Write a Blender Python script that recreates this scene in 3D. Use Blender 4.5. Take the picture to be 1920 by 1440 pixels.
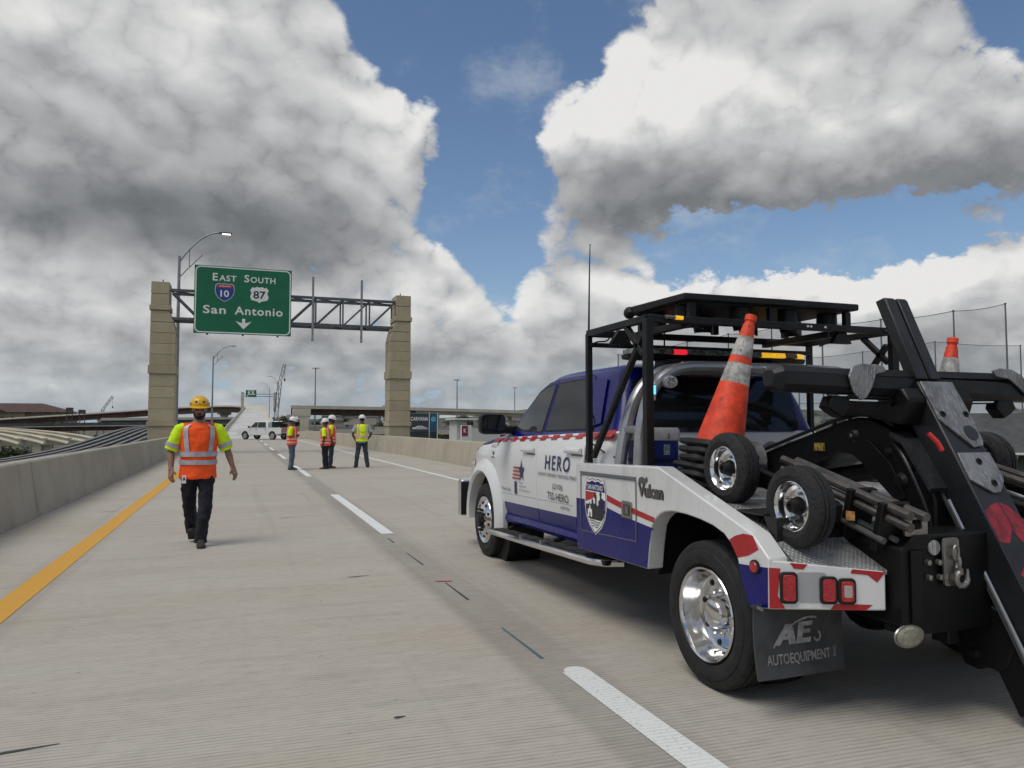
import bpy, bmesh, math, random
from mathutils import Vector as V, Matrix, Euler
R = math.radians
S = bpy.context.scene
COL = S.collection
for o in list(bpy.data.objects):
    bpy.data.objects.remove(o)

# ---------------------------------------------------------------- camera
cd = bpy.data.cameras.new("camera")
cam = bpy.data.objects.new("camera", cd)
COL.objects.link(cam)
cam.location = (0, 0, 1.46)
cam.rotation_euler = (R(90 + 3.137), 0, R(-19.69))
cd.sensor_width = 36
cd.lens = 26.68
cd.clip_start = 0.05
cd.clip_end = 20000
S.camera = cam

# ---------------------------------------------------------------- sky
SUN_AZ, SUN_EL = -112.0, 60.0          # degrees from +Y towards +X, elevation
W = bpy.data.worlds.new("World")
S.world = W
W.use_nodes = True
W.cycles.sampling_method = "MANUAL"
W.cycles.sample_map_resolution = 256


class NT:
    """small helper to write node graphs as expressions"""
    def __init__(s, tree):
        s.t = tree
    def n(s, kind, **kw):
        nd = s.t.nodes.new(kind)
        for k, v in kw.items():
            setattr(nd, k, v)
        return nd
    def put(s, sock, v):
        if isinstance(v, bpy.types.NodeSocket):
            s.t.links.new(v, sock)
        elif v is not None:
            sock.default_value = v
    def m(s, op, a, b=None, c=None, clamp=False):
        nd = s.n("ShaderNodeMath", operation=op, use_clamp=clamp)
        for i, v in enumerate((a, b, c)):
            if v is not None:
                s.put(nd.inputs[i], v)
        return nd.outputs[0]
    def add(s, *a):
        r = a[0]
        for b in a[1:]:
            r = s.m("ADD", r, b)
        return r
    def mul(s, a, b):
        return s.m("MULTIPLY", a, b)
    def sub(s, a, b):
        return s.m("SUBTRACT", a, b)
    def step(s, x, lo, hi, a=0.0, b=1.0):
        nd = s.n("ShaderNodeMapRange", interpolation_type="SMOOTHSTEP")
        for i, v in enumerate((x, lo, hi, a, b)):
            s.put(nd.inputs[i], v)
        return nd.outputs[0]
    def lin(s, x, lo, hi, a=0.0, b=1.0):
        nd = s.n("ShaderNodeMapRange", clamp=True)
        for i, v in enumerate((x, lo, hi, a, b)):
            s.put(nd.inputs[i], v)
        return nd.outputs[0]
    def mix(s, f, a, b):
        nd = s.n("ShaderNodeMix", data_type="RGBA")
        s.put(nd.inputs[0], f)
        for i, v in ((6, a), (7, b)):
            if not isinstance(v, bpy.types.NodeSocket):
                v = (v[0], v[1], v[2], 1)
            s.put(nd.inputs[i], v)
        return nd.outputs[2]
    def vec(s, x, y, z):
        nd = s.n("ShaderNodeCombineXYZ")
        for i, v in enumerate((x, y, z)):
            s.put(nd.inputs[i], v)
        return nd.outputs[0]
    def xyz(s, v):
        nd = s.n("ShaderNodeSeparateXYZ")
        s.put(nd.inputs[0], v)
        return nd.outputs
    def noise(s, v, scale, detail=6, rough=0.55, dist=0.0, lac=2.0):
        nd = s.n("ShaderNodeTexNoise")
        s.put(nd.inputs["Vector"], v)
        nd.inputs["Scale"].default_value = scale
        s.put(nd.inputs["Detail"], detail)
        nd.inputs["Roughness"].default_value = rough
        nd.inputs["Distortion"].default_value = dist
        nd.inputs["Lacunarity"].default_value = lac
        return nd.outputs[0]


def build_sky():
    t = W.node_tree
    t.nodes.clear()
    k = NT(t)
    out = k.n("ShaderNodeOutputWorld")
    bg = k.n("ShaderNodeBackground")
    bg.inputs[1].default_value = 0.10
    t.links.new(bg.outputs[0], out.inputs[0])
    sky = k.n("ShaderNodeTexSky", sky_type="NISHITA")
    sky.sun_disc = False
    sky.sun_elevation = R(SUN_EL)
    sky.sun_rotation = R(SUN_AZ)
    sky.altitude = 300
    sky.air_density = 1.0
    sky.dust_density = 0.6
    sky.ozone_density = 1.6
    tc = k.n("ShaderNodeTexCoord")
    dirv = tc.outputs["Generated"]
    x, y, z = k.xyz(dirv)
    az = k.mul(k.m("ARCTAN2", x, y), 57.2958)
    el = k.mul(k.m("ARCSINE", z), 57.2958)

    # clear gaps in the cloud deck: azimuth, elevation, half widths, weight
    HOLES = [(15.5, 29.0, 8.0, 5.5, 1.10), (22.0, 29.5, 5.0, 4.5, 0.9), (18.4, 21.5, 3.4, 7.5, 1.10), (16.8, 15.8, 3.0, 3.4, 1.05),
             (44.0, 12.7, 12.0, 2.2, 1.10), (34.5, 13.2, 3.6, 1.9, 0.7), (55.5, 25.5, 4.0, 3.6, 1.0), (10.5, 30.5, 4.0, 4.5, 0.8), (19.2, 12.0, 1.4, 2.0, .55),
             (85.0, 28.0, 14.0, 9.0, 0.9), (-60.0, 30.0, 12.0, 8.0, 0.9), (-110, 34, 16, 10, .9), (150, 26, 18, 9, .9), (-165, 40, 12, 8, .8)]
    # billows whose outline carries the clouds' edges
    BUMPS = [(29.5, 22.5, 7.0, 4.0, .62), (41.0, 22.0, 10.0, 6.5, .6), (51.5, 18.6, 5.5, 3.4, .62), (27.5, 16.0, 5.0, 2.6, .35), (13.0, 21.5, 3.2, 2.6, .5), (28.0, 9.6, 5.5, 2.6, .55), (47.0, 8.8, 8.0, 2.2, .55),
             (14.5, 12.2, 3.0, 2.2, .5), (-6.0, 19.0, 14.0, 11.0, .5), (6.5, 25.5, 6.0, 6.0, .45), (52, 10.8, 3.5, 2.0, .5), (39, 9.0, 3.5, 1.6, .35)]
    # thick cloud bases / sunlit tops
    SHADE = [(-6.0, 13.8, 11.0, 2.4, -.38), (-8.0, 17.0, 13.0, 4.5, -.14), (4.5, 13.2, 6.5, 2.6, -.24), (28.5, 16.0, 7.0, 3.0, -.30), (37.0, 16.4, 7.0, 1.8, -.26), (51.0, 15.0, 6.0, 2.8, -.30),
             (-8.0, 25.5, 10.0, 4.0, .16), (29.0, 22.6, 7.5, 3.4, .34), (9.5, 20.5, 4.5, 4.0, .18), (12.5, 13.4, 3.5, 2.6, .16),
             (46.0, 19.5, 7.0, 3.0, .06), (47.0, 9.0, 9.0, 2.2, .26), (29.5, 10.6, 4.0, 2.0, .28), (-4.0, 9.3, 7.0, 2.0, .18), (40.0, 23.0, 7.0, 4.0, .12), (13.5, 9.0, 4.0, 1.8, .2), (-12, 9.0, 5, 1.4, .14), (1.0, 5.6, 14.0, 1.3, -.16), (16, 5.6, 9, 1.2, -.12)]

    g = bpy.data.node_groups.new("cloud_field", "ShaderNodeTree")
    g.interface.new_socket("vector", in_out="INPUT", socket_type="NodeSocketVector")
    g.interface.new_socket("az", in_out="INPUT", socket_type="NodeSocketFloat")
    g.interface.new_socket("el", in_out="INPUT", socket_type="NodeSocketFloat")
    g.interface.new_socket("detail", in_out="INPUT", socket_type="NodeSocketFloat")
    g.interface.new_socket("field", in_out="OUTPUT", socket_type="NodeSocketFloat")
    g.interface.new_socket("billow", in_out="OUTPUT", socket_type="NodeSocketFloat")
    q = NT(g)
    gi = q.n("NodeGroupInput")
    go = q.n("NodeGroupOutput")
    gx, gy, gz = q.xyz(gi.outputs[0])
    low = q.step(gi.outputs[2], 3.0, 13.0)
    va = q.vec(gx, gy, q.mul(gz, 1.5))
    vb = q.vec(gx, gy, q.mul(gz, 2.1))
    na = q.noise(va, 5.0, q.add(gi.outputs[3], 1.0), 0.56)
    nb = q.noise(va, 15.0, gi.outputs[3], 0.66)
    nc = q.noise(vb, 15.0, gi.outputs[3], 0.58)
    wx = q.add(gi.outputs[1], q.mul(q.sub(na, 0.5), 9.0))
    wy = q.add(gi.outputs[2], q.mul(q.sub(nb, 0.5), 5.0))

    def blobs(lst):
        tot = None
        for a, e, ra, re, w in lst:
            d = q.add(q.m("POWER", q.m("DIVIDE", q.sub(wx, a), ra), 2.0), q.m("POWER", q.m("DIVIDE", q.sub(wy, e), re), 2.0))
            b = q.mul(q.m("EXPONENT", q.mul(d, -0.9)), w)
            tot = b if tot is None else q.add(tot, b)
        return tot
    # cauliflower billows: inverted ridged noise
    rn = q.n("ShaderNodeTexNoise", noise_type="RIDGED_MULTIFRACTAL")
    q.put(rn.inputs["Vector"], q.vec(gx, gy, q.mul(gz, 1.25)))
    rn.inputs["Scale"].default_value = 13.0
    q.put(rn.inputs["Detail"], q.sub(gi.outputs[3], 1.0))
    rn.inputs["Roughness"].default_value = 0.60
    rn.inputs["Offset"].default_value = 0.9
    rn.inputs["Gain"].default_value = 1.6
    bil = q.sub(0.55, rn.outputs[0])
    hi = q.add(0.38, q.mul(q.sub(na, 0.5), 1.15), q.mul(q.sub(nb, 0.5), 0.50), q.mul(bil, BIL))
    lo = q.add(0.50, q.mul(q.sub(nc, 0.5), 1.9), q.mul(bil, BIL * .9))
    base = q.add(q.mul(hi, low), q.mul(lo, q.sub(1.0, low)))
    f = q.add(base, blobs(BUMPS), q.mul(blobs(HOLES), -1.25))
    g.links.new(f, go.inputs[0])
    g.links.new(bil, go.inputs[1])

    def field(dv, az_, el_, det):
        nd = k.n("ShaderNodeGroup")
        nd.node_tree = g
        for i, v in enumerate((dv, az_, el_, det)):
            k.put(nd.inputs[i], v)
        return nd.outputs
    f0, puff = field(dirv, az, el, 6.0)
    # the same field a little higher up and towards the sun: thinner there = lit, thicker = in shade
    d1 = k.n("ShaderNodeVectorMath", operation="ADD")
    k.put(d1.inputs[0], dirv)
    d1.inputs[1].default_value = (-0.012, -0.004, 0.030)
    f1 = field(d1.outputs[0], k.add(az, -0.7), k.add(el, 1.75), 1.5)[0]
    dens = k.step(f0, 0.0, 0.30)
    sh = None
    for a, e, ra, re, w in SHADE:
        d = k.add(k.m("POWER", k.m("DIVIDE", k.sub(az, a), ra), 2.0), k.m("POWER", k.m("DIVIDE", k.sub(el, e), re), 2.0))
        b = k.mul(k.m("EXPONENT", k.mul(d, -0.8)), w)
        sh = b if sh is None else k.add(sh, b)
    grad = k.m("MAXIMUM", k.m("MINIMUM", k.mul(k.sub(f0, f1), 0.85), 0.38), -0.40)
    thick = k.step(f0, 0.35, 1.15)
    fine = k.noise(k.vec(x, y, k.mul(z, 1.7)), 6.5, 8, 0.64)
    s = k.add(0.70, k.mul(grad, .66), k.mul(thick, -0.08), k.mul(sh, 1.2), k.mul(k.sub(fine, 0.5), 0.44), k.mul(puff, 0.06))
    s = k.lin(s, -0.40, 1.0)
    cr = k.n("ShaderNodeValToRGB")
    k.put(cr.inputs[0], s)
    cs = [(0.0, (.85, .92, 1.0)), (.29, (1.45, 1.53, 1.62)), (0.50, (2.35, 2.43, 2.53)), (0.68, (3.5, 3.56, 3.63)), (0.86, (4.9, 4.93, 4.95)), (1.0, (6.5, 6.45, 6.35))]
    e = cr.color_ramp.elements
    while len(e) > 1:
        e.remove(e[-1])
    e[0].position, e[0].color = cs[0][0], (*cs[0][1], 1)
    for p_, c_ in cs[1:]:
        n_ = e.new(p_)
        n_.color = (*c_, 1)
    hz = k.step(el, 0.5, 7.0, 0.55, 0.0)
    ccol = k.mix(hz, cr.outputs[0], (2.55, 3.1, 3.5))
    hsv = k.n("ShaderNodeHueSaturation")
    k.put(hsv.inputs["Color"], sky.outputs[0])
    hsv.inputs["Saturation"].default_value = 1.04
    hsv.inputs["Value"].default_value = SKYV
    wisp = k.mul(k.step(fine, 0.50, 0.76), k.step(el, 6.0, 14.0, 0.0, 0.42))
    clear = k.mix(wisp, hsv.outputs[0], (4.6, 4.9, 5.2))
    clear = k.mix(k.step(el, 2.0, 10.0, 1.0, 0.0), clear, (2.9, 3.7, 4.4))
    col = k.mix(dens, clear, ccol)
    col = k.mix(k.step(el, -1.5, -0.2, 1.0, 0.0), col, (1.6, 1.6, 1.5))
    k.put(bg.inputs[0], col)


BIL = 0.26
SKYV = 0.84
build_sky()

# ---------------------------------------------------------------- sun (soft, through cloud)
sl = bpy.data.lights.new("sun", "SUN")
sl.energy = 1.5
sl.angle = R(34)
sl.color = (1.0, 0.935, 0.83)
sun = bpy.data.objects.new("sun", sl)
COL.objects.link(sun)
sd = V((math.sin(R(SUN_AZ)) * math.cos(R(SUN_EL)), math.cos(R(SUN_AZ)) * math.cos(R(SUN_EL)), math.sin(R(SUN_EL))))
sun.rotation_euler = sd.to_track_quat("Z", "Y").to_euler()
sun.location = sd * 60

vs = S.view_settings
vs.view_transform = "Standard"
vs.look = "None"
vs.exposure = 0.30
vs.gamma = 1.0
vs.use_curve_mapping = False
S.render.film_transparent = False
S.cycles.max_bounces = 6
S.cycles.diffuse_bounces = 3
S.cycles.glossy_bounces = 3
S.cycles.transmission_bounces = 5
S.cycles.transparent_max_bounces = 10
S.cycles.use_denoising = True
S.cycles.use_adaptive_sampling = True
S.cycles.adaptive_threshold = 0.02
S.cycles.adaptive_min_samples = 12
S.cycles.caustics_reflective = False
S.cycles.caustics_refractive = False

# ================================================================ helpers
def srgb(r, g, b):
    f = lambda c: ((c / 255 + 0.055) / 1.055) ** 2.4 if c / 255 > 0.04045 else c / 255 / 12.92
    return (f(r), f(g), f(b))


MATS = {}


def mat(name, col, rough=0.6, metal=0.0, var=0.0, vs_=3.0, col2=None, bump=0.0, bs=40.0, coat=0.0, spec=0.5, emit=None, es=0.0, alpha=1.0, trans=0.0, scratch=None):
    """procedural material: a base colour broken up by two octaves of noise, fine relief as bump"""
    if name in MATS:
        return MATS[name]
    m_ = bpy.data.materials.new(name)
    m_.use_nodes = True
    MATS[name] = m_
    t = m_.node_tree
    k = NT(t)
    b = t.nodes["Principled BSDF"]
    b.inputs["Base Color"].default_value = (*col, 1)
    b.inputs["Roughness"].default_value = rough
    b.inputs["Metallic"].default_value = metal
    b.inputs["Specular IOR Level"].default_value = spec
    b.inputs["Coat Weight"].default_value = coat
    b.inputs["Coat Roughness"].default_value = 0.06
    if trans:
        b.inputs["Transmission Weight"].default_value = trans
    if alpha < 1:
        b.inputs["Alpha"].default_value = alpha
    if emit:
        b.inputs["Emission Color"].default_value = (*emit, 1)
        b.inputs["Emission Strength"].default_value = es
    if var or bump or scratch:
        tc = k.n("ShaderNodeTexCoord").outputs["Object"]
    if var:
        n1 = k.noise(tc, vs_, 8, 0.65)
        c2 = col2 or tuple(c * (1 - var) for c in col)
        f = k.step(n1, 0.36, 0.64)
        c = k.mix(f, col, c2)
        if scratch:
            sc, scol, lo, hi = scratch
            v = k.n("ShaderNodeMapping")
            k.put(v.inputs[0], tc)
            v.inputs["Scale"].default_value = sc
            n2 = k.noise(v.outputs[0], 1.0, 6, 0.7)
            c = k.mix(k.step(n2, lo, hi), c, scol)
        k.put(b.inputs["Base Color"], c)
        rv = k.lin(n1, 0.3, 0.7, max(0.02, rough - 0.1), min(1, rough + 0.1))
        k.put(b.inputs["Roughness"], rv)
    if bump:
        bn = k.n("ShaderNodeBump")
        bn.inputs["Strength"].default_value = bump
        bn.inputs["Distance"].default_value = 0.01
        k.put(bn.inputs["Height"], k.noise(tc, bs, 4, 0.6))
        k.put(b.inputs["Normal"], bn.outputs[0])
    return m_


class MB:
    """collects faces; build() links them as one mesh object"""
    def __init__(s):
        s.v, s.f = [], []
    def addv(s, pts):
        i = len(s.v)
        s.v += [tuple(p) for p in pts]
        return i
    def raw(s, pts, faces):
        i = s.addv(pts)
        s.f += [tuple(j + i for j in f) for f in faces]
        return s
    def box(s, a, b):
        (x0, y0, z0), (x1, y1, z1) = a, b
        return s.raw([(x0, y0, z0), (x1, y0, z0), (x1, y1, z0), (x0, y1, z0), (x0, y0, z1), (x1, y0, z1), (x1, y1, z1), (x0, y1, z1)],
                     [(3, 2, 1, 0), (4, 5, 6, 7), (0, 1, 5, 4), (1, 2, 6, 5), (2, 3, 7, 6), (3, 0, 4, 7)])
    def obox(s, c, ux, uy, uz, hx, hy, hz):
        c, ux, uy, uz = V(c), V(ux).normalized() * hx, V(uy).normalized() * hy, V(uz).normalized() * hz
        pts = [c + ux * i + uy * j + uz * l for l in (-1, 1) for i, j in ((-1, -1), (1, -1), (1, 1), (-1, 1))]
        return s.raw(pts, [(3, 2, 1, 0), (4, 5, 6, 7), (0, 1, 5, 4), (1, 2, 6, 5), (2, 3, 7, 6), (3, 0, 4, 7)])
    def bar(s, p, q, w, h, up=(0, 0, 1)):
        p, q = V(p), V(q)
        d = (q - p)
        u = V(up)
        if abs(d.normalized().dot(u)) > 0.98:
            u = V((0, 1, 0))
        side = d.cross(u).normalized()
        u = side.cross(d).normalized()
        return s.obox((p + q) / 2, side, d, u, w / 2, d.length / 2, h / 2)
    def tube(s, path, r, n=10, cap=True):
        path = [V(p) for p in path]
        rs = r if isinstance(r, (list, tuple)) else [r] * len(path)
        rings = []
        ref = None
        for i, p in enumerate(path):
            d = (path[min(i + 1, len(path) - 1)] - path[max(i - 1, 0)]).normalized()
            if ref is None:
                ref = V((0, 0, 1)) if abs(d.z) < 0.9 else V((1, 0, 0))
            a = (ref - d * ref.dot(d)).normalized()
            ref = a
            b = d.cross(a)
            rings.append([p + (a * math.cos(2 * math.pi * j / n) + b * math.sin(2 * math.pi * j / n)) * rs[i] for j in range(n)])
        return s.loft(rings, cap)
    def loft(s, rings, cap=True, closed=True):
        n = len(rings[0])
        i0 = s.addv([p for r_ in rings for p in r_])
        for i in range(len(rings) - 1):
            for j in range(n if closed else n - 1):
                a, b = i0 + i * n + j, i0 + i * n + (j + 1) % n
                s.f.append((a, b, b + n, a + n))
        if cap and closed:
            s.f.append(tuple(i0 + j for j in reversed(range(n))))
            s.f.append(tuple(i0 + (len(rings) - 1) * n + j for j in range(n)))
        return s
    def lathe(s, prof, c=(0, 0, 0), axis="x", n=32, closed=False):
        c = V(c)
        rings = []
        for a, r in prof:
            ring = []
            for j in range(n):
                t = 2 * math.pi * j / n
                u, w = r * math.cos(t), r * math.sin(t)
                ring.append(c + (V((a, u, w)) if axis == "x" else V((w, a, u)) if axis == "y" else V((u, w, a))))
            rings.append(ring)
        if closed:
            rings.append(rings[0])
        return s.loft(rings, cap=not closed)
    def prism(s, poly, lo, hi, ax=0):
        """polygon in the two other axes, extruded along ax"""
        def P(a, p):
            l = list(p)
            l.insert(ax, a)
            return tuple(l)
        n = len(poly)
        i = s.addv([P(lo, p) for p in poly] + [P(hi, p) for p in poly])
        s.f.append(tuple(i + j for j in range(n)))
        s.f.append(tuple(i + n + j for j in reversed(range(n))))
        for j in range(n):
            s.f.append((i + (j + 1) % n, i + j, i + n + j, i + n + (j + 1) % n))
        return s
    def ball(s, c, rx, ry, rz, n=12, m=8):
        rings = []
        for i in range(m + 1):
            t = math.pi * i / m
            r = max(math.sin(t), 1e-3)
            rings.append([(c[0] + rx * r * math.cos(2 * math.pi * j / n), c[1] + ry * r * math.sin(2 * math.pi * j / n), c[2] + rz * math.cos(t)) for j in range(n)])
        return s.loft(rings)
    def mirror(s, xc):
        return MB_from([(2 * xc - x, y, z) for x, y, z in s.v], [tuple(reversed(f)) for f in s.f])
    def xf(s, M):
        s.v = [tuple(M @ V(p)) for p in s.v]
        return s
    def mesh(s, name, smooth=30):
        me = bpy.data.meshes.new(name)
        me.from_pydata(s.v, [], s.f)
        bm = bmesh.new()
        bm.from_mesh(me)
        bmesh.ops.recalc_face_normals(bm, faces=bm.faces)
        bm.to_mesh(me)
        bm.free()
        if smooth:
            for p in me.polygons:
                p.use_smooth = True
            me.set_sharp_from_angle(angle=R(smooth))
        return me
    def build(s, name, m_, parent=None, smooth=30, bevel=0.0, seg=2):
        return link(name, s.mesh(name, smooth), m_, parent, bevel, seg)


def MB_from(v, f):
    b = MB()
    b.v, b.f = v, f
    return b


def link(name, me, m_, parent=None, bevel=0.0, seg=2):
    o = bpy.data.objects.new(name, me)
    COL.objects.link(o)
    for q in (m_ if isinstance(m_, (list, tuple)) else [m_]):
        if len(me.materials) < 8 and q is not None:
            me.materials.append(q)
    if parent is not None:
        o.parent = parent
        if parent.parent is None:
            o.matrix_parent_inverse = parent.matrix_basis.inverted()
    if bevel:
        md = o.modifiers.new("bevel", "BEVEL")
        md.width = bevel
        md.segments = seg
        md.limit_method = "ANGLE"
        md.angle_limit = R(35)
        md.harden_normals = False
    return o


def tag(o, label=None, cat=None, group=None, kind=None):
    if label:
        o["label"] = label
    if cat:
        o["category"] = cat
    if group:
        o["group"] = group
    if kind:
        o["kind"] = kind
    return o


def thing(name, loc, label, cat, group=None):
    o = bpy.data.objects.new(name, None)
    COL.objects.link(o)
    o.location = loc
    o.empty_display_size = 0.2
    return tag(o, label, cat, group)


def copy_tree(o, parent=None):
    c = o.copy()
    COL.objects.link(c)
    c.parent = parent
    for ch in list(o.children):
        copy_tree(ch, c)
    return c


_fc = {}


def text_mesh(txt, size=1.0, bold=0.0, align="CENTER", spacing=1.0, xs=1.0, shear=0.0, ext=0.0):
    """letters as flat polygons: list of 2-D points and faces, centred on the line"""
    cu = bpy.data.curves.new("lettering", "FONT")
    cu.body = txt
    cu.size = size
    cu.align_x = align
    cu.align_y = "CENTER"
    cu.offset = bold
    cu.space_character = spacing
    cu.shear = shear
    cu.resolution_u = 3
    cu.extrude = ext
    o = bpy.data.objects.new("lettering", cu)
    COL.objects.link(o)
    dg = bpy.context.evaluated_depsgraph_get()
    me = bpy.data.meshes.new_from_object(o.evaluated_get(dg))
    pts = [(v.co.x * xs, v.co.y) for v in me.vertices]
    fs = [tuple(p.vertices) for p in me.polygons]
    bpy.data.objects.remove(o)
    bpy.data.meshes.remove(me)
    bpy.data.curves.remove(cu)
    return pts, fs


def fit_text(txt, w, h, bold=0.0, spacing=1.0, shear=0.0):
    """letters scaled to fill a w x h box round the origin"""
    p, f = text_mesh(txt, 1.0, bold, "LEFT", spacing, 1.0, shear)
    xs = [a for a, b in p]
    ys = [b for a, b in p]
    sx, sy = w / (max(xs) - min(xs)), h / (max(ys) - min(ys))
    cx, cy = (max(xs) + min(xs)) / 2, (max(ys) + min(ys)) / 2
    return [((a - cx) * sx, (b - cy) * sy) for a, b in p], f


def decal(name, pf, fn, m_, parent, label=None):
    """flat print: 2-D shapes laid on a surface through fn(x, y) -> point"""
    p, f = pf
    b = MB()
    b.raw([fn(*q) for q in p], f)
    me = bpy.data.meshes.new(name)
    me.from_pydata(b.v, [], b.f)
    o = link(name, me, m_, parent)
    if label:
        o["label"] = label
    return o


def poly_slices(poly, zs, ys=()):
    """cut a 2-D polygon along constant second (and first) coordinates"""
    bm = bmesh.new()
    bm.faces.new([bm.verts.new((a, b, 0)) for a, b in poly])
    for axis, cuts in (((0, 1, 0), zs), ((1, 0, 0), ys)):
        for c in cuts:
            bmesh.ops.bisect_plane(bm, geom=bm.verts[:] + bm.edges[:] + bm.faces[:], plane_co=(c * axis[0], c * axis[1], 0), plane_no=axis, dist=1e-5)
    bm.verts.index_update()
    p = [(v.co.x, v.co.y) for v in bm.verts]
    f = [tuple(v.index for v in fc.verts) for fc in bm.faces]
    bm.free()
    return p, f


def shell(poly, surf, off, th, zs, ys=()):
    """panel on a curved side: outer skin at surf(y, z) - off, thickness th inward"""
    p, f = poly_slices(poly, zs, ys)
    n = len(p)
    out = [(surf(a, b) - off, a, b) for a, b in p]
    inn = [(surf(a, b) - off + th, a, b) for a, b in p]
    edges = {}
    for fc in f:
        for i in range(len(fc)):
            e = (fc[i], fc[(i + 1) % len(fc)])
            edges[e] = edges.get(e, 0) + 1
    b = MB()
    b.v = out + inn
    b.f = list(f) + [tuple(reversed([i + n for i in fc])) for fc in f]
    for (i, j) in edges:
        if (j, i) not in edges:
            b.f.append((j, i, i + n, j + n))
    return b


def arc(c, r, a0, a1, n):
    return [(c[0] + r * math.cos(R(a0 + (a1 - a0) * i / n)), c[1] + r * math.sin(R(a0 + (a1 - a0) * i / n))) for i in range(n + 1)]


def rrect(x0, y0, x1, y1, r, n=3):
    return (arc((x1 - r, y1 - r), r, 0, 90, n) + arc((x0 + r, y1 - r), r, 90, 180, n) + arc((x0 + r, y0 + r), r, 180, 270, n) + arc((x1 - r, y0 + r), r, 270, 360, n))

# ================================================================ materials of the place
CONC = mat("barrier_concrete", (0.42, 0.385, 0.305), 0.9, var=0.12, vs_=0.9, bump=0.25, bs=25, scratch=((1.6, 1.6, .12), (.30, .275, .22), .50, .78))
CONC_G = mat("grey_concrete", (0.375, 0.345, 0.285), 0.9, var=0.14, vs_=0.7, bump=0.25, bs=25, scratch=((1.6, 1.6, .12), (.23, .215, .185), .50, .78))
CREAM = mat("cream_sunlit_concrete", (0.62, 0.57, 0.45), 0.85, var=0.1, vs_=0.3)  # cream concrete; on the far parapet and bent its tone holds painted sunlight
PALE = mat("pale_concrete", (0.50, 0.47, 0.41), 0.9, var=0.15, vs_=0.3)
COLM = mat("painted_column", (0.43, 0.375, 0.255), 0.85, var=0.08, vs_=1.2, bump=0.3, bs=18)
STEEL_B = mat("weathered_steel", (0.085, 0.045, 0.036), 0.75, var=0.35, vs_=0.4)
STEEL_D = mat("dark_girder", (0.075, 0.08, 0.085), 0.6, var=0.3, vs_=0.5)
GALV = mat("galvanised_steel", (0.30, 0.32, 0.34), 0.45, 0.6, var=0.2, vs_=4)
GALV_D = mat("aged_galvanised", (0.13, 0.145, 0.16), 0.5, 0.5, var=0.25, vs_=4)
WHITE_P = mat("road_paint_white", (0.66, 0.68, 0.67), 0.7, var=0.18, vs_=9, bump=0.4, bs=70)
BLUEMK = mat("chalk_blue", (0.06, 0.13, 0.17), 0.9)
BLKMK = mat("chalk_black", (0.05, 0.055, 0.06), 0.9)
PINKMK = mat("marker_pink", (0.55, 0.16, 0.19), 0.9, var=0.5, vs_=40, col2=(0.30, 0.22, 0.2))


def road_material():
    m_ = bpy.data.materials.new("tined_concrete")
    m_.use_nodes = True
    k = NT(m_.node_tree)
    b = m_.node_tree.nodes["Principled BSDF"]
    tc = k.n("ShaderNodeTexCoord").outputs["Object"]
    x, y, z = k.xyz(tc)
    big = k.noise(k.vec(k.mul(x, 0.35), k.mul(y, 1.0), 0.0), 0.55, 7, 0.6)
    med = k.noise(k.vec(k.mul(x, 0.5), k.mul(y, 2.6), 0.0), 1.3, 6, 0.62)
    fine = k.noise(tc, 60, 4, 0.7)
    mott = k.noise(tc, 9, 5, 0.6)
    c = k.mix(k.step(big, 0.35, 0.66), (0.435, 0.415, 0.375), (0.405, 0.368, 0.320))
    c = k.mix(k.mul(k.step(med, 0.50, 0.72), 0.32), c, (0.27, 0.265, 0.245))
    c = k.mix(k.mul(k.step(mott, 0.45, 0.75), 0.22), c, (0.25, 0.235, 0.21))
    c = k.mix(k.mul(k.step(fine, 0.55, 0.8), 0.35), c, (0.44, 0.42, 0.385))
    spot = k.noise(tc, 13.0, 2, 0.5)
    c = k.mix(k.mul(k.step(spot, 0.70, 0.78), 0.45), c, (0.17, 0.16, 0.145))
    # scuffed grey band where the striping layout runs
    dx = k.m("ABSOLUTE", k.sub(x, 1.82))
    band = k.mul(k.step(k.add(dx, k.mul(k.sub(med, 0.5), 0.16)), 0.13, 0.30, 1.0, 0.0), k.step(big, 0.25, 0.6, 0.25, 0.55))
    c = k.mix(band, c, (0.21, 0.20, 0.185))
    # tyre scuffs along the lanes
    tr = k.noise(k.vec(k.mul(x, 2.2), k.mul(y, 0.05), 3.0), 1.0, 4, 0.6)
    c = k.mix(k.mul(k.step(tr, 0.54, 0.74), 0.42), c, (0.22, 0.21, 0.19))
    # transverse tining: grooves across the road, uneven
    wob = k.noise(k.vec(k.mul(x, 0.6), k.mul(y, 0.6), 0.0), 1.5, 3, 0.5)
    ph = k.add(k.mul(y, 180.0), k.mul(wob, 10.0), k.mul(x, 6.0))
    gr = k.m("SINE", ph)
    amp = k.step(k.noise(k.vec(k.mul(x, 1.5), k.mul(y, 7.0), 0.0), 2.0, 4, 0.7), 0.30, 0.65)
    groove = k.mul(k.step(gr, 0.35, 0.95), amp)
    c = k.mix(k.mul(groove, 0.45), c, (0.165, 0.152, 0.132))
    ridge = k.mul(k.step(gr, -0.98, -0.55, 1.0, 0.0), k.step(k.noise(k.vec(k.mul(x, 2.2), k.mul(y, 11.0), 5.0), 2.0, 4, 0.7), 0.42, 0.68))
    c = k.mix(k.mul(ridge, 0.45), c, (0.58, 0.55, 0.49))
    k.put(b.inputs["Base Color"], c)
    b.inputs["Roughness"].default_value = 0.93
    b.inputs["Specular IOR Level"].default_value = 0.25
    bn = k.n("ShaderNodeBump")
    bn.inputs["Strength"].default_value = 0.35
    bn.inputs["Distance"].default_value = 0.006
    k.put(bn.inputs["Height"], k.add(k.mul(groove, -1.0), k.mul(fine, 0.6)))
    k.put(b.inputs["Normal"], bn.outputs[0])
    return m_


ROADM = road_material()

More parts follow.
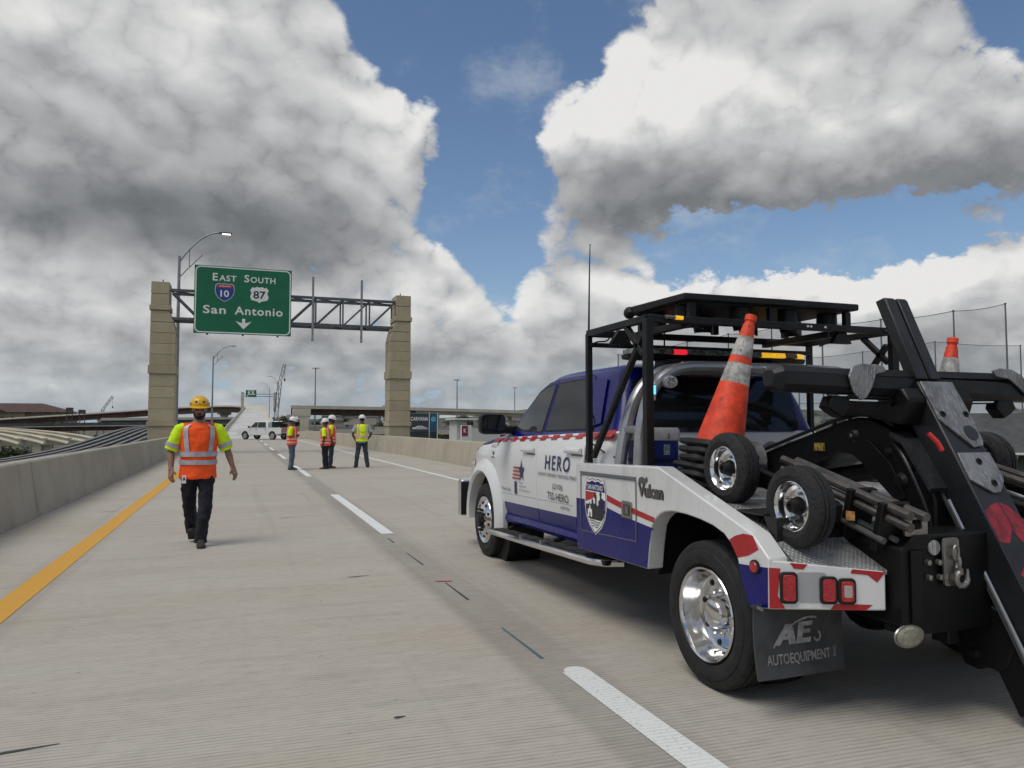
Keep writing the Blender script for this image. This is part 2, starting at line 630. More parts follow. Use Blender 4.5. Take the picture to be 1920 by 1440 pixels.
# ================================================================ terrain
def ground_material():
    m_ = bpy.data.materials.new("valley_ground")
    m_.use_nodes = True
    k = NT(m_.node_tree)
    b = m_.node_tree.nodes["Principled BSDF"]
    tc = k.n("ShaderNodeTexCoord").outputs["Object"]
    n1 = k.noise(tc, 0.012, 6, 0.6)
    n2 = k.noise(tc, 0.09, 6, 0.65)
    n3 = k.noise(tc, 1.2, 5, 0.6)
    c = k.mix(k.step(n1, 0.42, 0.58), (0.055, 0.07, 0.032), (0.15, 0.135, 0.10))
    c = k.mix(k.mul(k.step(n2, 0.5, 0.62), 0.8), c, (0.035, 0.05, 0.022))
    c = k.mix(k.mul(k.step(n3, 0.45, 0.7), 0.4), c, (0.20, 0.185, 0.15))
    k.put(b.inputs["Base Color"], c)
    b.inputs["Roughness"].default_value = 0.95
    return m_


GROUNDM = ground_material()
GZ = -8.0
gb = MB()
NG = 60
xs = [math.copysign(abs(t) ** 2.2, t) * 9000 for t in [i / NG * 2 - 1 for i in range(NG + 1)]]
ys_ = [-300 + (i / NG) ** 2.2 * 11000 for i in range(NG + 1)]
rnd = random.Random(3)
for y in ys_:
    for x in xs:
        d = math.hypot(x, y)
        gb.v.append((x, y, GZ + (0 if d < 260 else rnd.uniform(-.5, .5) * min(4, d / 400))))
n_ = NG + 1
for i in range(NG):
    for j in range(NG):
        a = i * n_ + j
        gb.f.append((a, a + 1, a + 1 + n_, a + n_))
tag(gb.build("ground", GROUNDM, smooth=0), kind="structure")


def hill(name, pts, depth, m_):
    """a ridge: crest points (x, y, z), sloping down before and behind it"""
    b = MB()
    rr = random.Random(len(pts))
    rows = []
    for t, h in ((-1.0, 0.0), (-.75, .3), (-.5, .55), (-.25, .82), (0, 1.0), (.5, .6), (1.0, 0.0)):
        row = []
        for (x, y, z) in pts:
            nx, ny = x / math.hypot(x, y), y / math.hypot(x, y)
            w = rr.uniform(-.06, .06) * (1 - abs(t))
            row.append((x + nx * depth * (t + w), y + ny * depth * (t + w), GZ - 1 + (z - GZ + 1) * min(1, max(0, h + w * .6))))
        rows.append(row)
    b.loft(rows, cap=False, closed=False)
    return tag(b.build(name, m_, smooth=60), kind="structure")


def hill_material(name, a, b_, c_):
    m_ = bpy.data.materials.new(name)
    m_.use_nodes = True
    k = NT(m_.node_tree)
    b = m_.node_tree.nodes["Principled BSDF"]
    tc = k.n("ShaderNodeTexCoord").outputs["Object"]
    n1 = k.noise(tc, 0.02, 7, 0.65)
    n2 = k.noise(tc, 0.14, 6, 0.7)
    c = k.mix(k.step(n1, 0.42, 0.6), a, b_)
    c = k.mix(k.mul(k.step(n2, 0.52, 0.66), 0.8), c, c_)
    k.put(b.inputs["Base Color"], c)
    b.inputs["Roughness"].default_value = 0.95
    return m_


HILLM = hill_material("wooded_hill", (0.060, 0.080, 0.060), (0.085, 0.095, 0.065), (0.035, 0.05, 0.04))
MEADM = hill_material("grassy_slope", (0.085, 0.105, 0.04), (0.12, 0.125, 0.055), (0.045, 0.062, 0.028))
hill("hill", [(250 + i * 62, 1500 - i * 14, 8 + 32 * math.exp(-((i - 7) / 4.5) ** 2) + 3 * math.sin(i * 1.7)) for i in range(16)], 420, HILLM)
hill("hill", [(1000 + i * 75, 1350 - i * 62, 20 + 14 * math.sin(i * .55 + .6) + 4 * math.sin(i * 2.1)) for i in range(18)], 420, HILLM)
hill("hill", [(-900 + i * 110, 2600, 4 + 5 * math.sin(i * 0.9)) for i in range(12)], 500, HILLM)
hill("hillside_meadow", [(190 + i * 34, 400 - i * 14, 0.2 + 5.5 * math.sin(min(1.5, i * .2)) + math.sin(i * 1.3)) for i in range(16)], 130, MEADM)

# ================================================================ the elevated road
PATH = []          # (x, y, z, heading) of the road's own zero line


def road_path():
    x, y, z, hd = 0.0, -14.0, 0.0, 0.0
    s = -14.0
    while s < 760:
        PATH.append((x, y, z, hd, s))
        ds = 2.0 if s < 90 else 5.0
        if 120 < s < 200:
            hd += R(1.25) * ds / 80
        elif 200 < s < 400:
            hd -= R(0.0) * ds / 200
        elif 430 < s < 605:
            hd -= R(93) * ds / 175
        sl = 0.0
        if 85 < s < 125:
            sl = -0.014
        elif 125 <= s < 160:
            sl = -0.014 + 0.054 * (s - 125) / 35
        elif 160 <= s < 460:
            sl = 0.0405
        elif 460 <= s < 535:
            sl = 0.043 - 0.088 * (s - 460) / 75
        elif s >= 535:
            sl = -0.045 - 0.03 * min(1, (s - 535) / 40)
        z += sl * ds
        x += math.sin(hd) * ds
        y += math.cos(hd) * ds
        s += ds
    return PATH


road_path()


def at(p, off, dz=0.0):
    x, y, z, hd = p[:4]
    return (x + math.cos(hd) * off, y - math.sin(hd) * off, z + dz)


def right_edge(s):
    return 7.65 if s < 36 else max(6.9, 7.65 - (s - 36) * 0.035) if s < 300 else 6.9


rb = MB()
rb.loft([[at(p, -3.0 + (right_edge(p[4]) + 3.0) * i / 8) for i in range(9)] for p in PATH if p[4] <= 131], cap=False, closed=False)
road = tag(rb.build("road", ROADM, smooth=60), kind="structure")
rb2 = MB()
rb2.loft([[at(p, -3.0 + (right_edge(p[4]) + 3.0) * i / 4) for i in range(5)] for p in PATH if p[4] >= 125], cap=False, closed=False)
tag(rb2.build("ramp_road", mat("ramp_sunlit_concrete", (.58, .58, .57), .7, var=.2, vs_=.12, col2=(.42, .42, .41)), smooth=60), kind="structure")  # paler tone paints the direct sun on the far ramp into its surface
db = MB()
db.loft([[at(p, -3.45, -0.01), at(p, right_edge(p[4]) + .45, -0.01), at(p, right_edge(p[4]) + .45, -0.35), at(p, 5.6, -0.4), at(p, 5.4, -1.8), at(p, -1.0, -1.8), at(p, -1.2, -0.4), at(p, -3.45, -0.35)] for p in PATH if p[4] < 436], cap=True)
deck = tag(db.build("bridge_deck", PALE, smooth=30), kind="structure")
db2 = MB()
db2.loft([[at(p, -3.45, -0.01), at(p, 7.3, -0.01), at(p, 7.3, -0.45), at(p, 5.6, -0.5), at(p, 5.4, -3.4), at(p, -2.4, -3.4), at(p, -2.6, -0.5), at(p, -3.45, -0.45)] for p in PATH if p[4] > 428], cap=True)
tag(db2.build("bridge_deck", STEEL_B, smooth=30), kind="structure")


def strip(name, off0, off1, s0, s1, m_, h=0.004, label=None, ragged=0.0, seed=0):
    ps = [p for p in PATH if s0 < p[4] < s1]
    def lerp(s):
        for a, b in zip(PATH, PATH[1:]):
            if a[4] <= s <= b[4]:
                t = (s - a[4]) / (b[4] - a[4])
                return tuple(a[i] + (b[i] - a[i]) * t for i in range(5))
    pts = [lerp(s0)] + ps + [lerp(s1)]
    rr = random.Random(seed)
    b = MB()
    rows = [[at(p, off0 + rr.uniform(-ragged, ragged), h), at(p, off1 + rr.uniform(-ragged, ragged), h)] for p in pts]
    b.loft(rows, cap=False, closed=False)
    o = b.build(name, m_, road, smooth=0)
    if label:
        o["label"] = label
    return o


def worn_paint(name, col, col2, thr):
    m_ = bpy.data.materials.new(name)
    m_.use_nodes = True
    k = NT(m_.node_tree)
    b = m_.node_tree.nodes["Principled BSDF"]
    tc = k.n("ShaderNodeTexCoord").outputs["Object"]
    x, y, z = k.xyz(tc)
    ph = k.add(k.mul(y, 180.0), k.mul(k.noise(k.vec(k.mul(x, .6), k.mul(y, .6), 0.0), 1.5, 3, 0.5), 10.0), k.mul(x, 6.0))
    g = k.mul(k.step(k.m("SINE", ph), 0.2, 0.95), k.step(k.noise(tc, 3.0, 5, 0.7), 0.3, 0.65))
    c = k.mix(k.mul(g, 0.55), col, col2)
    c = k.mix(k.mul(k.step(k.noise(tc, 45, 4, 0.7), thr, thr + 0.12), 0.8), c, col2)
    k.put(b.inputs["Base Color"], c)
    b.inputs["Roughness"].default_value = 0.75
    return m_


DASHM = worn_paint("dash_paint", (0.70, 0.735, 0.735), (0.46, 0.465, 0.455), 0.54)
YELM = worn_paint("yellow_paint", (0.60, 0.315, 0.035), (0.45, 0.26, 0.06), 0.54)
strip("yellow_edge_line", -1.86, -1.64, -10, 128, YELM, ragged=0.004)
strip("white_edge_line", 5.48, 5.62, -10, 128, DASHM)
s = -2.0
i = 0
while s < 120:
    strip("lane_dash", 1.82, 1.99, s, s + 6.2, DASHM, seed=i)
    s += 12.3
    i += 1
# sprayed rounded head of the nearest dash with overspray, and layout marks
decal("overspray", ([(1.835 + .155 * (0.5 - 0.5 * math.cos(t * math.pi / 8)), 4.2 + .085 * math.sin(t * math.pi / 8)) for t in range(9)], [tuple(range(9))]), lambda a, b: (a, b, 0.0045), DASHM, road)
for (x0, y0, x1, y1, w, m_) in ((1.808, 5.27, 1.812, 4.50, .012, BLUEMK), (1.826, 6.94, 1.828, 6.2, .012, BLKMK), (1.825, 8.7, 1.836, 7.9, .010, BLKMK), (1.83, 9.9, 1.835, 9.5, .012, BLKMK)):
    b = MB()
    b.raw([(x0 - w / 2, y0, .0035), (x0 + w / 2, y0, .0035), (x1 + w, y1, .0035), (x1 - w, y1, .0035)], [(0, 1, 2, 3)])
    b.build("layout_mark", m_, road, smooth=0)
b = MB()
b.raw([(1.755, 7.07, .006), (1.90, 7.03, .006), (1.90, 6.97, .006), (1.76, 7.0, .006)], [(0, 1, 2, 3)])
b.build("layout_mark", PINKMK, road, smooth=0)
for (x0, y0, l, a) in ((-1.05, 4.02, .30, 8), (1.0, 7.5, .22, 6), (.75, 3.85, .06, 4), (-1.9, 5.35, .22, 6), (-2.2, 14.5, .3, 6), (.6, 12.6, .2, 5)):
    b = MB()
    c_, s_ = math.cos(R(a)), math.sin(R(a))
    b.raw([(x0 + c_ * u * l + -s_ * w, y0 + s_ * u * l + c_ * w, .003) for u, w in ((0, -.004), (.25, -.016), (1, -.003), (1, .003), (.3, .012), (0, .006))], [(0, 1, 2, 3, 4, 5)])
    b.build("tyre_scuff", BLKMK, road, smooth=0)


def barrier(name, side, label, m_, s0=-20, s1=131):
    def prof(p):
        e = -3.0 if side < 0 else right_edge(p[4])
        hh = .90
        return [at(p, e + side * o_, h) for o_, h in ((0, -.02), (0.005, .08), (.13, hh - .025), (.155, hh), (.33, hh), (.355, hh - .03), (.44, -.05))]
    b = MB()
    b.loft([prof(p) for p in PATH if s0 <= p[4] <= s1], cap=True)
    o = b.build(name, m_, smooth=35)
    tag(o, label, "barrier")
    return o


JOINT = mat("joint_dark", (.10, .095, .085), .9)  # dark strips that mark the joints of the barriers


def joints(o, side, ss):
    for s_ in ss:
        p = min(PATH, key=lambda q: abs(q[4] - s_))
        e = -3.0 if side < 0 else right_edge(p[4])
        b = MB()
        b.loft([[V(at(p, e + side * (o_ - .003), h)) + V((0, d, 0)) for o_, h in ((0.005, .08), (.13, .875), (.155, .9), (.33, .9))] for d in (-.008, .008)], cap=False, closed=False)
        b.build("joint", JOINT, o, smooth=0)


bl_ = barrier("concrete_barrier", -1, "grey concrete parapet along the yellow edge line, left of the walking man", CONC_G)
joints(bl_, -1, range(6, 130, 9))
br_ = barrier("concrete_barrier", 1, "tan concrete parapet beyond the white edge line, behind the tow truck", CONC)
joints(br_, 1, range(8, 130, 9))
barrier("ramp_parapet", -1, "pale parapet along the left side of the far ramp, beyond the pickup", PALE, 131, 800)  # paleness stands for sunlight on this parapet, put into the colour
barrier("ramp_parapet", 1, "cream sunlit parapet curving along the right side of the far ramp", CREAM, 131, 800)  # cream colour carries the sunlight along this parapet

# ================================================================ overhead sign gantry
COLS = [COLM] + [mat("painted_column_%s" % n, tuple(c * k_ for c in (0.43, 0.375, 0.255)), .85, var=.1, vs_=1.4, bump=.3, bs=18, scratch=((2, 2, .3), tuple(c * .78 for c in (0.43, 0.375, 0.255)), .52, .8)) for n, k_ in (("light", 1.05), ("dark", .93), ("mid", .98))]
brnd = random.Random(5)
GREEN = mat("sign_green", srgb(0, 108, 74), 0.45, var=0.12, vs_=1.0)
SWHITE = mat("sign_white", (0.78, 0.79, 0.78), 0.5)
SBLUE = mat("sign_blue", srgb(28, 62, 140), 0.45)
SRED = mat("sign_red", srgb(178, 38, 48), 0.45)
SBLACK = mat("sign_black", (0.02, 0.02, 0.022), 0.5)
SBACK = mat("sign_back", (0.12, 0.16, 0.15), 0.6, 0.3)
GY = 43.0
gan = thing("sign_gantry", (2.3, GY, 0), "overhead sign gantry with tan block columns and grey truss spanning the road", "gantry")
COURSES = [(-8, -.6, .60), (-.6, .55, .60), (.55, 1.43, .60), (1.43, 1.68, .66), (1.68, 2.3, .60), (2.3, 2.87, .60), (2.87, 3.44, .60), (3.44, 4.1, .60), (4.1, 4.55, .66),
           (4.55, 5.1, .60), (5.1, 5.65, .60), (5.65, 6.2, .60)]
for xc, sd_ in ((-3.8, 1), (8.45, -1)):
    col = MB()
    col.box((xc - .52, GY - .55, -8), (xc + .52, GY + .65, 6.3)).box((xc - .52 * 1, GY - .5, 6.2), (xc + (.18 if sd_ > 0 else .52), GY + .6, 8.7)) if sd_ > 0 else col.box((xc - .52, GY - .55, -8), (xc + .52, GY + .65, 6.3)).box((xc - .18, GY - .5, 6.2), (xc + .52, GY + .6, 8.7))
    cp = col.build("column", COLM, gan, bevel=0.01)
    for z0, z1, hw in COURSES:
        MB().box((xc - hw, GY - .62 - (hw - .6), z0 + .006), (xc + hw, GY + .72 + (hw - .6), z1 - .006)).build("block", brnd.choice(COLS), cp, bevel=0.01)
    # corbel that steps back to carry the truss
    x_out, x_in = xc - sd_ * .60, xc + sd_ * .60
    for j, (z0, z1, e0, e1) in enumerate(((6.2, 6.75, .62, .50), (6.75, 7.36, .50, .26))):
        MB().prism([(x_out, z0 + .012), (xc + sd_ * e0, z0 + .012), (xc + sd_ * e1, z1 - .012), (x_out, z1 - .012)], GY - .62, GY + .72, 1).build("block", COLM, cp, bevel=0.02)
    MB().box((min(x_out - sd_ * .06, xc + sd_ * .32), GY - .68, 7.37), (max(x_out - sd_ * .06, xc + sd_ * .32), GY + .78, 7.63)).build("block", COLM, cp, bevel=0.02)
    for z0, z1 in ((7.64, 8.2), (8.22, 8.84)):
        MB().box((min(x_out, xc + sd_ * .26), GY - .62, z0), (max(x_out, xc + sd_ * .26), GY + .72, z1)).build("block", COLM, cp, bevel=0.02)
    MB().bar((xc - sd_ * .1, GY, 8.8), (xc - sd_ * .1, GY, 9.05), .05, .05).build("lifting_loop", GALV_D, gan)
    MB().bar((xc - sd_ * .2, GY + .2, 8.8), (xc - sd_ * .2, GY + .2, 8.98), .05, .05).build("lifting_loop", GALV_D, gan)
x0, x1 = -3.5, 8.2
for yy in (GY - .5, GY + .7):
    for zz in (8.45, 6.98):
        MB().bar((x0, yy, zz), (x1, yy, zz), .14, .14).build("chord", GALV_D, gan, bevel=0.006)
NB = 8
for i in range(NB):
    xa, xb = x0 + (x1 - x0) * i / NB, x0 + (x1 - x0) * (i + 1) / NB
    for yy in (GY - .5, GY + .7):
        a, c = ((xa, yy, 6.98), (xb, yy, 8.45)) if i >= 2 else ((xa, yy, 8.45), (xb, yy, 6.98))
        MB().bar(a, c, .08, .09).build("diagonal", GALV_D, gan)
        MB().bar((xb - .02, yy, 7.0), (xb - .02, yy, 8.4), .08, .08).build("strut", GALV_D, gan)
    for zz in (8.42, 7.0):
        MB().bar((xa, GY - .5, zz), (xb, GY + .7, zz), .07, .07).build("diagonal", GALV_D, gan)
        MB().bar((xb, GY - .5, zz), (xb, GY + .7, zz), .07, .07).build("strut", GALV_D, gan)
for xx in (3.62, 6.25):
    MB().bar((xx, GY - .68, 6.05), (xx, GY - .68, 9.55), .11, .14).build("sign_post", GALV, gan)
# the big guide sign hangs on the truss
sg = thing("guide_sign", (0.07, GY - .8, 6.24), "large green overhead guide sign reading East South San Antonio", "sign")
SX0, SX1, SZ0, SZ1 = -2.36, 2.48, 6.24, 9.80
SYf = GY - .82
MB().box((SX0, SYf, SZ0), (SX1, SYf + .06, SZ1)).build("panel", GREEN, sg, bevel=0.01)
MB().box((SX0 + .1, SYf + .062, SZ0 + .1), (SX1 - .1, SYf + .08, SZ1 - .1)).build("backing", SBACK, sg)
for xx in (-1.7, 0.05, 1.8):
    MB().box((xx - .05, SYf + .081, SZ0 - .06), (xx + .05, SYf + .2, SZ1 - .3)).build("hanger", GALV_D, sg)
for zz in (7.1, 8.0, 8.9):
    MB().box((SX0 + .02, SYf - .0035, zz), (SX1 - .02, SYf - .0005, zz + .012)).build("panel_seam", mat("seam", srgb(0, 88, 60), .5), sg)
ou = rrect(SX0 + .04, SZ0 + .04, SX1 - .04, SZ1 - .04, .26, 6)
inn = rrect(SX0 + .10, SZ0 + .10, SX1 - .10, SZ1 - .10, .21, 6)
nn = len(ou)
decal("border", (ou + inn, [(i, (i + 1) % nn, nn + (i + 1) % nn, nn + i) for i in range(nn)]), lambda a, b: (a, SYf - .005, b), SWHITE, sg)


def sfn(cx, cz, d=.005):
    return lambda a, b: (cx + a, SYf - d, cz + b)


def U(px):
    return SX0 + (px - 340) / 550 * (SX1 - SX0)


def Vv(py):
    return SZ1 - (py - 318) / 400 * (SZ1 - SZ0)


for ch, xa, xb, h, zz in (("E", 440, 468, .40, 9.22), ("AST", 476, 572, .31, 9.175), ("S", 617, 645, .40, 9.22), ("OUTH", 652, 795, .31, 9.175)):
    decal("lettering", fit_text(ch, (U(xb) - U(xa)), h, 0.018, 1.12), sfn((U(xa) + U(xb)) / 2, zz), SWHITE, sg)
decal("lettering", fit_text("San", U(516) - U(390), .44, 0.018, 1.12), sfn((U(516) + U(390)) / 2, 7.50), SWHITE, sg)
decal("lettering", fit_text("Antonio", U(840) - U(565), .44, 0.018, 1.12), sfn((U(840) + U(565)) / 2, 7.50), SWHITE, sg)
ac = U(617)
decal("down_arrow", ([(-.08, .30), (.08, .30), (.08, .06), (.40, .16), (0, -.26), (-.40, .16), (-.08, .06)], [tuple(range(7))]), sfn(ac, 6.78), SWHITE, sg)


def shield(cx, cz, sc, d, m_, name, ins=0.0):
    p = []
    pts = [(0, .50), (.16, .46), (.34, .50), (.47, .40), (.50, .15), (.46, -.10), (.34, -.30), (.16, -.43), (0, -.50)]
    full = pts + [(-a, b) for a, b in reversed(pts[1:-1])]
    p = [(a * (sc - ins), b * (sc - ins)) for a, b in full]
    return decal(name, (p, [tuple(reversed(range(len(p))))]), sfn(cx, cz, d), m_, sg)


cx, cz = U(508), 8.42
shield(cx, cz, .96, .005, SWHITE, "route_shield")
shield(cx, cz, .96, .008, SBLUE, "route_shield_field", .05)
top = [(-.34, .455), (-.16, .425), (0, .455), (.16, .425), (.34, .455), (.43, .30), (.435, .26), (-.435, .26), (-.43, .30)]
decal("route_shield_header", ([(a * .93, b * .93) for a, b in top], [tuple(range(9))]), sfn(cx, cz, .011), SRED, sg)
decal("lettering", fit_text("INTERSTATE", .56, .075, 0.01), sfn(cx, cz + .325, .014), SWHITE, sg)
decal("lettering", fit_text("10", .42, .36, 0.02), sfn(cx, cz - .06, .012), SWHITE, sg)
cx2 = U(704)
us = [(0, .44), (.13, .50), (.28, .42), (.40, .46), (.52, .27), (.44, .10), (.52, -.14), (.44, -.34), (.24, -.38), (.08, -.44), (0, -.52)]
us = us + [(-a, b) for a, b in reversed(us[1:-1])]
decal("route_shield", ([(a * .90, b * .86) for a, b in us], [tuple(reversed(range(len(us))))]), sfn(cx2, cz - .03, .005), SWHITE, sg)
decal("lettering", fit_text("87", .62, .42, 0.02), sfn(cx2, cz - .04, .009), SBLACK, sg)

# ================================================================ street lamps
LAMPM = mat("lamp_lens", (0.9, 0.9, 0.9), 0.3, emit=(1, .98, .92), es=1.6)


def lamp(x, y, z0, ztop, arm, rise, label, lit=False, group="street lamps on the parapet", sgn=1):
    t = thing("street_lamp", (x, y, z0), label, "street lamp", group)
    MB().tube([(x, y, z0), (x, y, z0 + (ztop - z0) * .5), (x, y, ztop)], [.13, .10, .075], 10).build("pole", GALV, t)
    MB().box((x - .2, y - .2, z0), (x + .2, y + .2, z0 + .05)).build("base_plate", GALV, t)
    p = [(x, y, ztop - .35)]
    for i in range(1, 9):
        u = i / 8
        p.append((x + sgn * arm * u, y, ztop - .35 + (rise + .35) * (1 - (1 - u) ** 1.9)))
    MB().tube(p, .045, 8).build("arm", GALV, t)
    q = [(x, y, ztop - 1.25)] + [(x + sgn * arm * u, y, ztop - 1.25 + (rise * .95 + .95) * u ** .95) for u in (.2, .4, .58)]
    MB().tube(q, .032, 8).build("brace", GALV, t)
    MB().tube([((p[2][0] + 0), y, p[2][2]), (p[2][0], y, ztop - 1.25 + (rise * .95 + .95) * .25)], .025, 6).build("strut", GALV, t)
    e = V(p[-1])
    h = MB()
    h.loft([[(e.x + sgn * u, y + w * sy, e.z + hz) for sy, hz in ((-1, -.03), (1, -.03), (1, .05), (-1, .05))] for u, w in ((-.05, .06), (.1, .14), (.55, .15), (.68, .08))])
    h.build("lamp_head", GALV_D, t, bevel=.01)
    MB().box((min(e.x + sgn * .15, e.x + sgn * .6), y - .12, e.z - .055), (max(e.x + sgn * .15, e.x + sgn * .6), y + .12, e.z - .031)).build("lens", LAMPM if lit else SWHITE, t)
    return t


lamp(-3.42, 46.6, .88, 11.1, 2.1, 1.5, "tall grey street lamp beside the left gantry column, its head lit", True)
lamp(-3.42, 105, .6, 10.4, 2.1, 1.4, "grey street lamp behind the walking man's helmet, between gantry columns")
lamp(9.9, 220, 1.2, 13.6, 2.4, 1.5, "far street lamp on the ramp's right parapet beside the crane", sgn=-1)
lamp(8.9, 260, 3.0, 13.8, 2.2, 1.5, "farthest street lamp on the ramp near the small green sign", sgn=-1)


def mast(x, y, z0, z1, label):
    t = thing("high_mast_light", (x, y, z0), label, "high mast light", "high mast lights beyond the road")
    MB().tube([(x, y, z0), (x, y, z1)], [.42, .20], 10).build("pole", GALV, t)
    MB().lathe([(z1 - .1, .15), (z1 - .05, 1.25), (z1 + .1, 1.25), (z1 + .15, .15)], (x, y, 0), "z", 12).build("lamp_ring", GALV, t)
    for i in range(6):
        a = i * math.pi / 3
        MB().box((x + 1.3 * math.cos(a) - .32, y + 1.3 * math.sin(a) - .32, z1 - .35), (x + 1.3 * math.cos(a) + .32, y + 1.3 * math.sin(a) + .32, z1 + .05)).build("floodlight", SWHITE, t)


mast(29.7, 330, GZ, 25.8, "tall high mast light standing behind the group of workers")
mast(91.8, 330, GZ, 22.1, "tall thin high mast light left of the tow truck's mirror")
mast(152, 420, GZ, 24.0, "distant high mast light above the tow truck's hood")

# ================================================================ flyovers and bridgework beyond the road
def sweep(path, prof):
    """path of (x, y, z); profile of (offset, height); returns an MB"""
    b = MB()
    rings = []
    for i, p in enumerate(path):
        d = V(path[min(i + 1, len(path) - 1)]) - V(path[max(i - 1, 0)])
        d.z = 0
        d.normalize()
        n = V((d.y, -d.x, 0))
        rings.append([V(p) + n * o_ + V((0, 0, h)) for o_, h in prof])
    return b.loft(rings)


def pier(t, x, y, z1, w, m_, dirv=(1, 0), capw=8.0, name="pier"):
    dx, dy = dirv
    b = MB()
    for (h0, h1, s0, s1) in ((GZ, z1 - 3.2, w, w), (z1 - 3.2, z1 - 1.5, w, w * 1.7)):
        b.loft([[(x + dx * a * s_ + -dy * c * w * .55, y + dy * a * s_ + dx * c * w * .55, h) for a, c in ((-.5, -1), (.5, -1), (.5, 1), (-.5, 1))] for h, s_ in ((h0, s0), (h1, s1))])
    b.loft([[(x + dx * a * capw + -dy * c * w * .6, y + dy * a * capw + dx * c * w * .6, h) for a, c in ((-.5, -1), (.5, -1), (.5, 1), (-.5, 1))] for h in (z1 - 1.5, z1)])
    return b.build(name, m_, t, bevel=.05)


def flyover(label, path, width, depth, girder_m, deck_m, piers, barrier_m=None, pw=2.2, gird=(-.35, .35), capw=None):
    c = path[len(path) // 2]
    t = thing("flyover_bridge", (c[0], c[1], GZ), label, "flyover")
    h = width / 2
    sweep(path, [(-h, -.25), (h, -.25), (h, 0), (-h, 0)]).build("deck_slab", deck_m, t)
    for s_ in (-1, 1):
        sweep(path, [(s_ * h, 0), (s_ * (h - .4), 0), (s_ * (h - .3), .95), (s_ * h, .95)]).build("parapet", barrier_m or deck_m, t)
    for g in gird:
        sweep(path, [(g * width - .45, -.26), (g * width + .45, -.26), (g * width + .3, -.26 - depth), (g * width - .3, -.26 - depth)]).build("girder", girder_m, t)
    for i in piers:
        p = path[i]
        q = path[min(i + 1, len(path) - 1)] if i + 1 < len(path) else path[i - 1]
        d = (V(q) - V(p))
        d.z = 0
        d.normalize()
        pier(t, p[0], p[1], p[2] - .27 - depth, pw, PALE, (d.y, -d.x), capw or width * .75)
    return t


def curve(fn, n):
    return [fn(i / n) for i in range(n + 1)]


# left: weathered steel flyover that leaves the ramp top and one below it
fps = [p for p in PATH if p[4] > 440 and int(p[4] / 5) % 9 == 0]
for i, p in enumerate(reversed(fps)):
    c_ = at(p, 2.0)
    fp = thing("bridge_pier", (c_[0], c_[1], GZ), ["first", "second", "third", "fourth", "fifth", "sixth", "seventh", "eighth"][i] + " pale pier from the left under the brown curved flyover", "bridge pier", "piers of the brown curved flyover")
    pier(fp, c_[0], c_[1], p[2] - 3.42, 2.6, PALE, (math.cos(p[3]), -math.sin(p[3])), 7.5, "hammerhead_column")
flyover("lower dark flyover passing under the brown steel one at left", curve(lambda u: (-120 + 135 * u, 262 + 12 * u, .2 + 2.2 * u), 16), 9, 1.3, STEEL_B, PALE, (2, 7, 12), STEEL_D, pw=2.4)
flyover("pale lower flyover glimpsed below the ramp, left of the white pickup", curve(lambda u: (-60 + 66 * u, 395, 4.0 + .8 * u), 10), 9, 1.2, STEEL_D, PALE, (3, 7), pw=2.4)
# right: long dark flyover behind the workers and the gantry's right column
flyover("long brown flyover running behind the group of workers to the right column", curve(lambda u: (18 + 46 * u, 296 - 4 * u, 8.0 - .5 * u), 10), 10, 2.2, STEEL_B, PALE, (0, 8), pw=2.6)
flyover("pale concrete flyover right of the gantry, passing behind the glass tower", curve(lambda u: (64 + 110 * u, 292 - 14 * u, 7.5 - 2.6 * u), 14), 10, 1.3, PALE, PALE, (1, 5, 9, 13), pw=2.4)
flyover("low dark roadway deck seen under the long brown flyover", curve(lambda u: (20 + 150 * u, 205 - 6 * u, -.5 - .9 * u), 14), 10, 1.6, STEEL_D, PALE, (1, 4, 8, 12), pw=2.2)

# stand-alone bent waiting for its beams
bt = thing("bridge_bent", (17.3, 230, GZ), "sunlit cream concrete bent standing alone behind the workers", "bridge bent")
pb = MB()
pb.loft([[(x, y, z) for x, y in ((xa, 228.8), (xb, 228.8), (xb, 231.2), (xa, 231.2))] for xa, xb, z in ((16.5, 18.9, GZ), (16.5, 18.9, 2.2), (16.1, 19.2, 3.6), (15.9, 19.3, 4.2))])
pb.build("column", CREAM, bt, bevel=.08)  # sunlight on the bent is put into its cream colour
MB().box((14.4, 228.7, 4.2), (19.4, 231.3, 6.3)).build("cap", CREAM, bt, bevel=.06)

# left: curved bridge under construction - pale concrete beams on bents
cb = thing("curved_beam_bridge", (-40, 138, GZ), "curved row of pale concrete beams on square bents beyond left parapet", "bridge")
for i in range(6):
    r_ = 22.0 + i * 3.4
    path = [(-56 + r_ * math.cos(R(a)), 118 + r_ * math.sin(R(a)), 1.25 - 1.7 * max(0, (70 - a) / 40) ** 1.4) for a in range(150, 26, -4)]
    sweep(path, [(-.35, 0), (.35, 0), (.35, -.16), (.12, -.28), (.12, -.62), (.3, -.78), (.3, -.95), (-.3, -.95), (-.3, -.78), (-.12, -.62), (-.12, -.28), (-.35, -.16)]).build("beam", CREAM, cb)
for a in (128, 104, 82, 62, 44):
    for r_, nm in ((25.0, "column"), (36.5, "column")):
        x, y = -56 + r_ * math.cos(R(a)), 118 + r_ * math.sin(R(a))
        zt = 1.25 - 1.7 * max(0, (70 - a) / 40) ** 1.4 - .96
        MB().loft([[(x + .75 * ca, y + .75 * sb, z) for ca, sb, sa in ((-1, -1, 0), (1, -1, 0), (1, 1, 0), (-1, 1, 0))] for z in (GZ, zt - .9)]).build(nm, CREAM, cb, bevel=.05)
    ca, sa = math.cos(R(a)), math.sin(R(a))
    MB().obox((-56 + 30.5 * ca, 118 + 30.5 * sa, zt - .55), (ca, sa, 0), (-sa, ca, 0), (0, 0, 1), 11.0, .9, .54).build("cap", CREAM, cb, bevel=.04)
